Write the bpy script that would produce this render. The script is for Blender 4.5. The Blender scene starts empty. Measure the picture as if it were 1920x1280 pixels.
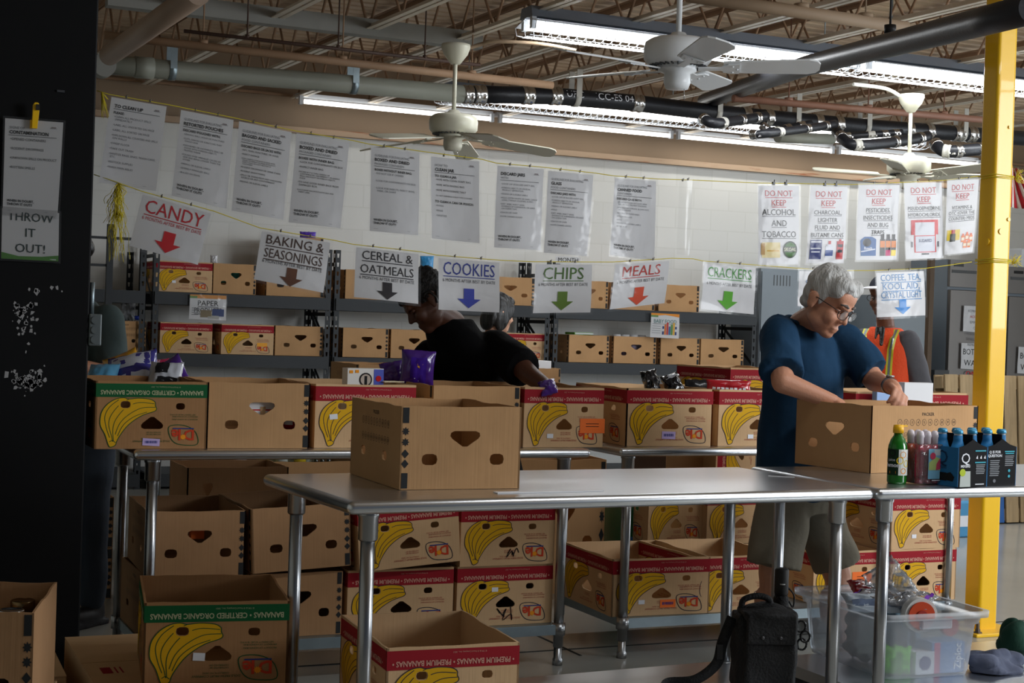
import bpy, bmesh, math, random
import numpy as np
from mathutils import Vector, Matrix, noise
from mathutils.geometry import delaunay_2d_cdt, tessellate_polygon
random.seed(4)
sc = bpy.context.scene
COL = sc.collection
PI = math.pi

# ------------------------------------------------------------------ camera
FPX, ROLL, PITCH, YAW, CAMH = 2880.0, .03302, -.0098, .4258, 1.39
_F = np.array([math.sin(YAW)*math.cos(PITCH), math.cos(YAW)*math.cos(PITCH), math.sin(PITCH)])
_R0 = np.array([math.cos(YAW), -math.sin(YAW), 0.]); _U0 = np.cross(_R0, _F)
_R = math.cos(ROLL)*_R0 + math.sin(ROLL)*_U0
_U = -math.sin(ROLL)*_R0 + math.cos(ROLL)*_U0
_O = np.array([0, 0, CAMH])
cam = bpy.data.cameras.new('camera'); cam.sensor_width = 36; cam.lens = 36*FPX/1920
cam.clip_start = .05
cam_ob = bpy.data.objects.new('camera', cam); COL.objects.link(cam_ob)
cam_ob.matrix_world = Matrix(((_R[0], _U[0], -_F[0], 0), (_R[1], _U[1], -_F[1], 0), (_R[2], _U[2], -_F[2], CAMH), (0, 0, 0, 1)))
sc.camera = cam_ob

def ray(x, y): return _F + _R*(x-960)/FPX - _U*(y-640)/FPX
def atZ(x, y, z):                       # the point of a level surface seen at this place in the photo
    d = ray(x, y); return Vector(_O + d*((z-CAMH)/d[2]))
def atY(x, y, Y):                       # the point of an upright plane parallel to the back wall
    d = ray(x, y); return Vector(_O + d*(Y/d[1]))
def atD(x, y, D): return Vector(_O + ray(x, y)*D)

# ------------------------------------------------------------------ world, lights, exposure
w = bpy.data.worlds.new('world'); sc.world = w; w.use_nodes = True
w.node_tree.nodes['Background'].inputs[0].default_value = (.55, .68, .9, 1)
w.node_tree.nodes['Background'].inputs[1].default_value = .07
vs = sc.view_settings
vs.view_transform = 'Standard'; vs.look = 'None'; vs.gamma = 1; vs.exposure = 0.14; vs.use_curve_mapping = False

def area(name, loc, target, sx, sy, power, col):
    l = bpy.data.lights.new(name, 'AREA'); l.shape = 'RECTANGLE'; l.size = sx; l.size_y = sy
    l.energy = power; l.color = col
    o = bpy.data.objects.new(name, l); COL.objects.link(o); o.location = loc
    o.rotation_euler = (Vector(target)-Vector(loc)).to_track_quat('-Z', 'Y').to_euler()
    return o
# daylight through the dock doors in the right-hand wall (outside the frame)
area('dock_daylight', (13.6, 6.2, 1.9), (5, 6.4, 1.0), 3.4, 3.2, 210, (.86, .94, 1.0))
# area light added inside the room for daylight from the right; no entrance built
dl = area('added_right_daylight', (8.2, .6, 2.5), (4.2, 6.2, 1.6), 2.6, 2.0, 125, (.92, .96, 1.0)); dl.data.spread = math.radians(125)
# the next row of ceiling fluorescents, over the near tables and above the frame
area('near_row_tubes', (5.3, 3.0, 3.2), (5.3, 3.0, 0), 4.9, .3, 62, (.95, .98, 1.0))

# ------------------------------------------------------------------ materials
def srgb(r, g, b):
    f = lambda c: ((c/255)/12.92 if c/255 <= .04045 else ((c/255+.055)/1.055)**2.4)
    return (f(r), f(g), f(b), 1)
_M = {}
def mat(name, col, rough=.6, metal=0., bump=None, var=None, emit=None, alpha=None, trans=None, spec=None, coat=None):
    """col: sRGB 0-255. bump=(scale, strength[, stretch]); var=(scale, amount[, stretch]) a mottling of the colour"""
    if name in _M: return _M[name]
    m = bpy.data.materials.new(name); m.use_nodes = True; nt = m.node_tree; b = nt.nodes['Principled BSDF']
    c = srgb(*col); b.inputs['Base Color'].default_value = c
    b.inputs['Roughness'].default_value = rough; b.inputs['Metallic'].default_value = metal
    if spec is not None: b.inputs['Specular IOR Level'].default_value = spec
    if coat: b.inputs['Coat Weight'].default_value = coat
    tc = None
    def coord(stretch):
        nonlocal tc
        tc = tc or nt.nodes.new('ShaderNodeTexCoord')
        mp = nt.nodes.new('ShaderNodeMapping'); mp.inputs['Scale'].default_value = stretch
        nt.links.new(tc.outputs['Object'], mp.inputs[0]); return mp.outputs[0]
    if var:
        n = nt.nodes.new('ShaderNodeTexNoise'); n.inputs['Scale'].default_value = var[0]; n.inputs['Detail'].default_value = 4
        nt.links.new(coord(var[2] if len(var) > 2 else (1, 1, 1)), n.inputs['Vector'])
        mx = nt.nodes.new('ShaderNodeMix'); mx.data_type = 'RGBA'
        a = var[1]
        mx.inputs[6].default_value = tuple(max(0, v*(1-a)) for v in c[:3])+(1,)
        mx.inputs[7].default_value = tuple(min(1, v*(1+a)) for v in c[:3])+(1,)
        nt.links.new(n.outputs[0], mx.inputs[0]); nt.links.new(mx.outputs[2], b.inputs['Base Color'])
    if bump:
        n = nt.nodes.new('ShaderNodeTexNoise'); n.inputs['Scale'].default_value = bump[0]; n.inputs['Detail'].default_value = 3
        nt.links.new(coord(bump[2] if len(bump) > 2 else (1, 1, 1)), n.inputs['Vector'])
        bp = nt.nodes.new('ShaderNodeBump'); bp.inputs['Strength'].default_value = bump[1]; bp.inputs['Distance'].default_value = .01
        nt.links.new(n.outputs[0], bp.inputs['Height']); nt.links.new(bp.outputs[0], b.inputs['Normal'])
    if emit:
        b.inputs['Emission Color'].default_value = (1, .98, .94, 1); b.inputs['Emission Strength'].default_value = emit
    if alpha is not None: b.inputs['Alpha'].default_value = alpha
    if trans: b.inputs['Transmission Weight'].default_value = trans; b.inputs['IOR'].default_value = 1.3
    _M[name] = m; return m
def film(name, tint, gloss=.25, rough=.12, bump=(30, .6), haze=.1):
    """thin clear plastic: mostly see-through, some milky haze, glints"""
    if name in _M: return _M[name]
    m = bpy.data.materials.new(name); m.use_nodes = True; nt = m.node_tree; nt.nodes.clear()
    o = nt.nodes.new('ShaderNodeOutputMaterial'); t = nt.nodes.new('ShaderNodeBsdfTransparent'); t.inputs[0].default_value = srgb(*tint)
    d = nt.nodes.new('ShaderNodeBsdfDiffuse'); d.inputs[0].default_value = (.8, .82, .85, 1)
    g = nt.nodes.new('ShaderNodeBsdfGlossy'); g.inputs['Roughness'].default_value = rough
    n = nt.nodes.new('ShaderNodeTexNoise'); n.inputs['Scale'].default_value = bump[0]; n.inputs['Detail'].default_value = 2
    tc = nt.nodes.new('ShaderNodeTexCoord'); nt.links.new(tc.outputs['Object'], n.inputs['Vector'])
    bp = nt.nodes.new('ShaderNodeBump'); bp.inputs['Strength'].default_value = bump[1]; bp.inputs['Distance'].default_value = .02
    nt.links.new(n.outputs[0], bp.inputs['Height']); nt.links.new(bp.outputs[0], g.inputs['Normal'])
    a = nt.nodes.new('ShaderNodeMixShader'); a.inputs[0].default_value = haze
    nt.links.new(t.outputs[0], a.inputs[1]); nt.links.new(d.outputs[0], a.inputs[2])
    b = nt.nodes.new('ShaderNodeMixShader')
    fr = nt.nodes.new('ShaderNodeFresnel'); fr.inputs[0].default_value = 1.45; nt.links.new(bp.outputs[0], fr.inputs['Normal'])
    mu = nt.nodes.new('ShaderNodeMath'); mu.operation = 'MULTIPLY'; mu.inputs[1].default_value = gloss*4; mu.use_clamp = True
    nt.links.new(fr.outputs[0], mu.inputs[0]); nt.links.new(mu.outputs[0], b.inputs[0])
    nt.links.new(a.outputs[0], b.inputs[1]); nt.links.new(g.outputs[0], b.inputs[2]); nt.links.new(b.outputs[0], o.inputs[0])
    _M[name] = m; return m
def ink(name, col, rough=.7): return mat(name, col, rough, spec=.2)

def cardboard(name, col):
    m = mat(name, col, .85, var=(7, .13), spec=.15)
    nt = m.node_tree; b = nt.nodes['Principled BSDF']
    tc = nt.nodes.new('ShaderNodeTexCoord'); wv = nt.nodes.new('ShaderNodeTexNoise'); mp = nt.nodes.new('ShaderNodeMapping')
    mp.inputs['Scale'].default_value = (160, 160, 3); wv.inputs['Scale'].default_value = 1.; wv.inputs['Detail'].default_value = 2
    nt.links.new(tc.outputs['Object'], mp.inputs[0]); nt.links.new(mp.outputs[0], wv.inputs['Vector'])
    n2 = nt.nodes.new('ShaderNodeTexNoise'); n2.inputs['Scale'].default_value = 9; nt.links.new(tc.outputs['Object'], n2.inputs['Vector'])
    ad = nt.nodes.new('ShaderNodeMath'); ad.operation = 'MULTIPLY_ADD'; ad.inputs[1].default_value = 5
    nt.links.new(n2.outputs[0], ad.inputs[0]); nt.links.new(wv.outputs[0], ad.inputs[2])
    bp = nt.nodes.new('ShaderNodeBump'); bp.inputs['Strength'].default_value = .16; bp.inputs['Distance'].default_value = .004
    nt.links.new(ad.outputs[0], bp.inputs['Height']); nt.links.new(bp.outputs[0], b.inputs['Normal'])
    return m
KRAFT = cardboard('kraft_cardboard', (186, 146, 104))
KRAFT2 = cardboard('pale_kraft_cardboard', (205, 170, 130))
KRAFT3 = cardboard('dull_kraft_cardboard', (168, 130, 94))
STEEL = mat('brushed_stainless', (218, 222, 227), .28, 1., bump=(60, .03, (1, 12, 12)), var=(3, .08))
STEELR = mat('tube_steel', (165, 167, 170), .3, 1., var=(6, .15))
GALV = mat('galvanised_steel', (150, 165, 172), .42, .85, var=(14, .16))
DARKSTEEL = mat('charcoal_shelf_paint', (36, 41, 46), .6, .0, var=(5, .1))
BLACKPAINT = mat('black_paint', (15, 16, 18), .6, var=(3, .3), bump=(3, .15), spec=.15)
TAN = mat('tan_paint', (150, 128, 104), .7, var=(2, .12))
DARKTAN = mat('weathered_tan_paint', (158, 126, 98), .65, var=(4, .25))
CHORD = mat('joist_chord_paint', (222, 212, 196), .45, var=(3, .18))
WHITEP = mat('white_enamel', (222, 222, 214), .35, var=(4, .06))
WHITEMETAL = mat('fixture_white', (215, 220, 226), .35, .1)
GREYP = mat('grey_pvc', (150, 152, 140), .5, var=(5, .1))
BLACKPIPE = mat('black_iron_pipe', (28, 30, 36), .42, .2, bump=(60, .12), var=(12, .3))
CLAMP = mat('bright_clamp_steel', (205, 205, 205), .22, 1., var=(20, .2))
YELLOW = mat('safety_yellow', (240, 190, 4), .38, coat=.3, var=(3, .06), bump=(14, .04))
TWINE = mat('yellow_twine', (214, 196, 40), .7)
PAPER = mat('white_paper', (232, 233, 236), .8, var=(6, .04))
def _thin(m):                        # sheets let some of the light behind them through
    nt = m.node_tree; b = nt.nodes['Principled BSDF']; o = nt.nodes['Material Output']
    t = nt.nodes.new('ShaderNodeBsdfTranslucent'); t.inputs[0].default_value = srgb(236, 236, 238); x = nt.nodes.new('ShaderNodeMixShader'); x.inputs[0].default_value = .22
    nt.links.new(b.outputs[0], x.inputs[1]); nt.links.new(t.outputs[0], x.inputs[2]); nt.links.new(x.outputs[0], o.inputs[0])
SHEETP = mat('white_sheet_paper', (236, 237, 240), .8); _thin(SHEETP)
SLEEVE = film('clear_sleeve', (252, 252, 252), .12, .16, (9, .5), .03)
TUBE = mat('lit_fluorescent_tube', (255, 255, 255), .5, emit=4.5)
TUBEW = mat('lit_bare_strip_tube', (255, 250, 240), .5, emit=2.8)
BLK = ink('black_ink', (22, 22, 24)); RED = ink('red_ink', (190, 24, 32)); GRY = ink('grey_ink', (112, 114, 120))
BANDRED = ink('carton_red_ink', (150, 26, 38)); BANDGRN = ink('carton_green_ink', (18, 88, 48))
BANANA = ink('banana_yellow_ink', (216, 166, 22)); OUTL = ink('carton_navy_ink', (34, 44, 60)); LOGORED = ink('logo_red_ink', (196, 62, 34))
SUNOR = ink('logo_orange_ink', (236, 150, 30)); NAVY = ink('logo_navy_ink', (44, 58, 130)); OUTG = ink('carton_dark_green_ink', (20, 80, 44))
CHAR = ink('carton_charcoal_ink', (44, 46, 48)); ORANGE = mat('orange_label', (245, 112, 22), .6); LILAC = mat('lilac_label', (190, 170, 222), .6)
STICK = mat('white_sticker', (225, 228, 235), .5)
SKIN = mat('fair_skin', (196, 140, 112), .5, var=(14, .1), bump=(160, .12))
SKIND = mat('brown_skin', (112, 68, 46), .5, var=(14, .1))

# ------------------------------------------------------------------ mesh helpers
class MB:
    def __init__(s): s.v = []; s.f = []; s.m = []; s.sm = []
    def add(s, vs, fs, mi=0, smooth=False):
        k = len(s.v); s.v += [tuple(q) for q in vs]
        for f in fs: s.f.append(tuple(i+k for i in f)); s.m.append(mi); s.sm.append(smooth)
        return s
    def box(s, c, d, mi=0, rz=0, M=None):
        x, y, z = d[0]/2, d[1]/2, d[2]/2
        vs = [Vector((a*x, b*y, e*z)) for e in (-1, 1) for b in (-1, 1) for a in (-1, 1)]
        if rz: vs = [Matrix.Rotation(rz, 3, 'Z') @ q for q in vs]
        if M is not None: vs = [M @ q for q in vs]
        vs = [q+Vector(c) for q in vs]
        return s.add(vs, [(0, 2, 3, 1), (4, 5, 7, 6), (0, 1, 5, 4), (2, 6, 7, 3), (0, 4, 6, 2), (1, 3, 7, 5)], mi)
    def bar(s, p, q, wd, hd, mi=0, up=(0, 0, 1)):
        p = Vector(p); q = Vector(q); d = (q-p).normalized(); u = Vector(up)
        a = d.cross(u); a = a.normalized() if a.length > 1e-6 else Vector((1, 0, 0)); b = a.cross(d)
        vs = [e+a*i*wd/2+b*j*hd/2 for e in (p, q) for i, j in ((-1, -1), (1, -1), (1, 1), (-1, 1))]
        return s.add(vs, [(0, 1, 2, 3), (7, 6, 5, 4), (0, 4, 5, 1), (1, 5, 6, 2), (2, 6, 7, 3), (3, 7, 4, 0)], mi)
    def tube(s, pts, r, n=12, mi=0, caps=True):
        pts = [Vector(q) for q in pts]; rs = r if isinstance(r, (list, tuple)) else [r]*len(pts)
        rings = []; a = None
        for i, q in enumerate(pts):
            d = (pts[min(i+1, len(pts)-1)]-pts[max(i-1, 0)]).normalized()
            if a is None: a = d.orthogonal().normalized()
            a = (a-d*a.dot(d)).normalized(); b = d.cross(a)
            rings.append([q+(a*math.cos(t*2*PI/n)+b*math.sin(t*2*PI/n))*rs[i] for t in range(n)])
        vs = [q for rg in rings for q in rg]; fs = []
        for i in range(len(pts)-1):
            for t in range(n):
                u = (t+1) % n; fs.append((i*n+t, i*n+u, (i+1)*n+u, (i+1)*n+t))
        s.add(vs, fs, mi, True)
        if caps:
            s.add(rings[0][::-1], [tuple(range(n))], mi); s.add(rings[-1], [tuple(range(n))], mi)
        return s
    def lathe(s, prof, c=(0, 0, 0), n=24, mi=0, sharp=False):
        c = Vector(c); vs = [c+Vector((r*math.cos(t*2*PI/n), r*math.sin(t*2*PI/n), z)) for r, z in prof for t in range(n)]
        fs = [(i*n+t, i*n+(t+1) % n, (i+1)*n+(t+1) % n, (i+1)*n+t) for i in range(len(prof)-1) for t in range(n)]
        return s.add(vs, fs, mi, not sharp)
    def ell(s, c, r, M=None, n=16, m=10, mi=0):
        c = Vector(c); vs = []; fs = []
        for i in range(m+1):
            p = PI*i/m
            for t in range(n):
                q = Vector((r[0]*math.sin(p)*math.cos(2*PI*t/n), r[1]*math.sin(p)*math.sin(2*PI*t/n), r[2]*math.cos(p)))
                vs.append(c+(M @ q if M is not None else q))
        for i in range(m):
            for t in range(n): fs.append((i*n+t, (i+1)*n+t, (i+1)*n+(t+1) % n, i*n+(t+1) % n))
        return s.add(vs, fs, mi, True)
    def prism(s, poly, mapf, th, mi=0):
        """poly: 2-D outline; mapf(u,v,d) -> 3-D; extruded to depth th"""
        n = len(poly); tri = tessellate_polygon([[Vector((a, b, 0)) for a, b in poly]])
        s.add([mapf(a, b, 0) for a, b in poly], [tuple(t) for t in tri], mi); s.add([mapf(a, b, th) for a, b in poly], [tuple(t[::-1]) for t in tri], mi)
        s.add([mapf(a, b, d) for d in (0, th) for a, b in poly], [(i, (i+1) % n, n+(i+1) % n, n+i) for i in range(n)], mi)
        return s
    def build(s, name, mats, parent=None, loc=None, bevel=0, fixn=True, seg=2):
        me = bpy.data.meshes.new(name); me.from_pydata([tuple(q) for q in s.v], [], s.f)
        for m in (mats if isinstance(mats, (list, tuple)) else [mats]): me.materials.append(m)
        me.polygons.foreach_set('material_index', s.m); me.polygons.foreach_set('use_smooth', s.sm)
        if fixn:
            bm = bmesh.new(); bm.from_mesh(me); bmesh.ops.remove_doubles(bm, verts=bm.verts, dist=1e-6)
            bmesh.ops.recalc_face_normals(bm, faces=bm.faces); bm.to_mesh(me); bm.free()
        me.update()
        o = bpy.data.objects.new(name, me); COL.objects.link(o)
        if loc is not None: o.location = loc
        if parent is not None: o.parent = parent
        if bevel:
            b = o.modifiers.new('bevel', 'BEVEL'); b.width = bevel; b.segments = seg; b.limit_method = 'ANGLE'
        return o
def thing(name, label, cat, loc=(0, 0, 0), rz=0, group=None):
    o = bpy.data.objects.new(name, None); COL.objects.link(o); o.location = loc; o.rotation_euler = (0, 0, rz); o.empty_display_size = .1
    tag(o, label, cat, group); return o
def tag(o, label, cat, group=None):
    o['label'] = label; o['category'] = cat
    if group: o['group'] = group
    return o
def struct(o, label=None):
    o['kind'] = 'structure'
    if label: o['label'] = label
    return o
def dup(root, loc=None, rz=None, label=None, group=None, scale=None):
    r = root.copy(); COL.objects.link(r)
    if loc is not None: r.location = loc
    if rz is not None: r.rotation_euler = (0, 0, rz)
    if label: r['label'] = label
    if group: r['group'] = group
    if scale: r.scale = scale
    def kids(a, b):
        for ch in list(a.children):
            c = ch.copy(); COL.objects.link(c); c.parent = b; kids(ch, c)
    kids(root, r)
    return r

_TX = {}
def text2d(t, bold=False):
    """flat outlines of a line of text: (verts, faces, width), cap height about 1"""
    k = (t, bold)
    if k in _TX: return _TX[k]
    cu = bpy.data.curves.new('t', 'FONT'); cu.body = t; cu.size = 1.38; cu.resolution_u = 2; cu.dimensions = '2D'; cu.fill_mode = 'BOTH'
    if bold: cu.offset = .035
    ob = bpy.data.objects.new('t', cu); COL.objects.link(ob)
    me = bpy.data.meshes.new_from_object(ob.evaluated_get(bpy.context.evaluated_depsgraph_get()))
    v = [(q.co.x, q.co.y) for q in me.vertices]; f = [tuple(p.vertices) for p in me.polygons]
    COL.objects.unlink(ob); bpy.data.objects.remove(ob); bpy.data.curves.remove(cu); bpy.data.meshes.remove(me)
    x0 = min([a for a, b in v], default=0); x1 = max([a for a, b in v], default=0)
    v = [(a-x0, b) for a, b in v]
    _TX[k] = (v, f, x1-x0); return _TX[k]
class Art:
    """flat printed artwork in sheet units, grouped by ink; placed on a surface by mapf(u, v)"""
    def __init__(s): s.b = {}
    def _mb(s, m): return s.b.setdefault(m.name, (m, MB()))[1]
    def text(s, t, x, y, h, m=BLK, al='l', bold=False, maxw=None, under=False, flip=False, slant=0):
        v, f, wd = text2d(t, bold); sx = h
        if maxw and wd*h > maxw: sx = maxw/wd
        W = wd*sx; x0 = x-(0 if al == 'l' else W/2 if al == 'c' else W)
        if flip: vs = [(x0+W-a*sx, y+h-b*h, 0) for a, b in v]
        else: vs = [(x0+a*sx+b*h*slant, y+b*h, 0) for a, b in v]
        s._mb(m).add(vs, f)
        if under: s.rect(x0-.1*h, y-.3*h, x0+W+.1*h, y-.2*h, m)
        return W
    def rect(s, x0, y0, x1, y1, m):
        n = 10 if x1-x0 > .2 else 1; k = 5 if y1-y0 > .2 else 1         # big patches follow the bow of the sheet
        s._mb(m).add([(x0+(x1-x0)*i/n, y0+(y1-y0)*j/k, 0) for j in range(k+1) for i in range(n+1)], [(j*(n+1)+i, j*(n+1)+i+1, (j+1)*(n+1)+i+1, (j+1)*(n+1)+i) for j in range(k) for i in range(n)])
    def poly(s, pts, m, z=0): s._mb(m).add([(a, b, z) for a, b in pts], [tuple(t) for t in tessellate_polygon([[Vector((a, b, 0)) for a, b in pts]])])
    def stroke(s, pts, wd, m, closed=False, z=0):
        pts = [Vector(q) for q in pts]; n = len(pts); vs = []
        for i in range(n):
            a = pts[(i-1) % n] if closed else pts[max(i-1, 0)]; b = pts[(i+1) % n] if closed else pts[min(i+1, n-1)]
            d = (b-a).normalized(); q = Vector((-d.y, d.x)); k = wd/2
            vs += [(pts[i].x+q.x*k, pts[i].y+q.y*k, z), (pts[i].x-q.x*k, pts[i].y-q.y*k, z)]
        s._mb(m).add(vs, [(2*i, 2*((i+1) % n), 2*((i+1) % n)+1, 2*i+1) for i in range(n if closed else n-1)])
    def disc(s, x, y, r, m, n=16, ry=None, z=0): s.poly([(x+r*math.cos(2*PI*i/n), y+(ry or r)*math.sin(2*PI*i/n)) for i in range(n)], m, z)
    def place(s, mapf, parent, names, lift=.0008, default='print'):
        """mapf(u, v, lift) -> point; one mesh per ink; names: ink name -> part name"""
        k = 0
        for key, (m, mb) in s.b.items():
            k += 1
            nb = MB(); nb.f = mb.f; nb.m = mb.m; nb.sm = mb.sm
            nb.v = [tuple(mapf(a, b, lift*(1+.25*k)+c)) for a, b, c in mb.v]
            nb.build(names.get(key, default), m, parent, fixn=False)
def smooth_curve(pts, n=6, closed=False):
    pts = [Vector(q) for q in pts]; N = len(pts); out = []
    for i in range(N if closed else N-1):
        g = (lambda j: pts[j % N]) if closed else (lambda j: pts[min(max(j, 0), N-1)])
        a, b, c, d = g(i-1), g(i), g(i+1), g(i+2)
        for t in range(n):
            t /= n; out.append(.5*((2*b)+(c-a)*t+(2*a-5*b+4*c-d)*t*t+(3*b-a-3*c+d)*t*t*t))
    if not closed: out.append(pts[-1])
    return [tuple(q) for q in out]
def blob(mb_list, name, m, parent, vox=.008, smooth=6, noise_amp=0, noise_scale=8, stretch=(1, 1, 1), sub=False):
    """one continuous skin over closed shapes"""
    mb = MB()
    for q in mb_list: mb.add(q.v, q.f)
    me = bpy.data.meshes.new(name); me.from_pydata(mb.v, [], mb.f); me.update()
    o = bpy.data.objects.new(name, me); COL.objects.link(o)
    r = o.modifiers.new('r', 'REMESH'); r.mode = 'VOXEL'; r.voxel_size = vox; r.use_smooth_shade = True
    if smooth:
        q = o.modifiers.new('s', 'SMOOTH'); q.factor = .5; q.iterations = smooth
    dg = bpy.context.evaluated_depsgraph_get(); dg.update()
    me2 = bpy.data.meshes.new_from_object(o.evaluated_get(dg)); me2.name = name
    bpy.data.objects.remove(o); bpy.data.meshes.remove(me)
    if noise_amp:
        for q, nn in zip(me2.vertices, [Vector(z.vector) for z in me2.vertex_normals]):
            c = Vector((q.co.x*stretch[0], q.co.y*stretch[1], q.co.z*stretch[2]))*noise_scale
            q.co += nn*noise_amp*noise.noise(c)
    me2.materials.clear(); me2.materials.append(m)
    me2.polygons.foreach_set('use_smooth', [True]*len(me2.polygons))
    ob = bpy.data.objects.new(name, me2); COL.objects.link(ob); ob.parent = parent
    return ob
def capsule(p, r0, q, r1, n=14):
    p = Vector(p); q = Vector(q); d = q-p; L = d.length or 1e-6
    mb = MB(); pts = []; rs = []
    for i in range(5): t = i/4*PI/2; pts.append(p-d/L*r0*math.cos(t)); rs.append(max(r0*math.sin(t), 1e-4))
    for i in range(5): t = i/4*PI/2; pts.append(q+d/L*r1*math.sin(t)); rs.append(max(r1*math.cos(t), 1e-4))
    mb.tube(pts, rs, n); return mb
def loft(rings, n=20):
    """rings: (centre, half-axis a, half-axis b) vectors; closed at both ends"""
    mb = MB(); vs = []
    for c, a, b in rings:
        c, a, b = Vector(c), Vector(a), Vector(b); vs += [c+a*math.cos(2*PI*t/n)+b*math.sin(2*PI*t/n) for t in range(n)]
    fs = [(i*n+t, i*n+(t+1) % n, (i+1)*n+(t+1) % n, (i+1)*n+t) for i in range(len(rings)-1) for t in range(n)]
    fs += [tuple(range(n))[::-1], tuple((len(rings)-1)*n+t for t in range(n))]
    return mb.add(vs, fs)
# ------------------------------------------------------------------ the room
WALLY = 13.0
def concrete():
    m = mat('polished_concrete', (164, 164, 158), .17, var=(1.3, .22), bump=(3, .03)); return m
FLOOR = concrete()
struct(MB().box((6, 4.5, -.05), (20, 17.2, .1)).build('floor', FLOOR))
jt = ink('dark_floor_joint', (52, 52, 50))
struct(MB().box((6, 5.93, .001), (19, .012, .002)).build('trim_1', jt))
struct(MB().box((3.0, 9.3, .001), (.012, 7, .002)).build('trim_2', jt))
def blockwall():
    m = mat('painted_block', (220, 220, 216), .6); nt = m.node_tree; b = nt.nodes['Principled BSDF']
    tc = nt.nodes.new('ShaderNodeTexCoord'); mp = nt.nodes.new('ShaderNodeMapping'); mp.inputs['Rotation'].default_value = (PI/2, 0, 0)
    br = nt.nodes.new('ShaderNodeTexBrick'); br.inputs['Scale'].default_value = 1; br.inputs['Brick Width'].default_value = .4; br.inputs['Row Height'].default_value = .2
    br.inputs['Mortar Size'].default_value = .006; br.inputs['Color1'].default_value = srgb(222, 222, 218); br.inputs['Color2'].default_value = srgb(217, 217, 213); br.inputs['Mortar'].default_value = srgb(213, 213, 208)
    nt.links.new(tc.outputs['Object'], mp.inputs[0]); nt.links.new(mp.outputs[0], br.inputs['Vector']); nt.links.new(br.outputs['Color'], b.inputs['Base Color'])
    bp = nt.nodes.new('ShaderNodeBump'); bp.inputs['Strength'].default_value = .2; bp.inputs['Distance'].default_value = .004; bp.invert = True
    nt.links.new(br.outputs['Fac'], bp.inputs['Height']); nt.links.new(bp.outputs[0], b.inputs['Normal']); return m
struct(MB().box((6, WALLY+.1, 1.51), (20, .2, 3.02)).build('wall_back', blockwall()))
struct(MB().box((6, WALLY+.12, 3.40), (20, .16, .76)).build('wall_back_upper', TAN))
def rusty():
    m = mat('rusty_ledge_paint', (178, 142, 112), .65); nt = m.node_tree; b = nt.nodes['Principled BSDF']
    tc = nt.nodes.new('ShaderNodeTexCoord'); mp = nt.nodes.new('ShaderNodeMapping'); mp.inputs['Scale'].default_value = (1.2, 3, 14)
    n = nt.nodes.new('ShaderNodeTexNoise'); n.inputs['Scale'].default_value = 1.6; n.inputs['Detail'].default_value = 6
    r = nt.nodes.new('ShaderNodeValToRGB'); r.color_ramp.elements[0].position = .56; r.color_ramp.elements[1].position = .7
    r.color_ramp.elements[0].color = srgb(176, 150, 124); r.color_ramp.elements[1].color = srgb(142, 74, 30)
    nt.links.new(tc.outputs['Object'], mp.inputs[0]); nt.links.new(mp.outputs[0], n.inputs['Vector']); nt.links.new(n.outputs[0], r.inputs[0]); nt.links.new(r.outputs[0], b.inputs['Base Color']); return m
struct(MB().box((6, WALLY-.03, 3.03), (20, .09, .05)).build('trim_3', rusty()))
struct(MB().box((6, WALLY-.012, 3.33), (20, .03, .02)).build('trim_4', DARKTAN))
WHITEWALL = mat('painted_side_wall', (214, 214, 204), .65)
struct(MB().box((-2.1, 4.5, 1.9), (.2, 17.2, 3.8)).build('wall_left', WHITEWALL))
# right wall with the dock opening
rw = MB()
for y0, y1, z0, z1 in ((-4.1, 4.3, 0, 3.8), (8.1, 13.1, 0, 3.8), (4.3, 8.1, 3.5, 3.8)): rw.box((14.1, (y0+y1)/2, (z0+z1)/2), (.2, y1-y0, z1-z0))
struct(rw.build('wall_right', WHITEWALL))
# fluted steel deck
DECKZ = 3.74
dk = MB(); prof = []
y = -4.
while y < 13.2:
    prof += [(y, 0), (y+.09, 0), (y+.105, .038), (y+.135, .038)]; y += .15
vs = [(x, a, DECKZ+b) for a, b in prof for x in (-2.2, 14.2)]
dk.add(vs, [(2*i, 2*i+1, 2*i+3, 2*i+2) for i in range(len(prof)-1)])
struct(dk.build('ceiling', mat('tan_deck_paint', (208, 184, 156), .6, var=(1.5, .12))))

# ------------------------------------------------------------------ bar joists
ORD = 'first second third fourth fifth sixth seventh eighth ninth tenth eleventh twelfth thirteenth fourteenth fifteenth'.split()
def joist(x10, k):
    zb = 3.30; sl = -.05
    P = lambda yy, z, dx=0: Vector((x10+sl*(yy-10)+dx, yy, z))
    t = thing('roof_joist', f'tan open-web steel roof joist under the metal deck, {ORD[k]} from the left', 'joist', P(0, zb), 0, 'open-web joists under the roof deck')
    o = P(0, zb)
    bc = MB(); tc_ = MB(); wb = MB()
    for dx in (-.026, .026):
        for zz, mb, s in ((zb, bc, 1), (DECKZ-.045, tc_, -1)):
            mb.bar(P(2.5, zz, dx)-o, P(12.95, zz, dx)-o, .036, .006); mb.bar(P(2.5, zz+.016*s, dx*.4)-o, P(12.95, zz+.016*s, dx*.4)-o, .005, .034)
    yy = 2.6; up = True
    while yy < 12.6:
        a, b = (zb, DECKZ-.045) if up else (DECKZ-.045, zb)
        wb.tube([P(yy, a)-o, P(yy+.27, b)-o], .0095, 6); yy += .27; up = not up
    bc.build('bottom_chord', CHORD, t); tc_.build('top_chord', DARKTAN, t); wb.build('web', DARKTAN, t)
for k in range(14): joist(1.33+.636*k, k)
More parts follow.
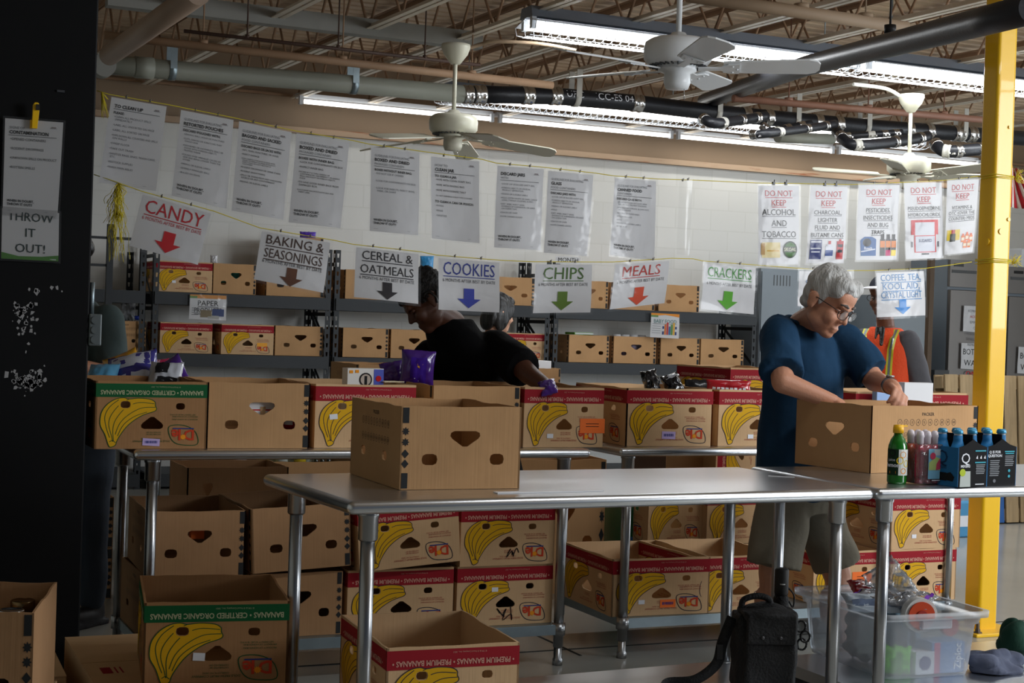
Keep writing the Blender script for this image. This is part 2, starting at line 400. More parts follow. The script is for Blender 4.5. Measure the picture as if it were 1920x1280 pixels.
# girder crossing above the joists' bottom chords, and cross bridging
t = MB().bar(atY(200, -5, 9.6), atY(900, 78, 9.6), .1, .11).build('roof_beam', mat('pale_grey_steel_paint', (146, 146, 140), .6, var=(4, .12)))
tag(t, 'pale grey steel beam crossing high behind the joists at upper left', 'beam')
for k, (a, b, yy, r_, nm, lb, mm) in enumerate([
    ((195, 66), (1036, 160), 9.35, .026, 'sprinkler_pipe', 'tan rusty pipe running just above the big grey drain pipe', DARKTAN),
    ((345, 58), (900, 122), 9.2, .011, 'conduit', 'thin brown conduit above the tan rusty pipe', mat('brown_conduit', (74, 52, 42), .6)),
    ((1375, 184), (1860, 226), 9.3, .026, 'sprinkler_pipe', 'rust brown pipe just above the clamped black pipe at right', mat('rust_pipe', (122, 84, 66), .6, var=(6, .3))),
    ((1290, -8), (1700, 52), 7.2, .036, 'sprinkler_pipe', 'tan pipe crossing above the wire-guarded lights at top right', TAN)]):
    p, q = atY(*a, yy), atY(*b, yy)
    th = thing(nm, lb, 'pipe', p)
    MB().tube([Vector(), q-p], r_, 14).build('pipe_run', mm, th)
    for f in (.2, .5, .8):
        hg = MB(); c = (q-p)*f; hg.tube([c+Vector((0, 0, r_)), Vector((c.x, c.y, DECKZ-p.z-.01))], .005, 6); hg.lathe([(.004, -.01), (r_*1.2, -.01), (r_*1.2, .01), (.004, .01)], c+Vector((0, 0, r_)), 12)
        hg.build('hanger', mm, th)
# pale conduit looping from the middle fan's box
pts = [atD(880, 90, 9.55), atD(905, 82, 9.55), atD(925, 78, 9.5), atD(1010, 82, 9.5), atD(1080, 95, 9.5)]
tag(MB().tube(smooth_curve(pts, 6), .012, 8).build('conduit', TAN), 'bent tan conduit leaving the ceiling box of the middle fan', 'conduit')
pts = [atD(1600, 158, 10.6), atD(1660, 166, 10.7), atD(1690, 182, 10.75)]
tag(MB().tube(smooth_curve(pts, 6), .014, 8).build('conduit', WHITEP), 'pale conduit curving into the canopy of the far right fan', 'conduit')

# ------------------------------------------------------------------ drain pipes
PIPEY = 10.1
g = [atY(176, 119, PIPEY), atY(327, 132, PIPEY), atY(600, 153, PIPEY), atY(872, 177, PIPEY)]
th = thing('drain_pipe', 'long grey plastic drain pipe along the ceiling, ending at the first bright clamp', 'pipe', g[0])
L = [q-g[0] for q in g]
MB().tube(L, .063, 22).build('pipe_run', GREYP, th)
c = atY(270, 127, PIPEY)-g[0]; d = (L[2]-L[1]).normalized()
MB().tube([c-d*.06, c+d*.06], .07, 22).build('coupling', GREYP, th)
def strap(parent, c, d, r, m, top):
    mb = MB(); M = d.to_track_quat('Z', 'Y').to_matrix()
    vs = []; n = 14
    for s_ in (-.022, .022):
        for i in range(n+1):
            a = PI*(1+i/n); vs.append(c+d*s_+Vector((0, 0, 1))*math.sin(a)*r*1.05+(d.cross(Vector((0, 0, 1))).normalized())*math.cos(a)*r*1.05)
    mb.add(vs, [(i, i+1, n+2+i, n+1+i) for i in range(n)], 0, True)
    for i in (0, n):
        a = vs[i]; b = vs[n+1+i]; mb.add([a, b, b+Vector((0, 0, top)), a+Vector((0, 0, top))], [(0, 1, 2, 3)])
    o = mb.build('strap_hanger', m, parent); s = o.modifiers.new('s', 'SOLIDIFY'); s.thickness = .004; return o
for x, y in ((322, 131), (662, 158)): strap(th, atY(x, y, PIPEY)-g[0], d, .066, GALV, .16)
cap = atY(196, 121, PIPEY-.12)
tag(MB().tube([cap, cap+Vector((0, .12, 0))], .075, 24).build('cleanout_cap', mat('grey_cap', (140, 140, 134), .6)), 'round grey cleanout cap where the tan pipe meets the grey drain pipe', 'pipe cap')
a, b = atZ(205, 104, 2.98), atZ(372, -14, 2.98)
t = MB().tube([a, b], .062, 20).build('vent_pipe', mat('tan_pvc', (172, 148, 128), .5, var=(4, .1))); tag(t, 'thick tan pipe slanting up from the cleanout cap at top left', 'pipe')

bk = [atY(x, y, PIPEY) for x, y in ((874, 177), (960, 178), (1040, 180), (1190, 193), (1347, 212), (1616, 237), (1930, 260))]
th = thing('drain_pipe', 'black iron drain pipe along the ceiling with bright clamps and white straps', 'pipe', bk[0])
L = [q-bk[0] for q in bk]
MB().tube(L, .062, 22).build('pipe_run', BLACKPIPE, th)
def on(px):
    for (x0, p0), (x1, p1) in zip(list(zip((874, 960, 1040, 1190, 1347, 1616, 1930), L))[:-1], list(zip((874, 960, 1040, 1190, 1347, 1616, 1930), L))[1:]):
        if x0 <= px <= x1: return p0+(p1-p0)*((px-x0)/(x1-x0)), (p1-p0).normalized()
def clamp_mesh(c, d, r, wd):
    mb = MB(); prof = [(-.5, 1.03), (-.42, 1.09), (-.25, 1.12), (-.18, 1.06), (.18, 1.06), (.25, 1.12), (.42, 1.09), (.5, 1.03)]
    pts = [c+d*wd*u for u, k in prof]; mb.tube(pts, [r*k for u, k in prof], 22)
    for u in (-.3, .3): mb.box(c+d*wd*u+Vector((0, -r*1.05, -r*.45)), (.012, .03, .012))
    return mb
for px, wd in ((866+10, .075), (898, .09), (988, .09), (1040, .09), (1193, .09), (1395, .07), (1436, .07), (1529, .07), (1568, .07), (1698, .07), (1735, .07), (1790, .1), (1815, .09), (1880, .08)):
    c, d = on(px); clamp_mesh(c, d, .062, wd).build('clamp', CLAMP, th)
STRAPM = mat('pale_strap', (190, 188, 180), .5)
for px in (1078, 1342, 1486, 1621, 1797): c, d = on(px); strap(th, c, d, .064, STRAPM, .2)
A = Art(); A.text('UPC', 0, 0, .055, STICK); A.text('ICC-ES 04/08', .24, 0, .055, STICK)
c, d = on(1056)
def pm(u, v, l):
    a = v/.062-.1; q, dd = c+d*u, d; s = Vector((0, 0, 1)).cross(dd).normalized()
    s = -s if s.y > 0 else s
    return q+s*(.062+l)*math.cos(a)+Vector((0, 0, 1))*(.062+l)*math.sin(a)
A.place(pm, th, {}, default='lettering')
# the fat black pipe crossing diagonally towards the camera
pp = [atD(1322, 190, 12.0), atD(1513, 123, 9.3), atD(1844, 40, 6.4), atD(1940, 14, 5.8)]
th = thing('drain_pipe', 'fat black pipe slanting across in front of the fluorescent lights behind the yellow post', 'pipe', pp[0])
L2 = [q-pp[0] for q in pp]
MB().tube(L2, .061, 24).build('pipe_run', BLACKPIPE, th)
c = atD(1478, 134, 9.75)-pp[0]; d = (L2[1]-L2[0]).normalized(); MB().tube([c-d*.03, c+d*.03], .065, 24).build('coupling', BLACKPIPE, th)
hg = MB(); c = atD(1668, 84, 7.8)-pp[0]; hg.tube([c+Vector((0, 0, .06)), Vector((c.x, c.y, DECKZ-pp[0].z))], .006, 8); hg.lathe([(.02, -.02), (.03, -.02), (.03, .02), (.02, .02)], c+Vector((0, 0, .08)), 12); hg.build('hanger', mat('dark_rod', (50, 50, 52), .5, .6), th)
# small branch pipes under the main one
for k, (ps, r_, lb) in enumerate([
    ([(1318, 221, 10.6), (1340, 231, 10.5), (1395, 224, 10.9), (1436, 218, 11.1)], .036, 'thin black branch pipe under the main, left of the other branches'),
    ([(1410, 253, 10.6), (1440, 250, 10.6), (1520, 240, 11), (1566, 232, 11.3)], .03, 'black branch pipe rising under the main pipe, middle one of the branches'),
    ([(1430, 236, 11.2), (1446, 246, 11.2), (1480, 240, 11.3), (1520, 232, 11.4)], .03, 'short black elbow pipe tucked under the main pipe'),
    ([(1568, 246, 11.4), (1590, 268, 11.2), (1620, 272, 11.2), (1700, 263, 11.6), (1740, 255, 11.8)], .04, 'black branch pipe hanging lowest under the main, with pale straps'),
    ([(1572, 256, 11.6), (1640, 252, 11.6), (1690, 248, 11.7)], .026, 'slim black branch pipe just above the lowest branch'),
    ([(1752, 268, 11.3), (1768, 282, 11.2), (1800, 283, 11.2), (1870, 276, 11.4)], .045, 'short black branch pipe with bright clamps beside the yellow post')]):
    q = [atD(*p) for p in ps]; t = thing('branch_pipe', lb, 'pipe', q[0]); q = [p-q[0] for p in q]
    sc_ = smooth_curve(q, 5); MB().tube(sc_, r_, 14).build('pipe_run', BLACKPIPE, t)
    for f in (.12, .45, .7, .92):
        i = int(f*(len(sc_)-2)); a, b = Vector(sc_[i]), Vector(sc_[i+1]); clamp_mesh((a+b)/2, (b-a).normalized(), r_, .055).build('clamp', CLAMP if f != .45 else STRAPM, t)
q = [atD(1458, 257, 11.8), atD(1560, 261, 12.2)]
tag(MB().tube(q, .042, 16).build('branch_pipe', GREYP), 'short grey pipe stub lit by the strip lights under the black pipes', 'pipe')

# ------------------------------------------------------------------ fluorescent fixtures
def fixture(name, label, x0, x1, Y, z, power, guard=True, group=None):
    t = thing(name, label, 'light fixture', ((x0+x1)/2, Y, z), 0, group); Lh = (x1-x0)/2
    h = MB()
    h.add([(sx*Lh, y, zz) for sx in (-1, 1) for y, zz in ((-.07, .10), (.07, .10), (.09, .035), (-.09, .035))], [(0, 1, 2, 3), (7, 6, 5, 4), (0, 4, 5, 1), (1, 5, 6, 2), (2, 6, 7, 3), (3, 7, 4, 0)])
    h.build('housing', mat('grey_fixture_housing', (126, 134, 146), .45, .3, var=(5, .1)), t)
    r = MB()
    for s in (-1, 1): r.add([(-Lh, s*.02, .034), (Lh, s*.02, .034), (Lh, s*.155, .0), (-Lh, s*.155, .0)], [(0, 1, 2, 3)])
    o = r.build('reflector', WHITEMETAL, t); q = o.modifiers.new('s', 'SOLIDIFY'); q.thickness = .004
    for y in (-.06, .06): MB().tube([(-Lh+.04, y, -.01), (Lh-.04, y, -.01)], .019, 12).build('tube', TUBE, t)
    for s in (-1, 1):
        for y in (-.06, .06): MB().box((s*(Lh-.02), y, 0), (.03, .035, .07)).build('socket', WHITEMETAL, t)
    if guard:
        gd = MB(); sec = [(-.155, 0), (-.13, -.055), (-.06, -.075), (0, -.075), (.06, -.075), (.13, -.055), (.155, 0)]
        for y, zz in sec: gd.bar((-Lh, y, zz), (Lh, y, zz), .0035, .0035)
        n = int(2*Lh/.06)
        for i in range(n+1):
            x = -Lh+2*Lh*i/n
            for (a, b), (c_, d_) in zip(sec[:-1], sec[1:]): gd.bar((x, a, b), (x, c_, d_), .003, .003)
        gd.build('wire_guard', WHITEMETAL, t)
    for s in (-.8, .8): MB().tube([(s*Lh, 0, .1), (s*Lh, 0, DECKZ-z-.002)], .004, 6).build('hanger_rod', GALV, t)
    l = bpy.data.lights.new('tube_light', 'AREA'); l.shape = 'RECTANGLE'; l.size = 2*Lh-.1; l.size_y = .24; l.energy = power; l.color = (.95, .98, 1)
    lo = bpy.data.objects.new('tube_light', l); COL.objects.link(lo); lo.parent = t; lo.location = (0, 0, -.035)
    return t
ROWY, ROWZ = 8.46, 3.22
fixture('guarded_light', 'lit wire-guarded fluorescent light nearest the near ceiling fan', 3.86, 6.28, ROWY, ROWZ, 34, group='wire-guarded lights in the near row')
fixture('guarded_light', 'lit wire-guarded fluorescent light running behind the yellow post', 6.34, 8.78, ROWY, ROWZ, 34, group='wire-guarded lights in the near row')
R3 = 11.6
xa = atY(826, 190, R3); z3 = xa.z+.06
fixture('guarded_light', 'lit wire-guarded fluorescent light behind the middle fan and black pipe', xa.x, xa.x+2.4, R3, z3, 4.5, group='wire-guarded lights in the far row')
fixture('guarded_light', 'lit wire-guarded fluorescent light behind the straps of the black pipe at right', xa.x+2.46, xa.x+4.86, R3, z3, 10, group='wire-guarded lights in the far row')
def strip(x0, x1, label, power):
    z = 3.26; t = thing('strip_light', label, 'light fixture', ((x0+x1)/2, 12.72, z), 0, 'bare strip lights along the back wall'); Lh = (x1-x0)/2
    MB().box((0, .07, .045), (2*Lh, .1, .035)).build('housing', WHITEMETAL, t)
    MB().tube([(-Lh+.05, 0, -.01), (Lh-.05, 0, -.01)], .02, 12).build('tube', TUBEW, t)
    for s in (-1, 1): MB().box((s*(Lh-.02), .0, .0), (.03, .04, .075)).build('socket', WHITEMETAL, t)
    MB().box((0, .2, .05), (.1, .2, .04)).build('wall_bracket', WHITEMETAL, t)
    l = bpy.data.lights.new('tube_light', 'AREA'); l.shape = 'RECTANGLE'; l.size = 2*Lh-.1; l.size_y = .05; l.energy = power; l.color = (1, .97, .9)
    lo = bpy.data.objects.new('tube_light', l); COL.objects.link(lo); lo.parent = t; lo.location = (0, 0, -.035)
X0 = atY(560, 181, 12.72).x
for k, lb in enumerate(('bare fluorescent strip on the back wall, leftmost, behind the grey drain pipe', 'bare fluorescent strip on the back wall behind the middle fan rod', 'bare fluorescent strip on the back wall above the hanging canned food sheet', 'bare fluorescent strip on the back wall below the black branch pipes')):
    strip(X0+1.86*k, X0+1.86*k+1.82, lb, (.6, 1.4, 3.5, 4)[k])

# ------------------------------------------------------------------ ceiling fans
def fan(label, c, top, base, tint, tilt=.0, R=.66, flush=False):
    t = thing('ceiling_fan', label, 'ceiling fan', c)
    MB().lathe([(.001, -.05), (.13, -.045), (.15, -.02), (.152, .03), (.145, .055), (.12, .07), (.05, .075), (.03, .1), (.001, .1)], n=36).build('motor_housing', tint, t)
    v = MB()
    for i in range(30):
        a = 2*PI*i/30; v.box((.112*math.cos(a), .112*math.sin(a), -.05), (.035, .006, .006), rz=a)
    v.build('vent', mat('dark_vent', (70, 72, 74), .6), t)
    MB().lathe([(.001, -.15), (.05, -.148), (.06, -.12), (.058, -.08), (.085, -.07), (.085, -.045), (.001, -.045)], n=28).build('switch_cup', tint, t)
    MB().tube([(.02, -.03, -.15), (.022, -.032, -.2)], .002, 5).build('pull_chain', CLAMP, t)
    MB().tube([(0, 0, .08), (0, 0, top-c.z-.05)], .013, 12).build('downrod', tint, t)
    MB().lathe([(.001, top-c.z-.12), (.03, top-c.z-.12), (.075, top-c.z-.06), (.09, top-c.z-.02), (.09, top-c.z), (.001, top-c.z)], n=28).build('canopy', tint, t)
    for i in range(5):
        a = base+i*2*PI/5; M = Matrix.Rotation(a, 3, 'Z') @ Matrix.Rotation(-tilt, 3, 'Y') @ Matrix.Rotation(-.24, 3, 'X')
        out = [(.2, -.055), (.3, -.062), (R-.05, -.075), (R-.015, -.06), (R, -.03), (R, .03), (R-.015, .06), (R-.05, .075), (.3, .062), (.2, .055)]
        b = MB().prism(out, lambda u, w_, d: M @ Vector((u, w_, -.06+d)), .007).build('blade', tint, t)
        br = MB().prism([(.09, -.016), (.19, -.014), (.22, -.045), (.27, -.05), (.27, .05), (.22, .045), (.19, .014), (.09, .016)], lambda u, w_, d: M @ Vector((u, w_, -.068+d)), .007)
        for u, w_ in ((.24, -.03), (.24, .03), (.26, 0)): br.ell(M @ Vector((u, w_, -.069)), (.006, .006, .004), n=8, m=4)
        br.build('blade_bracket', tint, b)
    return t
a_cam = -YAW
fan('large white ceiling fan nearest the camera, in front of the guarded lights', atD(1271, 104, 6.8), 3.28, a_cam+math.radians(-6), mat('cool_white_enamel', (236, 240, 243), .35), .02, .62)
fan('cream white ceiling fan in the middle, hung before the grey pipe on a long rod', atD(850, 237, 9.5), atD(856, 84, 9.5).z, a_cam+math.radians(12), mat('cream_enamel', (214, 212, 194), .35), -.12)
fan('cream ceiling fan far right, partly behind the hanging prohibition sheets', atD(1704, 314, 10.75), atD(1704, 178, 10.75).z, a_cam+math.radians(30), mat('cream_enamel', (214, 212, 194), .35), .05)

# ------------------------------------------------------------------ yellow post
pc = Vector((5.095, 5.73, 0)); S = .112
th = thing('steel_post', 'tall yellow square steel post with rounded corners standing at the right', 'post', pc+Vector((S/2, S/2, 0)))
MB().box((0, 0, DECKZ/2), (S, S, DECKZ)).build('post_shaft', YELLOW, th, bevel=.016, seg=4)
MB().box((0, 0, .008), (.30, .30, .016)).build('base_plate', YELLOW, th, bevel=.003)
for x, y in ((-.115, -.115), (.115, -.115), (.115, .115), (-.115, .115)):
    b = MB().lathe([(.001, .0), (.022, .0), (.022, .005), (.013, .005), (.013, .018), (.009, .018), (.009, .05), (.001, .05)], (x, y, .016), 6, sharp=True).build('anchor_bolt', mat('bolt_steel', (110, 100, 90), .5, .8), th)
for z, x, r_ in ((1.92, -.01, .014), (2.42, .02, .008), (1.98, .035, .009)):
    MB().tube([(x, -S/2-.001, z), (x, -S/2-.006, z)], r_, 16).build('plug', YELLOW, th)
MB().tube([(-S/2-.0, -.02, 1.87), (-S/2-.008, -.02, 1.87)], .018, 16).build('plug', YELLOW, th)
# flag behind the post
fp = atD(1893, 312, 8.0)
t = thing('flag', 'striped red and white flag on a golden staff beside the yellow post', 'flag', fp)
us = -Vector(_R)*.0
stripes = 9
for i in range(stripes):
    mb = MB(); n = 8; vs = []
    for j in range(n+1):
        f = j/n
        for s in (i/stripes, (i+1)/stripes):
            x = -.02+.17*s*(.25+.75*f)+.02; z = -.01-.2*f-.02*s*f; y = .025*math.sin(s*9+f*2)
            vs.append((Vector(_R)*x+Vector((0, 0, 1))*z-Vector(_F)*y))
    mb.add(vs, [(2*j, 2*j+1, 2*j+3, 2*j+2) for j in range(n)], 0, True)
    o = mb.build('stripe', mat('flag_red', (178, 30, 44), .8) if i % 2 == 0 else mat('flag_white', (230, 228, 224), .8), t); q = o.modifiers.new('s', 'SOLIDIFY'); q.thickness = .002
MB().tube([atD(1884, 276, 8.0)-fp, atD(1897, 316, 8.0)-fp, atD(1899, 322, 8.0)-fp], .009, 10).build('staff', mat('gold_staff', (196, 146, 40), .4, .6), t)

# ------------------------------------------------------------------ black column on the left
ce = atY(166, 640, 5.62)
COLX = ce.x
struct(MB().box((COLX-.5, 5.62+.2, DECKZ/2), (1.0, .4, DECKZ)).build('pillar', BLACKPAINT, bevel=.006), 'black painted column')
ch = MB(); rnd = random.Random(7)
for cx, cy, n, sx, sy in ((52, 715, 95, 14, 9), (40, 582, 30, 12, 8), (48, 610, 22, 14, 14), (90, 540, 8, 20, 12), (28, 700, 4, 4, 3)):
    for i in range(n):
        p = atY(cx+rnd.gauss(0, sx), cy+rnd.gauss(0, sy), 5.6192); r_ = abs(rnd.gauss(.0035, .0025))+.0012; k = rnd.randint(4, 6); a0 = rnd.random()*6
        ch.add([p+Vector((math.cos(a0+2*PI*j/k)*r_*rnd.uniform(.5, 1.5), 0, math.sin(a0+2*PI*j/k)*r_*rnd.uniform(.5, 1.8))) for j in range(k)], [tuple(range(k))])
for x, y in ((12, 702), (74, 705)):
    p = atY(x, y, 5.6192); ch.add([p+Vector((a, 0, b)) for a, b in ((-.007, -.012), (.006, -.01), (.008, .01), (-.005, .012))], [(0, 1, 2, 3)])
o = ch.build('trim_5', mat('bare_scuffed_primer', (150, 150, 152), .7)); struct(o, 'white scuff marks in the black paint')
p = atY(114, 171, 5.617); struct(MB().box(p, (.026, .006, .008)).build('trim_6', mat('dark_tape', (52, 56, 62), .5)))
# outlet box on its right edge, conduit above
p = Vector((COLX+.012, 5.66, atY(168, 618, 5.62).z))
t = thing('outlet_box', 'grey metal outlet box on the right edge of the black column', 'outlet box', p)
GB = mat('grey_outlet_box', (96, 104, 106), .5, .4)
MB().box((.01, 0, 0), (.045, .09, .115)).build('body', GB, t, bevel=.005)
for z in (-.035, 0, .035): MB().tube([(.008, -.045, z), (.008, -.05, z)], .014, 14).build('knockout', GB, t)
MB().tube([(.0, -.01, .057), (.0, -.01, .17)], .009, 10).build('conduit_stub', GALV, t)
# ------------------------------------------------------------------ twine and hanging sheets
SY = 5.8
def twine(pts, name, label, Y=SY, r=.0017):
    P = [atY(x, y, Y) for x, y in pts]; o = P[0]
    t = thing(name, label, 'string', o)
    MB().tube([p-o for p in P], r, 6).build('strand', TWINE, t)
    return t, o
up = [(182, 170), (205, 177), (317, 196.5), (442, 221.5), (552, 245), (660, 263), (692, 270), (790, 283.5), (903, 298.5), (930, 305.5), (1025, 314), (1117, 324.5), (1150, 329.5), (1235, 335.5), (1300, 337.5), (1420, 343), (1500, 344), (1592, 346), (1690, 342), (1770, 338), (1836, 330)]
lo = [(176, 327), (215, 340), (264, 358), (402, 396), (487, 427), (625, 450), (663, 458), (790, 472), (818, 478), (941, 488), (1000, 490.5), (1115, 491), (1150, 491), (1260, 484), (1300, 485), (1317, 489), (1421, 497), (1500, 503), (1560, 507), (1640, 507), (1735, 503), (1822, 491)]
t, o = twine(up, 'twine', 'upper yellow twine strung from the black column to the post')
def wrap(parent, o, z, turns):
    c = Vector((pc.x+S/2, pc.y+S/2, 0)); h = S/2+.0025; pts = []
    for k in range(turns):
        for dx, dy in ((-1, -1), (1, -1), (1, 1), (-1, 1)): pts.append(Vector((c.x+dx*h, c.y+dy*h, z+.006*k+random.uniform(-.004, .004)))-o)
    MB().tube(pts, .002, 6).build('wrap', TWINE, parent)
    mb = MB(); c2 = Vector((c.x+h+.01, c.y-h, z))-o
    for i in range(26):
        a = random.uniform(-1, 1); q = c2+Vector((random.uniform(0, .05), random.uniform(-.02, .02), random.uniform(-.02, .05))); mb.tube([c2, (c2+q)/2+Vector((0, 0, random.uniform(-.01, .02))), q], .0012, 4)
    mb.build('frayed_end', TWINE, parent)
wrap(t, o, atY(1838, 329, pc.y).z, 3)
t2, o2 = twine(lo, 'twine', 'lower yellow twine strung from the black column to the post')
wrap(t2, o2, atY(1824, 490, pc.y).z, 4)
mb = MB(); rr = random.Random(3); base = atY(222, 343, SY)-o2
for i in range(60):
    q = base; pts = [q]; L = rr.uniform(.06, .3)
    for k in range(6): q = q+Vector((rr.gauss(0, .008), rr.gauss(0, .008), -L/6)); pts.append(q)
    mb.tube(pts, .0011, 4)
c = atY(223, 402, SY)-o2
for i in range(40):
    d = Vector((rr.gauss(0, 1), rr.gauss(0, 1), rr.gauss(0, 1))).normalized()*rr.uniform(.01, .022); mb.tube([c, c+d, c+d*1.1+Vector((0, 0, -.01))], .0013, 4)
mb.build('frayed_tassel', TWINE, t2)
mb = MB(); b0 = atY(190, 172, SY)-o
for i in range(30): mb.tube([b0, b0+Vector((rr.uniform(0, .03), rr.gauss(0, .006), rr.uniform(-.1, -.01)))], .001, 4)
mb.build('frayed_end', TWINE, t)

CLIPM = mat('small_metal_pin', (120, 116, 106), .4, .7)
def sheet(label, cat, corners, art=None, Y=SY, group=None, name='hanging_sign', bow=.006, clips=(.28, .68), clipmat=None, paper=True, border=.035, inks={}, seed=0, YR=None):
    """corners: where the sheet's TL, TR, BR, BL are seen on the plane y = Y. art uses 0..1 across, 0..1 up (times aspect)"""
    TL, TR, BR, BL = [atY(x, y, Y if i in (0, 3) or YR is None else YR) for i, (x, y) in enumerate(corners)]
    o = (BL+BR)/2; t = thing(name, label, cat, o, 0, group)
    rn = random.Random(seed); ph = rn.uniform(0, 6); b1 = bow*rn.choice((-1, 1)); wv = rn.uniform(.5, 1.5)
    def mf(u, v, l=0):
        p = (TL*(1-u)+TR*u)*v+(BL*(1-u)+BR*u)*(1-v)
        return p-o+Vector((0, b1*math.sin(PI*u)*(1.2-v)+.004*math.sin(ph+5*v*wv)*(1-v)-l, 0))
    def grid(u0, v0, u1, v1, l, n=10):
        mb = MB(); vs = [mf(u0+(u1-u0)*i/n, v0+(v1-v0)*j/n, l) for j in range(n+1) for i in range(n+1)]
        mb.add(vs, [(j*(n+1)+i, j*(n+1)+i+1, (j+1)*(n+1)+i+1, (j+1)*(n+1)+i) for j in range(n) for i in range(n)], 0, True); return mb
    W = (TR-TL).length; H = (TL-BL).length; bx = border; by = border*W/H
    if paper: grid(bx, by, 1-bx, 1-by, 0).build('paper', SHEETP, t, fixn=False)
    grid(0, 0, 1, 1, .0045).build('plastic_sleeve', SLEEVE, t, fixn=False)
    if art:
        A = Art(); art(A, H/W)
        A.place(lambda u, v, l: mf(bx+u*(1-2*bx), by+v/(H/W)*(1-2*by), l*.6+.0012), t, inks, default='lettering')
    for u in clips:
        p = mf(u, .995); big = clipmat is not None; cm = MB().box(p+Vector((0, 0, .003)), (.01, .012, .014) if big else (.005, .008, .010)); cm.tube([p+Vector((0, -.003, .0)), p+Vector((0.002, -.004, .02 if big else .011))], .002, 5)
        cm.build('clip', clipmat or CLIPM, t)
    return t
I = lambda n, *c: ink(n, c)
def wraptext(t, n):
    out = ['']
    for wd in t.split():
        if len(out[-1])+len(wd)+1 > n and out[-1]: out.append('')
        out[-1] = (out[-1]+' '+wd).strip()
    return out
def guide(pre, title, sub, head, bullets, foot=True, head2=None, bullets2=(), bsz=.03, gap=.035, bold=False, y0=None):
    def f(A, H):
        y = H-.17
        if pre: A.text(pre, .08, y, .045, GRY, maxw=.7); y -= .085
        wd = A.text(title, .08, y, .058, BLK, bold=True, maxw=.74)
        if sub: y -= .07; A.text(sub, .08, y, .042, GRY, maxw=.6)
        A.rect(.07, y-.03, .9, y-.023, BLK); y -= .11
        A.rect(.78, H-.125, .9, H-.12, GRY); A.rect(.80, H-.115, .88, H-.095, ink('pale_logo_ink', (150, 140, 140)))
        if head: A.text(head, .08, y, .042, BLK, bold=True, maxw=.76); y -= .065
        for bl in bullets:
            small = bl.startswith('_'); ls = wraptext(bl.strip('_'), 33 if not small else 40); s = bsz if not small else bsz*.75
            for i, ln in enumerate(ls):
                A.text(('•' if i == 0 and not small else ' ')+ln, .1 if i == 0 else .125, y, s, BLK if bold else GRY, maxw=.82); y -= s*1.45
            y -= gap
        if head2:
            y -= .03; A.text(head2, .08, y, .042, BLK, bold=True, maxw=.8); y -= .075
            for bl in bullets2: A.text('•'+bl, .1, y, bsz, GRY); y -= bsz+.055
        if foot:
            A.text('WHEN IN DOUBT,', .07, .2, .042, BLK, bold=True, maxw=.5); A.text('THROW IT OUT!!', .07, .14, .042, BLK, bold=True, maxw=.5)
        A.rect(.08, .05, .16, .053, GRY); A.rect(.76, .05, .82, .053, GRY)
    return f
G9 = 'guideline sheets on the upper twine'
WD = 'white laminated sheet of '
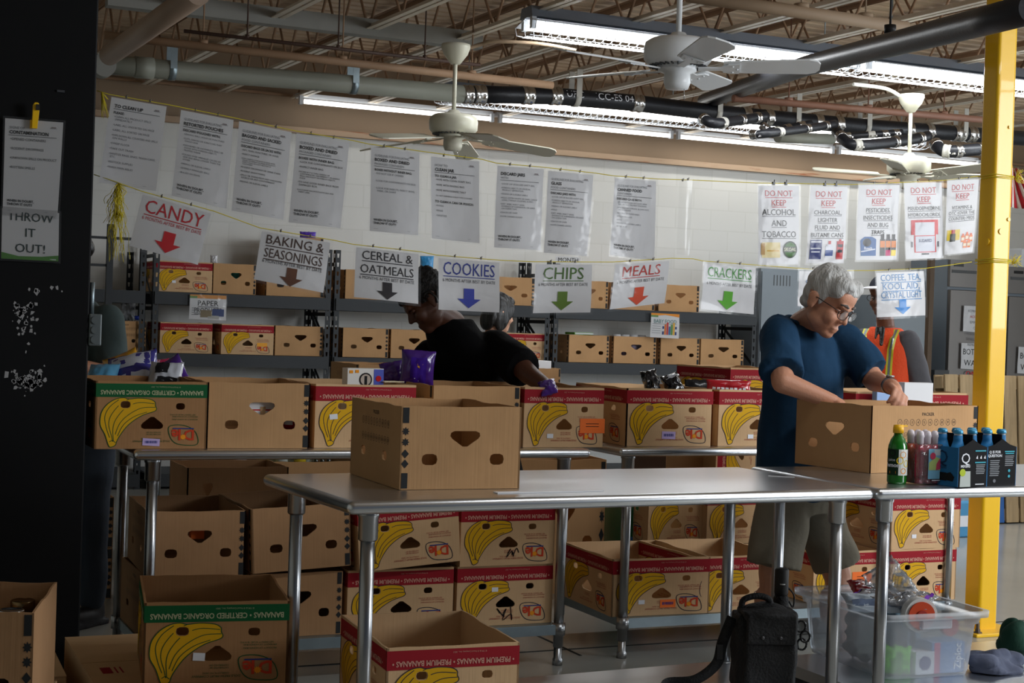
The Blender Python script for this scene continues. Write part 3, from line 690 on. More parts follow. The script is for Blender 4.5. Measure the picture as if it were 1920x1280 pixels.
GS = [
 ('cleaning instructions headed TO CLEAN UP, first on the upper twine', ((205.6, 177), (316.8, 196.5), (295.6, 362.8), (181, 345)),
  guide(None, 'TO CLEAN UP', None, 'PLEASE:', ['CLEAN ALL PRODUCT SPILLS IMMEDIATELY', 'LABEL ALL UNSORTED SALVAGE', 'LABEL ALL SORTED SALVAGE', 'WIPE DOWN ALL COUNTERS AND SPILLS ON WALLS', 'SWEEP FLOOR', 'TAKE OUT TRASH', 'SANITIZE RAGS, SINKS, TRASH CANS, ETC.', 'RESTOCK SUPPLIES', 'WASH MAIN AISLES'], False, bsz=.036, gap=.04)),
 ('guidelines headed RETORTED POUCHES', ((336, 201.6), (441.8, 221.7), (428.3, 396.4), (317.5, 369.5)),
  guide('GUIDELINES FOR EVALUATING', 'RETORTED POUCHES', None, 'DISCARD POUCHES WITH:', ['LEAKING SEALS, HOLES OR PUNCTURES', 'CUTS, CRACKS OR SCRATCHES THAT COULD LEAK', 'MISFORMED OR INCOMPLETE SEALS OR THOSE WITH FOREIGN OBJECTS TRAPPED INSIDE', 'FOLDED OVER WRINKLES CAUSED BY ONE SIDE BEING LONGER THAN THE OTHER', 'MISSING OR ILLEGAL LABELS', 'SEVERELY WRINKLED SEALS', 'BULGES ON SEAMS'])),
 ('guidelines headed BAGGED AND SACKED', ((445, 222.7), (551, 245), (534, 416.6), (430, 398)),
  guide('GUIDELINES FOR EVALUATING', 'BAGGED AND SACKED', 'FOOD CONTAINERS', 'DISCARD BAGS OR SACKS WITH:', ['RIPS, TEARS, PUNCTURES, OR HOLES', 'INSECT DAMAGE', '_LOOK CAREFULLY FOR BUGS IN SEAMS, BORE HOLES, MOVEMENT OR SPIDER IN PRODUCT, INSECT SKINS, OR DUSTY BOTTOM OF CONTAINERS', 'RODENT DROPPINGS OR URINE STAINS', 'RODENT GNAW MARKS', 'SPILLS OR STAINS FROM ANY UNKNOWN SOURCE OR ANY CONTAMINANT', 'MISSING OR ILLEGAL LABELS'], gap=.028, bold=True)),
 ('guidelines for boxes with an inner bag', ((552.6, 245), (659, 264), (642, 432), (537.5, 420)),
  guide('GUIDELINES FOR EVALUATING', 'BOXED AND DRIED', 'PACKAGED CONTAINERS', 'BOXES WITH INNER BAG:', ['LOOK FOR CONTAMINANTS ON BOX', 'INSPECT INNER BAG:', '_DISCARD IF IT IS TORN, LEAKING OR CONTAMINATED, HAS IMPERFECT OR LEAKING SEALS, HAS MOLDY OR FOREIGN OBJECTS INSIDE', 'TO SAVE GOOD INNER BAGS FROM DAMAGED BOX:', '_PLACE INNER BAG INTO PLASTIC BAG AND INSERT LABEL'], bold=True, bsz=.034)),
 ('guidelines for boxes without an inner bag', ((692, 270.4), (790, 284), (788, 445), (690, 436)),
  guide('GUIDELINES FOR EVALUATING', 'BOXED AND DRIED', 'PACKAGED CONTAINERS', 'BOXES WITHOUT INNER BAG:', ['DO NOT USE IF OPENED', 'LOOK FOR CONTAMINANTS ON BOX', 'LOOK FOR INSECTS, INSECT SKINS, WEBS, OR CHAFF'], bsz=.036, gap=.085)),
 ('instructions headed CLEAN JAR', ((804.6, 289), (902, 299), (902, 460), (806, 450)),
  guide('HOW TO', 'CLEAN JAR', None, 'TO CLEAN A JAR:', ['WIPE WITH CLEAN SOAPY RAG', 'WIPE WITH RINSING RAG', 'WIPE WITH DISINFECTANT', '_DO NOT SUBMERGE SCREW TYPE CLOSURES'], False, 'TO CLEAN A CAN OR POUCH:', ('WASH', 'RINSE', 'SANITIZE'), bsz=.036, gap=.045, bold=True)),
 ('guidelines headed DISCARD JARS', ((929.6, 306.4), (1023, 314), (1016, 473), (922, 467)),
  guide(None, 'DISCARD JARS', 'WITH:', None, ['LOOSE CAP OR BULGED SAFETY SEAL', 'FOREIGN OBJECTS OR UNUSUAL PRODUCT SEPARATION', 'MISSING OR ILLEGIBLE LABELS', 'MOLD (OFTEN WHITE OR DARK, CAN BE LONG, STRINGY, CLUSTERS, ROPEY)', 'DIRT, WEBS, INSECT SKINS, EVIDENCE OF SUBMERSION, OR LEAKS ON SCREW TOPS', 'CRACKS OR CHIPS', 'HOME CANNED GOODS'], gap=.03)),
 ('guidelines headed GLASS food containers', ((1024.6, 316), (1116, 325), (1103.6, 484), (1017, 477)),
  guide('GUIDELINES FOR EVALUATING', 'GLASS', 'FOOD CONTAINERS', 'DISCARD JARS WITH:', ['LOOSE CAP OR BULGED SAFETY SEAL', 'FOREIGN OBJECTS OR UNUSUAL PRODUCT SEPARATION', 'MISSING OR ILLEGIBLE LABELS', 'MOLD', 'DIRT, WEBS, INSECT SKINS, EVIDENCE OF SUBMERSION, OR LEAKS ON SCREW TOPS', 'CRACKS OR CHIPS', 'HOME CANNED GOODS'], gap=.024)),
 ('guidelines headed CANNED FOOD containers', ((1150, 330), (1233, 336), (1231, 492), (1141, 480.6)),
  guide('GUIDELINES FOR EVALUATING', 'CANNED FOOD', 'CONTAINERS', 'DISCARD CANS WITH:', ['SEVERE DENTS ON SIDE SEAM, NEAR RIM, OR THAT PREVENT STACKING', 'SIDE SEAM INCOMPLETE, BLOWN OUT, OR MISWELDED', 'BULGING OR PUFFED ENDS', 'PITS OR PINHOLES', 'LEAKS', 'MISSING OR ILLEGIBLE LABELS', 'PITTED RUST'], gap=.024)),
]
for k, (lb, cs, fn) in enumerate(GS): sheet(WD+lb, 'sign', cs, fn, Y=SY+(.004 if k % 2 else 0), group=G9, seed=k)
sheet('empty crumpled clear plastic sleeve hanging alone on the upper twine', 'plastic sleeve', ((1273, 339), (1297.5, 336), (1292, 479), (1268, 477)), None, paper=False, name='plastic_sleeve', bow=.012, seed=31)
# prohibition sheets
class Sub:
    """the lower part of a sheet, squeezed to a given height"""
    def __init__(s, A, k): s.A = A; s.k = k
    def rect(s, x0, y0, x1, y1, m): s.A.rect(x0, y0*s.k, x1, y1*s.k, m)
    def poly(s, p, m, z=0): s.A.poly([(a, b*s.k) for a, b in p], m, z)
    def disc(s, x, y, r, m, n=16, ry=None, z=0): s.A.disc(x, y*s.k, r, m, n, (ry or r)*s.k, z)
    def text(s, t, x, y, h, *a, **k): s.A.text(t, x, y*s.k, h*s.k, *a, **k)
    def stroke(s, p, *a, **k): s.A.stroke([(x, y*s.k) for x, y in p], *a, **k)
def donot(lines, pics, cap=.058, first=.365, pitch=.098, pk=.9):
    def f(A, H):
        for t, y in (('DO NOT', .135), ('KEEP', .255)):
            wd = A.text(t, .5, H*(1-y), .078*H, RED, 'c', maxw=.7); A.rect(.5-wd/2, H*(1-y-.022), .5+wd/2, H*(1-y-.015), RED)
        for i, t in enumerate(lines):
            y = H*(1-first-pitch*i); wd = A.text(t, .5, y, cap*H, BLK, 'c', maxw=.86); A.rect(.5-wd/2, y-.018*H, .5+wd/2, y-.012*H, BLK)
        pics(Sub(A, pk))
    return f
def pic_alc(A):
    A.rect(.08, .14, .52, .46, I('cream_pack', 238, 222, 170)); A.rect(.06, .2, .15, .44, I('tan_pack', 200, 160, 100)); A.text('Ola', .3, .34, .07, RED, 'c', True); A.text('GINGER', .36, .16, .04, BLK, 'c', True)
    A.rect(.2, .27, .5, .3, I('sand_pack', 222, 180, 90))
    A.disc(.77, .31, .18, I('dark_green_tin', 40, 56, 30), 20); A.disc(.77, .31, .15, I('green_tin', 70, 120, 50), 20, z=.0002); A.rect(.6, .26, .94, .37, I('black_tin', 24, 24, 20)); A.text('SKOAL', .77, .28, .075, I('tin_gold', 220, 220, 190), 'c', True)
def pic_char(A):
    A.rect(.06, .1, .36, .56, I('coal_blue', 40, 54, 120)); A.rect(.08, .34, .34, .54, I('coal_white', 222, 224, 232)); A.disc(.21, .27, .13, RED, ry=.06); A.rect(.1, .26, .32, .29, STICK)
    A.rect(.46, .14, .66, .42, I('bottle_white', 226, 228, 236)); A.rect(.46, .18, .66, .32, I('fluid_blue', 50, 80, 150)); A.rect(.53, .42, .6, .54, RED); A.rect(.5, .4, .62, .46, I('bottle_white', 226, 228, 236))
    A.rect(.76, .1, .94, .54, I('can_red', 190, 34, 40)); A.rect(.78, .26, .92, .46, I('can_black', 34, 34, 44)); A.rect(.82, .54, .88, .58, RED); A.stroke([(.79, .14), (.9, .24)], .03, STICK)
def pic_bug(A):
    A.poly([(.1, .1), (.46, .1), (.46, .5), (.36, .56), (.18, .56), (.08, .48)], I('motel_blue', 24, 92, 160)); A.disc(.24, .42, .1, BLK); A.text('Roach', .27, .25, .07, STICK, 'c', True); A.stroke([(.1, .2), (.44, .26)], .02, STICK)
    for i, c in enumerate(((60, 60, 60), (200, 30, 110), (236, 210, 30))):
        x = .56+.14*i; A.rect(x, .1, x+.12, .5, I('spray_black', 44, 38, 36)); A.rect(x, .3, x+.12, .46, I('spray_orange', 222, 130, 40)); A.rect(x, .1, x+.12, .24, I('spray%d' % i, *c)); A.rect(x+.02, .5, x+.1, .62, I('spray_black', 44, 38, 36))
def pic_sud(A):
    A.rect(.14, .62, .86, 1.0, I('box_red', 206, 40, 46)); A.rect(.24, .6, .76, .94, I('box_grey', 214, 216, 222)); A.rect(.3, .84, .5, .9, BLK)
    A.rect(.22, .16, .8, .62, I('box_red', 206, 40, 46)); A.rect(.25, .18, .77, .58, I('box_silver', 206, 210, 220)); A.text('SUDAFED', .51, .43, .075, I('navy_word', 34, 40, 90), 'c', True); A.rect(.3, .36, .72, .41, I('box_red', 206, 40, 46)); A.text('CONGESTION', .51, .365, .035, STICK, 'c', True)
    A.poly([(.44, .34), (.58, .34), (.58, .26), (.51, .22), (.44, .26)], I('box_red', 206, 40, 46)); A.rect(.4, .1, .6, .14, BLK); A.rect(.14, .3, .18, .44, GRY); A.rect(.84, .3, .88, .44, GRY)
def pic_otc(A):
    for x, c in ((.04, (228, 200, 30)), (.18, (190, 40, 40)), (.3, (228, 200, 30))): A.rect(x, .42, x+.16, .74, I('med_%d' % int(x*100), *c))
    A.rect(.14, .38, .32, .62, I('med_black', 40, 44, 30))
    for x, y in ((.52, .34), (.66, .38), (.8, .34), (.6, .16), (.74, .16)): A.rect(x, y, x+.12, y+.2, I('pill_orange', 230, 120, 40)); A.rect(x+.01, y+.05, x+.11, y+.14, I('pill_label', 236, 226, 200)); A.rect(x+.03, y+.2, x+.09, y+.26, I('pill_cap', 226, 96, 44))
G5 = 'red-lettered prohibition sheets on the upper twine'
for k, (lb, cs, fn) in enumerate([
 ('alcohol and tobacco', ((1418.4, 344), (1500.7, 345), (1500, 499), (1418.7, 499)), donot(['ALCOHOL', 'AND', 'TOBACCO'], pic_alc, .08, .375, .14, .95)),
 ('charcoal, lighter fluid and butane cans', ((1517.5, 346), (1592, 347), (1585, 497), (1508.4, 496.7)), donot(['CHARCOAL,', 'LIGHTER', 'FLUID AND', 'BUTANE CANS'], pic_char)),
 ('pesticides, insecticides and bug traps', ((1607.5, 343), (1690, 343), (1682.5, 490.7), (1601, 491)), donot(['PESTICIDES,', 'INSECTICIDES', 'AND BUG', 'TRAPS'], pic_bug, pk=.8)),
 ('pseudoephedrine hydrochloride', ((1692.5, 340), (1768, 338.6), (1772, 486.7), (1696.6, 489)), donot(['PSEUDOEPHEDRINE', 'HYDROCHLORIDE'], pic_sud, .05, .36, .085, .8)),
 ('vitamins and over-the-counter meds', ((1774, 336), (1838, 333), (1826, 474.6), (1769, 480.6)), donot(['VITAMINS &', 'OTC (OVER THE', 'COUNTER) MEDS'], pic_otc, .048, .395, .075, .84))]):
    sheet('white sheet headed DO NOT KEEP in red, about '+lb, 'sign', cs, fn, Y=SY+(.004 if k % 2 else 0)-(.004 if k == 4 else 0), YR=None if k < 4 else SY-.02, group=G5, seed=40+k, bow=.004,
          clipmat=mat('black_binder_clip', (26, 26, 28), .4) if k < 2 else None, clips=(.38, .66), inks={'red_ink': 'heading', **{}})
# food category signs on the lower twine
def foodsign(lines, m, sub=True, under=True, arrow=True, sz=.15):
    def f(A, H):
        n = len(lines); top = .05 if n == 1 else .04; st = {1: 0, 2: .27, 3: .195}[n]
        for i, t in enumerate(lines):
            y = H*(1-top)-sz-H*st*i
            wd = A.text(t, .5, y, sz, m, 'c', maxw=.84); A.rect(.5-wd/2, y-.035, .5+wd/2, y-.023, m)
        if sub: A.text('6 MONTHS AFTER BEST BY DATE', .5, H*(.555 if n == 1 else .385), .05, m if m.name == 'candy_red_ink' else I('small_grey_ink', 70, 70, 74), 'c', maxw=.86)
        k = .95 if n == 1 else .82; yy = H*(.44, .36, .39)[n-1]
        a = [(-.09, 0), (.09, 0), (.09, -.17), (.2, -.17), (0, -.32), (-.2, -.17), (-.09, -.17)]
        A.poly([(.5+p*k, yy+q*k) for p, q in a], ink(m.name.replace('ink', 'arrow_ink'), ARROW[m.name]), .001)
    return f
ARROW = {}
def fi(n, c, ac=None): ARROW[n] = ac or c; return ink(n, c)
fc = [('candy', ['CANDY'], fi('candy_red_ink', (200, 24, 40), (214, 22, 34)), ((263.7, 358), (401.5, 396.4), (374.6, 502.5), (236.8, 464)), .2, 'red'),
 ('baking and seasonings', ['BAKING &', 'SEASONINGS'], fi('baking_ink', (70, 44, 34), (104, 58, 26)), ((487, 427), (625, 450.4), (610, 555), (470, 527.7)), .135, 'brown'),
 ('cereal and oatmeals', ['CEREAL &', 'OATMEALS'], fi('cereal_ink', (40, 38, 44), (40, 34, 38)), ((663.5, 457.8), (789.5, 472), (788, 574.7), (658.5, 561)), .135, 'black'),
 ('cookies', ['COOKIES'], fi('cookie_ink', (44, 60, 150), (58, 72, 178)), ((818, 478), (941, 488), (940.7, 590.5), (818, 584.8)), .2, 'blue'),
 ('chips', ['CHIPS'], fi('chips_ink', (74, 110, 40), (96, 128, 26)), ((1000.5, 490.7), (1114.7, 491.4), (1111, 590), (995, 591.5)), .2, 'olive green'),
 ('meals', ['MEALS'], fi('meals_ink', (190, 50, 40), (214, 78, 40)), ((1150.6, 492), (1259.8, 484), (1249.7, 572), (1139, 584.8)), .18, 'orange red'),
 ('crackers', ['CRACKERS'], fi('crackers_ink', (60, 150, 50), (92, 176, 40)), ((1317, 489), (1421, 497.4), (1417.7, 594), (1311, 583)), .17, 'bright green')]
for k, (nm, ls, m, cs, s_, ac) in enumerate(fc):
    ikn = m.name.replace('ink', 'arrow_ink')
    sheet(f'white {nm} sign with {ac} lettering and down arrow on the lower twine', 'sign', cs, foodsign(ls, m, sz=s_), Y=SY-.012, group='food category signs on the lower twine', seed=60+k, bow=.009, inks={ikn: 'arrow'})
m = fi('drinks_ink', (52, 130, 190), (44, 140, 214))
sheet('white coffee, tea and drink mix sign with blue lettering and arrow near the yellow post', 'sign', ((1639.5, 507.5), (1735, 503.5), (1739, 595), (1641, 599)), foodsign(['COFFEE, TEA,', 'KOOL AID,', 'CRYSTAL LIGHT'], m, sub=False, sz=.115), Y=SY-.012, group='food category signs on the lower twine', seed=71, bow=.012, inks={'drinks_arrow_ink': 'arrow'})
def cpart(A, H): A.text('S', .12, H-.28, .15, I('faint_blue_ink', 120, 140, 170))
sheet('white sign mostly hidden behind the grey-haired man’s head', 'sign', ((1495, 503), (1600, 505), (1600, 585), (1492, 578)), cpart, Y=SY-.012, seed=72)
# sheets on the black column
def contam(A, H):
    guide('SIGNS OF', 'CONTAMINATION', None, None, ['OPENED CONTAINERS', 'RODENT DROPPINGS', 'UNKNOWN SPILLS ON PRODUCT', 'ROTTEN SMELLS'], True, bsz=.042, gap=.1, bold=True)(A, H)
t = sheet('white laminated sheet headed CONTAMINATION held on the black column by a yellow clip', 'sign', ((5.5, 217), (123, 226), (111.5, 410), (1, 402)), contam, Y=5.605, seed=80, clips=(), bow=.002)
cp = atY(62, 217, 5.6)
t = thing('clip', 'yellow and black plastic clip holding the sheet on the black column', 'clip', cp)
MB().prism([(-.011, -.045), (.008, -.045), (.014, .035), (.008, .045), (-.004, .045), (-.01, .035)], lambda u, v, d: Vector((u+.006, -.004-d-.08*abs(v+.05), v)), .01).build('grip', YELLOW, t, bevel=.002)
MB().box((.012, -.026, .028), (.013, .006, .02)).build('pad', mat('black_rubber', (22, 22, 22), .6), t)
MB().box((-.0, -.003, -.03), (.02, .004, .03)).build('jaw', YELLOW, t)
def throw(A, H):
    for i, tx in enumerate(('THROW', 'IT', 'OUT!')): A.text(tx, .5, H-.2-.29*i, .165, I('dark_green_text', 40, 60, 60), 'c', maxw=.8)
    A.poly([(.0, .0), (1, .0), (1, .11), (.7, .07), (.3, .06), (0, .12)], I('leaf_green', 86, 140, 66)); A.rect(.68, .02, .96, .035, STICK)
sheet('white sheet reading THROW IT OUT below the contamination sheet on the black column', 'sign', ((0, 386), (115, 396), (113, 494), (-2, 488)), throw, Y=5.612, seed=81, clips=(), bow=.0015)

# ------------------------------------------------------------------ stainless work tables
def worktable(label, o, rz, L, Dp, shelf_z, legs, rail=True, h=.9):
    t = thing('work_table', label, 'table', o, rz, 'stainless work tables')
    top = MB(); r = .019
    # rolled front and side edges: bullnose all round
    sec = [(-r*math.sin(a), -r+r*math.cos(a)) for a in [PI*i/8 for i in range(9)]]
    cor = [(r, r), (L-r, r), (L-r, Dp-r), (r, Dp-r)]; vs = []; rings = []
    loop = []
    for (cx, cy), a0 in zip(cor, (PI, 1.5*PI, 0, .5*PI)):
        for k in range(5): loop.append((cx, cy, a0+k*PI/8))
    for dx, dz in sec:
        rings.append([(cx+(-dx)*math.cos(a), cy+(-dx)*math.sin(a), h+dz) for cx, cy, a in loop])
    n = len(loop); allv = [q for rg in rings for q in rg]
    top.add(allv, [(i*n+j, i*n+(j+1) % n, (i+1)*n+(j+1) % n, (i+1)*n+j) for i in range(len(rings)-1) for j in range(n)], 0, True)
    top.add(rings[0], [tuple(range(n))]); top.add(rings[-1], [tuple(range(n))[::-1]])
    top.build('tabletop', STEEL, t)
    for lx, ly in legs:
        lg = MB().tube([(lx, ly, h-.04), (lx, ly, .075)], .0205, 20).build('leg', STEELR, t)
        MB().lathe([(.0, h-.036), (.031, h-.036), (.031, h-.05), (.028, h-.055), (.028, h-.115), (.024, h-.12), (.0205, h-.121)], (lx, ly, 0), 20).build('leg_socket', STEELR, lg)
        MB().lathe([(.0, .1), (.017, .1), (.017, .03), (.021, .026), (.021, .0), (.0, .0)], (lx, ly, 0), 16).build('foot', STEELR, lg)
    if shelf_z is not None:
        x0 = min(a for a, b in legs); x1 = max(a for a, b in legs); y0 = min(b for a, b in legs); y1 = max(b for a, b in legs)
        sh = MB().box(((x0+x1)/2, (y0+y1)/2, shelf_z-.002), (x1-x0+.01, y1-y0+.03, .004))
        for y in (y0-.015, y1+.015): sh.box(((x0+x1)/2, y, shelf_z-.022), (x1-x0-.02, .004, .04))
        for x in (x0, x1): sh.box((x, (y0+y1)/2, shelf_z-.022), (.004, y1-y0-.02, .04))
        so = sh.build('undershelf', GALV if rail else STEEL, t)
        for lx, ly in legs: MB().lathe([(.0205, shelf_z+.004), (.028, shelf_z+.004), (.028, shelf_z-.046), (.0205, shelf_z-.046)], (lx, ly, 0), 16).build('collar', STEELR, so)
    return t
a28 = math.radians(2.8)
FL1 = atZ(654.8, 940.4, .9)
l4 = [(.09, .08), (1.74, .08), (.09, .68), (1.74, .68)]
worktable('front stainless work table, left one, carrying the open plain brown carton', (FL1.x, FL1.y, 0), a28, 1.83, .76, .2, l4, False)
FL2 = FL1+Vector((math.cos(a28), math.sin(a28), 0))*1.842
worktable('front stainless work table, right one, carrying the bottles', (FL2.x, FL2.y, 0), math.radians(.5), 1.83, .76, .2, l4, False)
worktable('middle stainless work table on the left, with full cartons on and under it', (1.055, 5.585, 0), 0, 1.855, .77, .17, [(.085, .085), (1.77, .085), (.085, .68), (1.77, .68)])
worktable('middle stainless work table behind the man in blue', (3.065, 5.63, 0), 0, 1.9, .77, .17, [(.085, .085), (1.815, .085), (.085, .68), (1.815, .68)])
BKY = 8.3
bx0, bx1 = atY(337, 880, BKY).x, atY(1010, 870, BKY).x
worktable('rear stainless work table, mostly hidden, behind the young man in black', (bx0-.09, BKY-.09, 0), 0, bx1-bx0+.18, .76, .17, [(.09, .09), (bx1-bx0+.09, .09), (.09, .68), (bx1-bx0+.09, .68)])

# ------------------------------------------------------------------ steel shelving along the wall
SHF = 12.3
def slotted(mb, p, uax, wdt, h, th=.0025, z0=.04):
    """an upright's flange with rows of teardrop slots: built around the slots as strips"""
    uax = Vector(uax); nrm = Vector((uax.y, -uax.x, 0))
    f = lambda u, v, d: p+uax*u+Vector((0, 0, v))+nrm*d
    out = [(0, 0), (wdt, 0), (wdt, h), (0, h)]
    vs = [Vector(q) for q in out]; edges = [(0, 1), (1, 2), (2, 3), (3, 0)]; holes = []
    z = z0
    while z < h-.06:
        hole = [(wdt*.36, z), (wdt*.64, z), (wdt*.72, z+.035), (wdt*.28, z+.035)]
        k = len(vs); vs += [Vector(q) for q in hole]; edges += [(k+i, k+(i+1) % 4) for i in range(4)]; holes.append((wdt*.28, z, wdt*.72, z+.035)); z += .075
    V, E_, F_, *_ = delaunay_2d_cdt(vs, edges, [], 0, 1e-5)
    keep = []
    for q in F_:
        c = sum((V[i] for i in q), Vector((0, 0)))/len(q)
        if not any(a < c.x < c2 and b < c.y < d for a, b, c2, d in holes): keep.append(tuple(q))
    for d in (0, th): mb.add([f(v.x, v.y, d) for v in V], keep if d == 0 else [k[::-1] for k in keep])
def shelving(label, x0, x1, levels, h=1.98, depth=.6):
    t = thing('shelving_unit', label, 'shelving', (x0, SHF, 0), 0, 'charcoal steel shelving units along the back wall'); W = x1-x0
    for x in (0, W):
        for y in (0, depth):
            mb = MB(); s = 1 if x == 0 else -1
            slotted(mb, Vector((x, y, 0)), (s, 0, 0), .045, h); slotted(mb, Vector((x, y, 0)), (0, 1 if y == 0 else -1, 0), .06, h)
            mb.build('upright', DARKSTEEL, t)
        br = MB()
        zz = .25
        while zz < h-.4: br.bar((x, .03, zz), (x, depth-.03, zz+.35), .03, .004, up=(1, 0, 0)); br.bar((x, .03, zz+.35), (x, depth-.03, zz+.35), .03, .004, up=(1, 0, 0)); zz += .42
        br.build('brace', DARKSTEEL, t)
    for z in levels:
        b = MB()
        for y in (-.004, depth+.004): b.box((W/2, y, z-.05), (W-.02, .03, .1)); b.box((W/2, y+(.012 if y < .1 else -.012), z-.012), (W-.02, .04, .02))
        b.build('beam', DARKSTEEL, t)
        MB().box((W/2, depth/2, z-.008), (W-.03, depth-.02, .014)).build('shelf_board', mat('grey_shelf_board', (96, 100, 104), .6, var=(5, .1)), t)
    return t
LV = (.12, .60, 1.085, 1.575)
xs = [atY(x, 620, SHF).x for x in (204, 285, 612, 640, 1030, 1062, 1418)]
shelving('charcoal steel shelving unit at far left, half hidden by the black column', xs[1]-1.6, xs[1]-.06, LV, 1.9)
shelving('charcoal steel shelving unit behind the candy and baking signs', xs[1], xs[2]+.03, LV, 1.98)
shelving('charcoal steel shelving unit behind the young man in black', xs[2]+.06, xs[4], LV, 1.98)
shelving('charcoal steel shelving unit at the right, with the baby food card', xs[4]+.04, xs[6], LV, 1.98)
# dark ladder frame of a cart at far left
cf = atY(204, 535, 11.4); t = thing('cart_frame', 'black metal cart frame standing against the wall at far left', 'cart', (cf.x-.9, 11.4, 0))
fm = MB(); zt = atY(204, 420, 11.4).z
for x in (0, .9): fm.bar((x, 0, .0), (x, 0, zt), .045, .045, up=(0, 1, 0))
for z in (zt-.1, zt-.3, 1.0, .3): fm.bar((0, 0, z), (.9, 0, z), .018, .018)
fm.bar((.9, 0, zt-.1), (1.12, 0, zt-.1), .02, .02)
fm.build('frame', DARKSTEEL, t)
# ------------------------------------------------------------------ banana cartons
BW, BD, BH = .40, .52, .245
def rhole(cx, cy, rx, ry, n=10): return [(cx+rx*math.copysign(abs(math.cos(2*PI*i/n))**.7, math.cos(2*PI*i/n)), cy+ry*math.copysign(abs(math.sin(2*PI*i/n))**.7, math.sin(2*PI*i/n))) for i in range(n)]
def heart(cx, cy, rx, ry, s=1):   # s=1 apex up, -1 apex down
    p = [(-.7, -.95), (.7, -.95), (.95, -.75), (1, -.35), (.85, .02), (.15, .95), (-.15, .95), (-.85, .02), (-1, -.35), (-.95, -.75)]
    return [(cx+a*rx, cy+b*ry*s) for a, b in p]
def panel(mb, W, H, holes, mapf, th, jag=0, seed=0):
    rn = random.Random(seed); n = 8
    out = [(0, 0), (W, 0), (W, H)]+[(W*(1-i/n), H+(rn.uniform(-jag, jag))) for i in range(1, n)]+[(0, H)]
    vs = [Vector(q) for q in out]; N = len(out); edges = [(i, (i+1) % N) for i in range(N)]; segs = [list(range(N))]
    for h in holes:
        k = len(vs); vs += [Vector(q) for q in h]; m = len(h); edges += [(k+i, k+(i+1) % m) for i in range(m)]; segs.append([k+i for i in range(m)])
    V, E_, F_, *_ = delaunay_2d_cdt(vs, edges, [], 0, 1e-6)
    def inside(p, poly):
        r = False; j = len(poly)-1
        for i in range(len(poly)):
            (xi, yi), (xj, yj) = poly[i], poly[j]
            if (yi > p.y) != (yj > p.y) and p.x < (xj-xi)*(p.y-yi)/(yj-yi)+xi: r = not r
            j = i
        return r
    keep = []
    for f in F_:
        c = sum((V[i] for i in f), Vector((0, 0)))/len(f)
        if not any(inside(c, h) for h in holes) and inside(c, out): keep.append(tuple(f))
    mb.add([mapf(v.x, v.y, 0) for v in V], keep); mb.add([mapf(v.x, v.y, -th) for v in V], [k[::-1] for k in keep])
    for s in segs:
        m = len(s); mb.add([mapf(vs[i].x, vs[i].y, d) for d in (0, -th) for i in s], [(i, (i+1) % m, m+(i+1) % m, m+i) for i in range(m)])
def faces(w, d):
    return {'front': (w, lambda u, v, l: Vector((u-w/2, -d/2-l, v))), 'left': (d, lambda u, v, l: Vector((-w/2-l, d/2-u, v))),
            'right': (d, lambda u, v, l: Vector((w/2+l, -d/2+u, v))), 'back': (w, lambda u, v, l: Vector((w/2-u, d/2+l, v)))}
def N(pts, W, H): return [(a*W, b*H) for a, b in pts]
def bananas(A, W, H, fill, line):
    P = lambda x, y: ((x-862)/632*W, (1-(y-180)/420)*H)
    out = [(940, 578), (918, 510), (893, 460), (889, 415), (899, 365), (930, 320), (975, 290), (1018, 282), (1048, 290), (1100, 284), (1165, 290), (1194, 308), (1196, 330), (1204, 350), (1190, 366), (1130, 388), (1075, 425), (1035, 465), (1000, 520), (984, 555), (978, 576), (955, 588)]
    o2 = [P(*q) for q in smooth_curve(out, 3, True)]
    # the printed bunch is cut by the round vent hole
    hole = N(rhole(.262, .655, .046, .055), W, H); pts = [Vector(q) for q in o2+hole]; n1, n2 = len(o2), len(hole)
    V, E_, F_, *_ = delaunay_2d_cdt(pts, [(i, (i+1) % n1) for i in range(n1)]+[(n1+i, n1+(i+1) % n2) for i in range(n2)], [], 0, 1e-7)
    def inside(p, poly):
        r = False; j = len(poly)-1
        for i in range(len(poly)):
            (xi, yi), (xj, yj) = poly[i], poly[j]
            if (yi > p[1]) != (yj > p[1]) and p[0] < (xj-xi)*(p[1]-yi)/(yj-yi)+xi: r = not r
            j = i
        return r
    keep = [tuple(f) for f in F_ if (lambda c: inside(c, o2) and not inside(c, hole))(sum((V[i] for i in f), Vector((0, 0)))/len(f))]
    A._mb(fill).add([(v.x, v.y, 0) for v in V], keep); A.stroke(o2, .0026, line, True, .0003)
    big = N(rhole(.262, .655, .05, .06), W, H)
    def stroke(c):
        run = []
        for q in smooth_curve(c, 5)+[None]:
            if q is None or inside(P(*q), big):
                if len(run) > 1: A.stroke(run, .0022, line, z=.0003)
                run = []
            else: run.append(P(*q))
    for c in ([(1048, 290), (1000, 320), (950, 390), (938, 450), (955, 520), (962, 555)], [(1190, 318), (1100, 312), (1030, 345), (980, 410), (962, 470), (966, 550)], [(1196, 340), (1120, 345), (1050, 385), (1000, 440), (975, 510)], [(1150, 370), (1080, 398), (1020, 450), (988, 520)], [(990, 295), (940, 340), (915, 400), (925, 470), (945, 530)], [(944, 556), (960, 548), (978, 560)]):
        stroke(c)
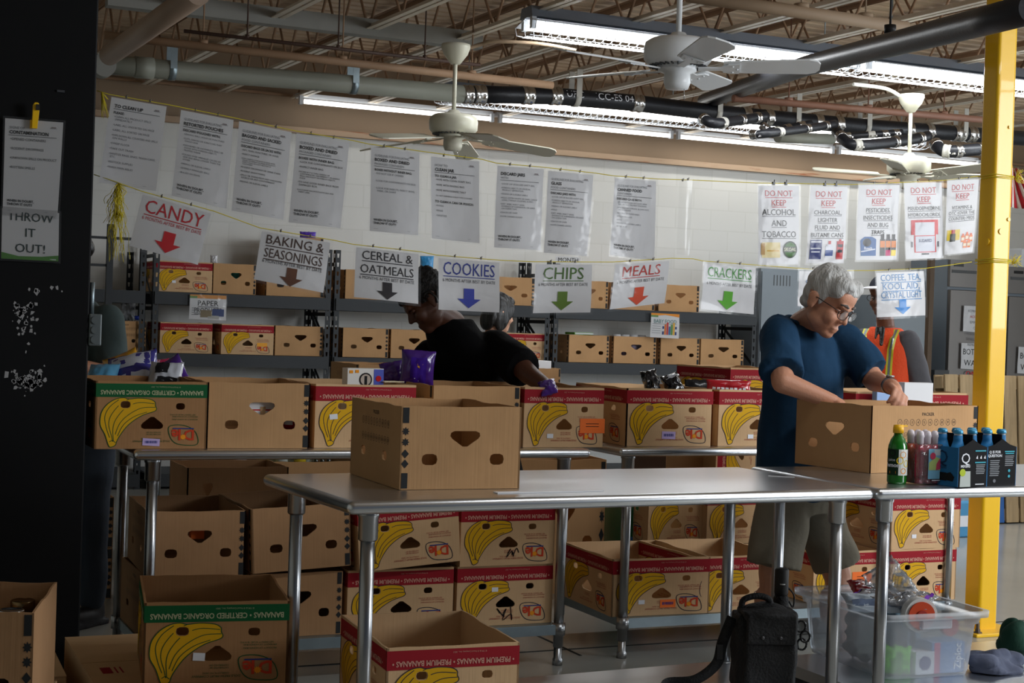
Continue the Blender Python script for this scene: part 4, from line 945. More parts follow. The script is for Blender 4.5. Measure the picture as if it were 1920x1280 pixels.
def dole(A, x, y, s, line, H):
    # leaf outline round the upside-down word
    lf = smooth_curve([(-1, .75), (-.2, .9), (.55, .6), (.95, 0), (1.0, -.85), (.2, -.95), (-.55, -.75), (-.95, -.1)], 4, True)
    A.stroke([(x+a*s, y+b*s*.8) for a, b in lf], .0028, line, True)
    A.text('D', x+.74*s, y-.42*s, .76*s, LOGORED, 'r', True, flip=True); A.text('l', x-.27*s, y-.42*s, .8*s, LOGORED, 'c', True, flip=True); A.text('e', x-.34*s, y-.42*s, .78*s, LOGORED, 'r', True, flip=True)
    cx_, cy_ = x-.02*s, y-.16*s; A.disc(cx_, cy_, .17*s, SUNOR, 14)
    for i in range(10): a = 2*PI*i/10; A.poly([(cx_+.15*s*math.cos(a-.2), cy_+.15*s*math.sin(a-.2)), (cx_+.25*s*math.cos(a), cy_+.25*s*math.sin(a)), (cx_+.15*s*math.cos(a+.2), cy_+.15*s*math.sin(a+.2))], SUNOR)
    A.rect(x-.74*s, y+.42*s, x+.72*s, y+.5*s, NAVY)
HOL_R = [rhole(.262, .655, .042, .05), rhole(.757, .635, .042, .05), heart(.505, .385, .1, .095)]
HOL_P = [rhole(.24, .36, .065, .07), rhole(.80, .36, .06, .07), heart(.53, .61, .125, .1, -1)]
HOL_PL = [rhole(.27, .36, .045, .06), rhole(.7, .36, .045, .06)]
def carton(kind, label, w=BW, d=BD, h=BH, km=KRAFT, group=None, seed=0, mirror=False):
    t = thing('open_carton', label, 'box', (0, 0, -50), 0, group); fc = faces(w, d)
    red = kind in ('red', 'green'); mb = MB()
    for i, (nm, (W, mf)) in enumerate(fc.items()):
        hs = [] if nm in ('back', 'right') else HOL_R if red else (HOL_P if (nm in ('front', 'back')) == (kind != 'long') else HOL_PL)
        panel(mb, W, h, [N(q, W, h) for q in hs], mf, .006, .0025, seed+i)
    mb.box((0, 0, .004), (w-.012, d-.012, .006)); mb.build('carton', km, t, fixn=False)
    for nm in ('front', 'left'):
        W, mf = fc[nm]
        if red:
            bm_, ol = (BANDRED, OUTL) if kind == 'red' else (BANDGRN, OUTG)
            A = Art(); b0 = .735 if kind == 'red' else .765; A.rect(.0, b0*h, W, .965*h, bm_)
            A.place(mf, t, {}, .0006, 'printed_band')
            A = Art(); tx = '• PREMIUM BANANAS • PREMIUM BANANAS •' if kind == 'red' else 'BANANAS • CERTIFIED ORGANIC BANANAS'
            pk = ink('band_lettering_'+kind, (206, 150, 134) if kind == 'red' else (170, 176, 140)); A.text(tx, W/2, (b0+.035)*h, .066*h, pk, 'c', True, maxw=.92*W, flip=True); A.text('® TM & © Food Company, Inc., 2021', W*.62, .91*h, .02*h, pk, 'c', flip=True)
            rt = BANDRED if kind == 'red' else OUTG
            for y, s, x in ((.47, .022, .8), (.43, .022, .8)): A.text('PRODUCT OF HONDURAS', x*W, y*h, s*h, rt, 'c', flip=True)
            A.text('NET WEIGHT 40 LBS 18.14 KG', .78*W, .5*h, .02*h, rt, 'c', flip=True)
            for y in (.235, .205): A.text('DISTRIBUTED BY', .52*W, y*h, .02*h, rt, 'c', flip=True)
            A.text('DOLE FRESH FRUIT COMPANY', .5*W, .1*h, .028*h, rt, 'c', flip=True); A.text('CHARLOTTE, NC 28202', .5*W, .14*h, .02*h, rt, 'c', flip=True)
            A.place(mf, t, {}, .0012, 'fine_print')
            A = Art(); bananas(A, W, h, BANANA, ol)
            # leave the round hole open: the print stops at its edge
            for q in A.b.values(): pass
            A.place(mf, t, {'banana_yellow_ink': 'banana_print', ol.name: 'banana_outline'}, .0008)
            A = Art(); dole(A, .79*W, .21*h, .205*h, ol, h); A.place(mf, t, {}, .0009, 'logo_print')
        else:
            A = Art()
            if (nm == 'left') == (kind != 'long'):
                A.text('PACKER', .52*W, .85*h, .05*h, CHAR, 'c')
                for r_ in range(2):
                    for i in range(10):
                        x = W*(.26+.056*i); y = h*(.75-.2*r_); A.stroke([(x+.019*W*math.cos(2*PI*k/14), y+.019*W*1.15*math.sin(2*PI*k/14)) for k in range(14)], .0011, CHAR, True)
                        A.text(str(i+1+10*r_), x, y-.018*h, .04*h, CHAR, 'c')
                A.place(mf, t, {}, .0007, 'packer_print')
    if not red:
        A = {}
        for nm in ('front', 'left'):
            W, mf = fc[nm]; a = Art()
            def marks(x):
                sq = .02
                a.rect(x-sq/2, .8*h, x+sq/2, .985*h, CHAR); a.rect(x-sq/2, .015*h, x+sq/2, .2*h, CHAR)
                for k, y in enumerate((.7, .57, .43, .31)):
                    if k < 2: a.poly([(x+(.013 if i % 2 == 0 else .0075)*math.cos(2*PI*i/16), y*h+(.013 if i % 2 == 0 else .0075)*math.sin(2*PI*i/16)) for i in range(16)], CHAR)
                    else: a.poly([(x-.012, y*h), (x, y*h-.013), (x+.012, y*h), (x, y*h+.013)], CHAR)
            if nm == 'front': marks(.016 if mirror else W-.014)
            elif not mirror and kind != 'long': marks(W-.03)
            a.place(mf, t, {}, .0007, 'edge_marks')
    return t
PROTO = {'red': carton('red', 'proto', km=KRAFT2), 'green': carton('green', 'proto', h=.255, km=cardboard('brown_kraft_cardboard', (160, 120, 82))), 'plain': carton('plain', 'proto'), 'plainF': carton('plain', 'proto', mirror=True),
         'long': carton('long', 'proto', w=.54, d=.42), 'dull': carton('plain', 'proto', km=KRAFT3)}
PD = {k: (BW, BD, BH) for k in PROTO}; PD['long'] = (.54, .42, BH); PD['green'] = (BW, BD, .255)
KIND = {}
BOX = {}
def put(kind, key, label, group, X, Y, z, w=None, d=None, h=None, yaw=0, roll=0):
    """X, Y: the front-left bottom corner"""
    W, D, H = PD[kind]; sx, sy, sz = (w or W)/W, (d or D)/D, (h or H)/H
    c, s = math.cos(yaw), math.sin(yaw); hx, hy = W*sx/2, D*sy/2
    loc = Vector((X+c*hx-s*hy, Y+s*hx+c*hy, z))
    r = dup(PROTO[kind], loc, None, label, group, (sx, sy, sz))
    r.rotation_euler = (0, roll, yaw); BOX[key] = r; KIND[key] = kind; return r
def putpx(kind, key, label, group, xl, xr, py, Y, z, d=None, yaw=0, **k):
    a, b = atY(xl, py, Y).x, atY(xr, py, Y).x; return put(kind, key, label, group, a, Y, z, w=(b-a)/math.cos(yaw), d=d, yaw=yaw, **k)
def sticker(key, u, v, wd, hd, m, name, lines=None, tilt=0, face='front'):
    """a paper label stuck on a carton's front"""
    r = BOX[key]; W, D, H = PD[KIND[key]]
    sx, sy, sz = r.scale; o = MB(); x, z = (u-.5)*W, v*H; c, s = math.cos(tilt), math.sin(tilt)
    q = [((a*c-b*s)/sx, (a*s+b*c)/sz) for a, b in ((-wd/2, -hd/2), (wd/2, -hd/2), (wd/2, hd/2), (-wd/2, hd/2))]
    o.add([(x+a, -D/2-.002/sy, z+b) for a, b in q], [(0, 1, 2, 3)]); ob = o.build(name, m, r, fixn=False)
    if lines == 'bars':
        b = MB(); rn = random.Random(key); xx = -wd*.36
        while xx < wd*.36:
            ww = rn.uniform(.001, .004); b.add([(x+(xx+e)/sx, -D/2-.0026/sy, z+f/sz) for e, f in ((0, -hd*.15), (ww, -hd*.15), (ww, hd*.2), (0, hd*.2))], [(0, 1, 2, 3)]); xx += ww+rn.uniform(.001, .003)
        b.build('barcode', NAVY, ob, fixn=False)
    elif lines == 'rules':
        b = MB()
        for f in (-.06, .12): b.add([(x+e/sx, -D/2-.0026/sy, z+g/sz) for e, g in ((-wd*.26, f*hd), (wd*.26, f*hd), (wd*.26, f*hd+.0025), (-wd*.26, f*hd+.0025))], [(0, 1, 2, 3)])
        b.build('lettering', BLK, ob, fixn=False)
    return ob
GT = 'cartons on the middle tables'; FT = 5.63; TZ = .901
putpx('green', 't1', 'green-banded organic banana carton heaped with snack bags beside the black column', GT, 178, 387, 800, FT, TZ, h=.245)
putpx('plain', 't2', 'plain kraft carton beside the green-banded one, white cards showing in its heart-shaped hole', GT, 387, 577, 800, FT+.02, TZ, yaw=-.05)
putpx('red', 't3', 'red-banded banana carton with a cookie box standing in it', GT, 590, 778, 800, FT+.02, TZ)
putpx('plain', 't4', 'plain kraft carton between two red-banded ones, behind the front table’s carton', GT, 812, 972, 770, FT+.04, TZ+.0, yaw=-.03)
putpx('red', 't5', 'red-banded banana carton with a big orange label, the young man’s hand in it', GT, 982, 1131, 790, FT+.02, TZ)
putpx('red', 't6', 'red-banded banana carton with black bags in it on the table behind the man in blue', GT, 1174, 1332, 790, FT+.07, TZ, yaw=-.04)
putpx('red', 't7', 'red-banded banana carton with a red packet on top, half hidden by the man in blue', GT, 1347, 1490, 790, FT+.06, TZ)
putpx('red', 't8', 'red-banded carton with white papers on its rim, just behind the man’s carton', GT, 1603, 1814, 790, FT+.06, TZ, d=.42)
sticker('t1', .5, .1, .062, .026, LILAC, 'price_label', 'bars', -.06); sticker('t3', .18, .49, .032, .02, STICK, 'white_sticker', None, .1)
sticker('t5', .86, .36, .115, .06, ORANGE, 'orange_label', 'rules'); sticker('t5', .33, .19, .028, .018, STICK, 'white_sticker')
sticker('t6', .49, .19, .065, .032, LILAC, 'price_label', 'bars', -.03); sticker('t7', .42, .17, .028, .018, STICK, 'white_sticker')
# the front carton and the man's carton
FB = atZ(748, 918, TZ)
put('plainF', 'f1', 'open plain kraft carton standing askew on the near end of the front table', 'plain cartons on the front tables', FB.x, FB.y, TZ, w=.385, d=.475, yaw=-.015)
MBX = atZ(1630, 887, TZ)
put('long', 'f2', 'plain kraft carton with PACKER numbers that the man in blue is reaching into', 'plain cartons on the front tables', MBX.x, MBX.y, TZ, w=.555, d=.40, yaw=.12)
# under the middle-left table
GU = 'cartons on the table undershelves'; UZ = .171; U2 = UZ+BH+.001; UY = 5.70
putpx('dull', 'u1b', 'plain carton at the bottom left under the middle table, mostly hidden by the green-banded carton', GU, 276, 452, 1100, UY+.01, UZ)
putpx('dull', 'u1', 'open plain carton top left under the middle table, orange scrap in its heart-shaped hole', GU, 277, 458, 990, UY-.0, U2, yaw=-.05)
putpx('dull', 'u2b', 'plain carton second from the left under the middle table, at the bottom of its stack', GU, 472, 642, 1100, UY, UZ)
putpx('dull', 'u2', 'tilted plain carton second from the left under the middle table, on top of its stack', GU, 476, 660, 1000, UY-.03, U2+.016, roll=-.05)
putpx('red', 'u3b', 'red-banded carton under the middle table, below the tilted banana carton', GU, 652, 850, 1100, UY, UZ)
putpx('red', 'u3', 'tilted red-banded banana carton propped in the stack behind the near table leg', GU, 676, 865, 1000, UY-.04, U2+.014, roll=-.075)
putpx('red', 'u4b', 'red-banded carton with black scribble, bottom right under the middle-left table', GU, 857, 1036, 1100, UY, UZ)
putpx('red', 'u4', 'red-banded carton, top right under the middle-left table', GU, 864, 1040, 1000, UY-.01, U2)
sticker('u4b', .39, .6, .028, .018, STICK, 'white_sticker')
def scribble(key, u, v, s, seed):
    r = BOX[key]; rn = random.Random(seed); A = Art(); x, y = (u-.5)*BW, v*BH; pts = [(x, y)]
    for i in range(9): pts.append((x+s*(i/9)+rn.uniform(-.3, .3)*s, y+rn.uniform(-.5, .5)*s))
    A.stroke(smooth_curve(pts, 4), .0035, BLK); A.place(lambda a, b, l: Vector((a, -BD/2-l, b)), r, {}, .0018, 'scribble')
scribble('u4b', .45, .2, .06, 1); scribble('u4', .5, .2, .04, 2)
# under the middle-right table
putpx('red', 'v1', 'open red-banded carton with a small orange label, left on the right-hand undershelf', GU, 1148, 1325, 1090, UY+.04, UZ, yaw=-.05)
putpx('red', 'v2', 'open red-banded carton beside the man’s leg on the right-hand undershelf', GU, 1305, 1470, 1090, UY+.02, UZ)
putpx('red', 'v3', 'red-banded carton with an orange label behind the man’s bare leg', GU, 1525, 1650, 1090, UY+.08, UZ, h=.235)
putpx('red', 'v4b', 'red-banded carton at the bottom of the short stack beside the yellow post', GU, 1668, 1792, 1080, UY+.02, UZ)
putpx('red', 'v4', 'red-banded carton on top of the short stack beside the yellow post', GU, 1671, 1800, 985, UY+.02, U2)
sticker('v1', .57, .2, .075, .034, ORANGE, 'orange_label', 'bars'); sticker('v1', .3, .24, .03, .018, STICK, 'white_sticker')
sticker('v3', .72, .46, .11, .062, ORANGE, 'orange_label', 'rules'); sticker('v4', .33, .24, .026, .018, STICK, 'white_sticker')
# near cartons on the floor and the near undershelf
GN = 'cartons near the camera'
NB = atZ(726, 1216, .45)
put('red', 'n1', 'open red-banded carton on the near undershelf behind the front table leg', GN, NB.x, NB.y, .206, w=.41, d=.52, yaw=-.06)
GB_ = atZ(271, 1130, .525); 
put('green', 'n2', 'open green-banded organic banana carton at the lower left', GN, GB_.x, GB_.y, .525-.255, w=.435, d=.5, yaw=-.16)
sticker('n2', .38, .35, .036, .024, STICK, 'white_sticker', None, -.06)
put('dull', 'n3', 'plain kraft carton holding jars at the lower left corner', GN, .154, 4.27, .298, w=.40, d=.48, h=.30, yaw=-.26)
# closed cartons below
def closed(label, x, y, z, w, d, h, yaw, m=KRAFT2):
    t = thing('closed_carton', label, 'box', (x, y, z), yaw, GN)
    MB().box((0, 0, h/2), (w, d, h)).build('carton', m, t, bevel=.004)
    f = MB()
    for s in (-1, 1): f.box((0, s*(d/4+.001), h+.003), (w, d/2-.004, .005))
    fo = f.build('flap', m, t)
    A = Art(); A.rect(-w*.42, -d*.2, -w*.36, -d*.1, BANDRED); A.rect(-w*.34, -d*.2, -w*.33, -d*.1, BANDRED); A.rect(-w*.31, -d*.2, -w*.3, -d*.1, BANDRED); A.rect(w*.3, -.03, w*.4, .03, CHAR)
    A.place(lambda u, v, l: Vector((u, v, h+.0056+l)), t, {}, .0006, 'fine_print'); return t
closed('closed flat-topped carton under the green-banded carton', 1.07, 5.0, 0, .54, .84, .266, -.02)
closed('closed carton with red print between the jar carton and the column', .52, 5.2, 0, .46, .6, .255, -.04)
closed('closed carton under the jar carton in the lower left corner', .41, 4.48, 0, .42, .5, .294, -.26)
# ------------------------------------------------------------------ cartons on the wall shelves
GS_ = 'cartons on the wall shelves'; SY2 = SHF+.035
for k, (kd, xl, xr, py, z, lb) in enumerate([
    ('red', 292, 398, 520, 1.578, 'red-banded carton on the top shelf just below the candy sign'),
    ('plain', 400, 480, 525, 1.578, 'plain top-shelf carton with a teal bag in its hole, left of the baking sign'),
    ('plain', 500, 608, 530, 1.578, 'plain carton on the top shelf behind the baking and seasonings sign'),
    ('plain', 648, 745, 530, 1.578, 'plain carton on the top shelf behind the cereal sign'),
    ('plain', 905, 1003, 540, 1.578, 'plain carton on the top shelf between the cookies and chips signs'),
    ('plain', 1072, 1140, 550, 1.578, 'plain carton on the top shelf between the chips and meals signs'),
    ('plain', 1150, 1228, 555, 1.578, 'plain carton on the top shelf behind the meals sign'),
    ('plain', 1236, 1311, 555, 1.578, 'plain carton on the top shelf between the meals and crackers signs'),
    ('red', 300, 398, 630, 1.088, 'red-banded carton on the second shelf under the paper products card'),
    ('red', 415, 513, 635, 1.088, 'red-banded carton on the second shelf with a yellow tag, below the baking sign'),
    ('plain', 516, 605, 640, 1.088, 'plain carton at the right end of the second shelf below the baking sign'),
    ('plain', 643, 728, 640, 1.088, 'plain carton on the second shelf left of the young man in black'),
    ('plain', 733, 815, 645, 1.088, 'plain carton on the second shelf partly behind the young man’s face'),
    ('red', 946, 1021, 650, 1.088, 'red-banded carton on the second shelf right of the black-haired person'),
    ('plain', 1067, 1142, 650, 1.088, 'plain carton on the second shelf with a green book on it'),
    ('plain', 1151, 1230, 652, 1.088, 'plain carton on the second shelf with white lids showing above it'),
    ('plain', 1239, 1311, 656, 1.088, 'plain carton on the second shelf below the baby food card'),
    ('plain', 1314, 1394, 660, 1.088, 'plain carton at the right end of the second shelf below the crackers sign')]):
    putpx(kd, 's%d' % k, lb, GS_, xl, xr, py, SY2, z)
putpx('long', 's20', 'plain carton with a slot hole at the far left end of the second shelf', GS_, 196, 273, 640, SY2, 1.088, d=.4)
sticker('s9', .78, .34, .085, .03, mat('amber_tag', (238, 164, 30), .6), 'amber_tag'); sticker('s0', .32, .33, .03, .02, STICK, 'white_sticker')
# ------------------------------------------------------------------ rear table and floor cartons
GR = 'cartons around the rear table'
putpx('plain', 'r1', 'brown carton on the rear table behind the purple chip bags', GR, 672, 776, 720, BKY+.0, TZ)
putpx('plain', 'r2', 'brown carton with white packs in it on the rear table behind the young man’s arm', GR, 1000, 1050, 720, BKY-.02, TZ, d=.42)
putpx('plain', 'r3', 'brown carton on the rear undershelf with yellow-capped jugs beside it', GR, 505, 672, 900, BKY+.02, .172, d=.5, h=.42)
putpx('plain', 'r4', 'open brown carton seen below the end of the middle-left table', GR, 975, 1136, 900, 7.2, .0, h=.70, d=.5)
# rear right stack of cartons
put('red', 'r7b', 'banana carton on the floor under the dark shaded one behind the right undershelf', GR, atY(1216, 960, 6.95).x, 6.95, .0, w=.335, h=.278)
put('red', 'r8b', 'banana carton on the floor under the bright one behind the right undershelf', GR, atY(1326, 960, 6.9).x, 6.9, .0, w=.42, h=.278)
put('red', 'r7', 'dark shaded banana carton low behind the right undershelf', GR, atY(1216, 960, 6.95).x, 6.95, .28, w=.335, h=.278)
put('red', 'r8', 'bright banana carton low behind the right undershelf, beside the table leg', GR, atY(1326, 960, 6.9).x, 6.9, .28, w=.42, h=.278)
r = put('red', 'r9', 'red-banded carton stood on its side on the low rear stack', GR, 0, 6.9, .35)
r.rotation_euler = (0, -PI/2, 0); r.location = (atY(1342, 880, 6.9).x+BH, 6.9+BD/2, .56+BW/2)
put('red', 'r5', 'red-banded carton askew on the rear stack behind the black-bag carton', GR, atY(1378, 720, 6.85).x-.03, 6.85, .962, w=.40, yaw=.06, d=.5, h=.25)
putpx('plain', 's21', 'plain carton stacked on another behind the baking and seasonings sign', GS_, 520, 606, 470, SY2, 1.578+BH+.001)
for i in range(2): put('dull', 'q%d' % i, ('brown carton on the floor far behind the jeans at left', 'brown carton stacked on another far behind the jeans at left')[i], GR, atY(120, 1000, 7.0).x-.1, 7.6, .25*i, w=.42)
for r in PROTO.values():                 # the patterns themselves are not part of the place
    for o in list(r.children): bpy.data.objects.remove(o)
    bpy.data.objects.remove(r)
# ------------------------------------------------------------------ people
CR, CF, CU = Vector(_R0), Vector((math.sin(YAW), math.cos(YAW), 0)), Vector((0, 0, 1))
def head_parts(c, f, u, s=1.0):
    f = f.normalized(); u = (u-f*u.dot(f)).normalized(); r = f.cross(u)
    M = Matrix((r, f, u)).transposed()
    P = lambda x, y, z: c+(r*x+f*y+u*z)*s
    E = lambda x, y, z, a, b, d: MB().ell(P(x, y, z), (a*s, b*s, d*s), M, 20, 14)
    L = [E(0, -.008, .035, .074, .097, .088), E(0, .03, -.045, .056, .06, .075), E(0, .062, -.098, .03, .03, .022), E(0, .06, .045, .06, .034, .045),
         capsule(P(0, .084, .012), .008*s, P(0, .107, -.03), .0115*s), E(.011, .094, -.034, .009, .011, .008), E(-.011, .094, -.034, .009, .011, .008),
         capsule(P(-.034, .082, .022), .012*s, P(-.008, .09, .016), .010*s), capsule(P(.034, .082, .022), .012*s, P(.008, .09, .016), .010*s),
         E(.036, .06, -.035, .026, .028, .03), E(-.036, .06, -.035, .026, .028, .03), E(0, .087, -.068, .022, .011, .007), E(0, .085, -.08, .02, .011, .008),
         E(.035, .02, -.07, .026, .04, .03), E(-.035, .02, -.07, .026, .04, .03)]
    for k in (-1, 1): L += [E(k*.078, -.012, -.012, .009, .02, .033), E(k*.08, -.004, -.03, .008, .01, .014), E(k*.083, -.02, .0, .006, .016, .02)]
    return L, P, M
def eyes(P, M, s, parent, down=False):
    w_ = mat('eye_white', (210, 200, 192), .3); d = mat('dark_iris', (40, 28, 22), .3); lid = parent.data.materials[0]
    for k in (-1, 1):
        if down:      # lowered lids with a dark lash line
            e = MB().ell(P(k*.031, .075, .0), (.0125*s, .0105*s, .0085*s), M, 14, 10).build('eyelid', lid, parent)
            MB().tube([P(k*.031-.012, .083, -.006), P(k*.031, .0868, -.008), P(k*.031+.012, .083, -.006)], .0012*s, 6).build('lash', d, e)
        else:
            e = MB().ell(P(k*.031, .0755, -.001), (.0115*s, .0095*s, .006*s), M, 12, 8).build('eye', w_, parent)
            MB().ell(P(k*.031, .0815, -.003), (.0055*s, .004*s, .004*s), M, 10, 6).build('iris', d, e)
def hand(w, d, n, s=1.0, curl=.5, left=True):
    """wrist, pointing direction, back-of-hand normal: palm and five fingers"""
    d = d.normalized(); n = (n-d*n.dot(d)).normalized(); x = d.cross(n)*(1 if left else -1)
    L = [capsule(w, .026*s, w+d*.03*s, .027*s)]
    for k, (o, ln) in enumerate(((-.027, .068), (-.009, .077), (.009, .073), (.026, .058))):
        kn = w+d*(.088-.004*abs(k-1))*s+x*o*s+n*.006*s
        L.append(capsule(w+d*.02*s+x*o*.7*s, .014*s, kn, .0125*s))
        a = curl*(.8+.12*k); m1 = kn+(d*math.cos(a)-n*math.sin(a))*ln*.5*s; a2 = a+curl*1.0; m2 = m1+(d*math.cos(a2)-n*math.sin(a2))*ln*.3*s; a3 = a2+curl*.5; m3 = m2+(d*math.cos(a3)-n*math.sin(a3))*ln*.25*s
        L += [capsule(kn, .0105*s, m1, .009*s), capsule(m1, .009*s, m2, .008*s), capsule(m2, .008*s, m3, .0065*s)]
    t0 = w+d*.022*s-x*.03*s; t1 = t0+(d*.7-x*.6-n*.3).normalized()*.042*s; t2 = t1+(d*.9-x*.15-n*.45).normalized()*.034*s
    L += [capsule(w+d*.012*s-x*.012*s, .016*s, t0, .014*s), capsule(t0, .014*s, t1, .011*s), capsule(t1, .0105*s, t2, .008*s)]
    return L
def cloth(name, col, amp=.5): return mat(name, col, .9, var=(9, .12), bump=(26, .5), spec=.1)
def flared(p, r0, q, r1):
    """a sleeve or trouser leg: round start, flat open-looking hem"""
    p = Vector(p); q = Vector(q); d = (q-p).normalized(); mb = MB()
    mb.tube([p-d*r0*.9, p-d*r0*.6, p, p*.5+q*.5, q], [r0*.35, r0*.8, r0, (r0+r1)/2, r1], 20); return mb
def shoe(p, g, m, parent):
    g = Vector((g.x, g.y, 0)).normalized(); x = g.cross(CU); M = Matrix((x, g, CU)).transposed()
    mb = [MB().ell(Vector((p.x, p.y, .045))+g*.05, (.048, .135, .042), M), MB().ell(Vector((p.x, p.y, .07))-g*.01, (.042, .065, .06), M), MB().box(Vector((p.x, p.y, .012))+g*.05, (.085, .26, .024), M=M)]
    return blob(mb, 'shoe', m, parent, .008, 3)
def shift(o, base): o.location = -base

# ---- man in blue
DM = 6.0
feet = [atZ(1446, 1280, .0), atZ(1584, 1272, .0)]
base = Vector(((feet[0].x+feet[1].x)/2, (feet[0].y+feet[1].y)/2, 0))
g = (CR*.72-CF*.69).normalized(); rt = g.cross(CU)
man = thing('person', 'grey-haired man in a blue T-shirt and glasses reaching into a carton', 'person', base)
hc = atD(1551, 563, 6.0); hf = (CR*.62-CF*.56-CU*.50).normalized(); hu = CU+CR*.12
HL, HP, HM = head_parts(hc, hf, hu, 1.06)
nk = atD(1503, 612, 6.14); ch = atD(1512, 690, 6.18); wa = atD(1498, 800, 6.22); hp = atD(1494, 905, 6.25)
rs, ls = atD(1458, 626, 6.03), atD(1580, 634, 6.25)
re, rw_, le, lw = atD(1468, 716, 5.82), atD(1560, 752, 5.82), atD(1640, 714, 6.14), atD(1674, 725, 5.92)
rk, lk = atD(1449, 1076, 6.15), atD(1570, 1078, 6.33); ra, la = Vector((feet[0].x, feet[0].y, .09)), Vector((feet[1].x, feet[1].y, .09))
rh, lh = hp+rt*.085-CU*.02, hp-rt*.085-CU*.02
def off(L): return L
bodyL = HL+[capsule(hc-hu.normalized()*.06*1-hf*.02, .056, nk, .06), loft([(nk+CU*.02, rt*.07, g*.06), (nk-CU*.04, rt*.13, g*.08), (ch, rt*.17, g*.11), (wa, rt*.155, g*.125), (hp, rt*.16, g*.12), (hp-CU*.1, rt*.13, g*.1)]),
    capsule(rs, .05, re, .044), capsule(re, .044, rw_, .029), capsule(ls, .05, le, .044), capsule(le, .043, lw, .029),
    capsule(rh, .085, rk, .058), capsule(rk, .056, ra, .036), capsule(rk-CU*.1-g*.02, .055, rk-CU*.16-g*.02, .05), capsule(lh, .085, lk, .058), capsule(lk, .056, la, .036), capsule(lk-CU*.1-g*.02, .055, lk-CU*.16-g*.02, .05),
    capsule(ra-CU*.03, .034, ra+g*.1-CU*.05, .03), capsule(la-CU*.03, .034, la+g*.1-CU*.05, .03)]
bodyL += hand(rw_, (atD(1606, 778, 5.82)-rw_), CU+CR*.3, 1.0, .5, False)
bodyL += hand(lw, (atD(1696, 757, 5.76)-lw), CU*.75+CR*.55, 1.05, .55, True)
b = blob(bodyL, 'body', SKIN, man, .0045, 4); shift(b, base)
def kid(o): o.location = -base; return o
eyes(HP, HM, 1.06, b, True)
hairm = mat('grey_hair', (186, 186, 184), .55, var=(30, .35, (1, 1, .25)), bump=(70, 1.0, (1.2, 1.2, .3)))
E = lambda x, y, z, a, b_, d: MB().ell(HP(x, y, z), (a*1.06, b_*1.06, d*1.06), HM, 22, 14)
hair = blob([E(0, -.018, .05, .079, .092, .083), E(0, -.055, .0, .064, .045, .05), E(0, -.06, -.04, .05, .032, .03), E(.03, .045, .088, .046, .045, .03), E(-.03, .045, .088, .046, .045, .03), E(.06, .036, .066, .02, .04, .036), E(-.06, .036, .066, .02, .04, .036), E(.07, -.01, .04, .013, .03, .04), E(-.07, -.01, .04, .013, .03, .04), E(.068, .012, .012, .008, .012, .03), E(0, .07, .072, .045, .02, .018)],
            'hair', hairm, man, .005, 3, .006, 30, (1, 1, .5)); kid(hair)
br = MB()
for k in (-1, 1): br.tube([HP(k*.014, .098, .024), HP(k*.03, .096, .03), HP(k*.048, .08, .025)], [.004, .0055, .003], 8)
kid(br.build('eyebrow', mat('grey_brow', (96, 90, 86), .8), man))
gl = MB(); 
for k in (-1, 1):
    pts = [HP(k*(.034+.026*math.copysign(abs(math.cos(a))**.7, math.cos(a))), .108-.012*abs(math.cos(a))*(1 if math.cos(a) > 0 else 0), -.004+.018*math.copysign(abs(math.sin(a))**.7, math.sin(a))) for a in [2*PI*i/20 for i in range(21)]]
    gl.tube(pts, .0016, 6, 0); gl.tube([HP(k*.06, .098, .004), HP(k*.078, .06, .006), HP(k*.084, .0, .004), HP(k*.082, -.02, -.01)], .0018, 6)
gl.tube([HP(-.009, .11, .0), HP(0, .118, .003), HP(.009, .11, .0)], .0015, 6)
go = kid(gl.build('glasses', mat('dark_glasses_frame', (48, 34, 30), .35, .3), man))
ln = MB()
for k in (-1, 1): ln.add([HP(k*(.034+.025*math.cos(2*PI*i/16)), .107, -.004+.017*math.sin(2*PI*i/16)) for i in range(16)], [tuple(range(16))])
ln.build('lens', film('spectacle_lens', (248, 248, 250), .05, .03, (2, .0), .0), go)
BLUE = mat('blue_cotton', (33, 61, 88), .9, var=(5, .14), bump=(11, .75), spec=.08)
sh = blob([loft([(nk+CU*.012+g*.005, rt*.085, g*.075), (nk-CU*.02, rt*.135, g*.09), (nk-CU*.07, rt*.185, g*.115), (ch, rt*.195, g*.14), (ch*.5+wa*.5, rt*.185, g*.15), (wa, rt*.185, g*.15), (hp, rt*.19, g*.15), (hp-CU*.06, rt*.19, g*.15)], 28),
    flared(rs-rt*.005, .078, rs*.1+re*.9+CU*.012, .084), flared(ls+rt*.005, .078, ls*.08+le*.92+CU*.014, .08)], 'shirt', BLUE, man, .008, 3, .014, 13, (1, 1, .4)); kid(sh)
cl = MB(); cc = nk+CU*.018+g*.012; cl.tube([cc+rt*.078*math.cos(2*PI*i/24)+g*.07*math.sin(2*PI*i/24)-CU*.02*math.sin(2*PI*i/24) for i in range(25)], .009, 8); kid(cl.build('collar', BLUE, man))
KH = mat('khaki_cotton', (128, 122, 108), .9, var=(8, .15), bump=(16, .6), spec=.08)
kid(blob([loft([(hp+CU*.05, rt*.175, g*.135), (hp-CU*.05, rt*.18, g*.14), (hp-CU*.12, rt*.17, g*.13)]), flared(rh-CU*.02, .112, rk+CU*.03, .112), flared(lh-CU*.02, .11, lk+CU*.04, .1)], 'shorts', KH, man, .009, 5, .012, 9))
SH = mat('dark_shoe', (40, 40, 44), .6)
for p in (ra, la): kid(shoe(p, g, SH, man))
wd = (lw-le).normalized(); q = lw-wd*.035; wt = MB().tube([q-wd*.009, q+wd*.009], .0335, 20); wt.tube([q+CU*.033, q+CU*.041], .016, 16)
kid(wt.build('wristwatch', mat('steel_watch', (150, 150, 150), .3, .8), man))

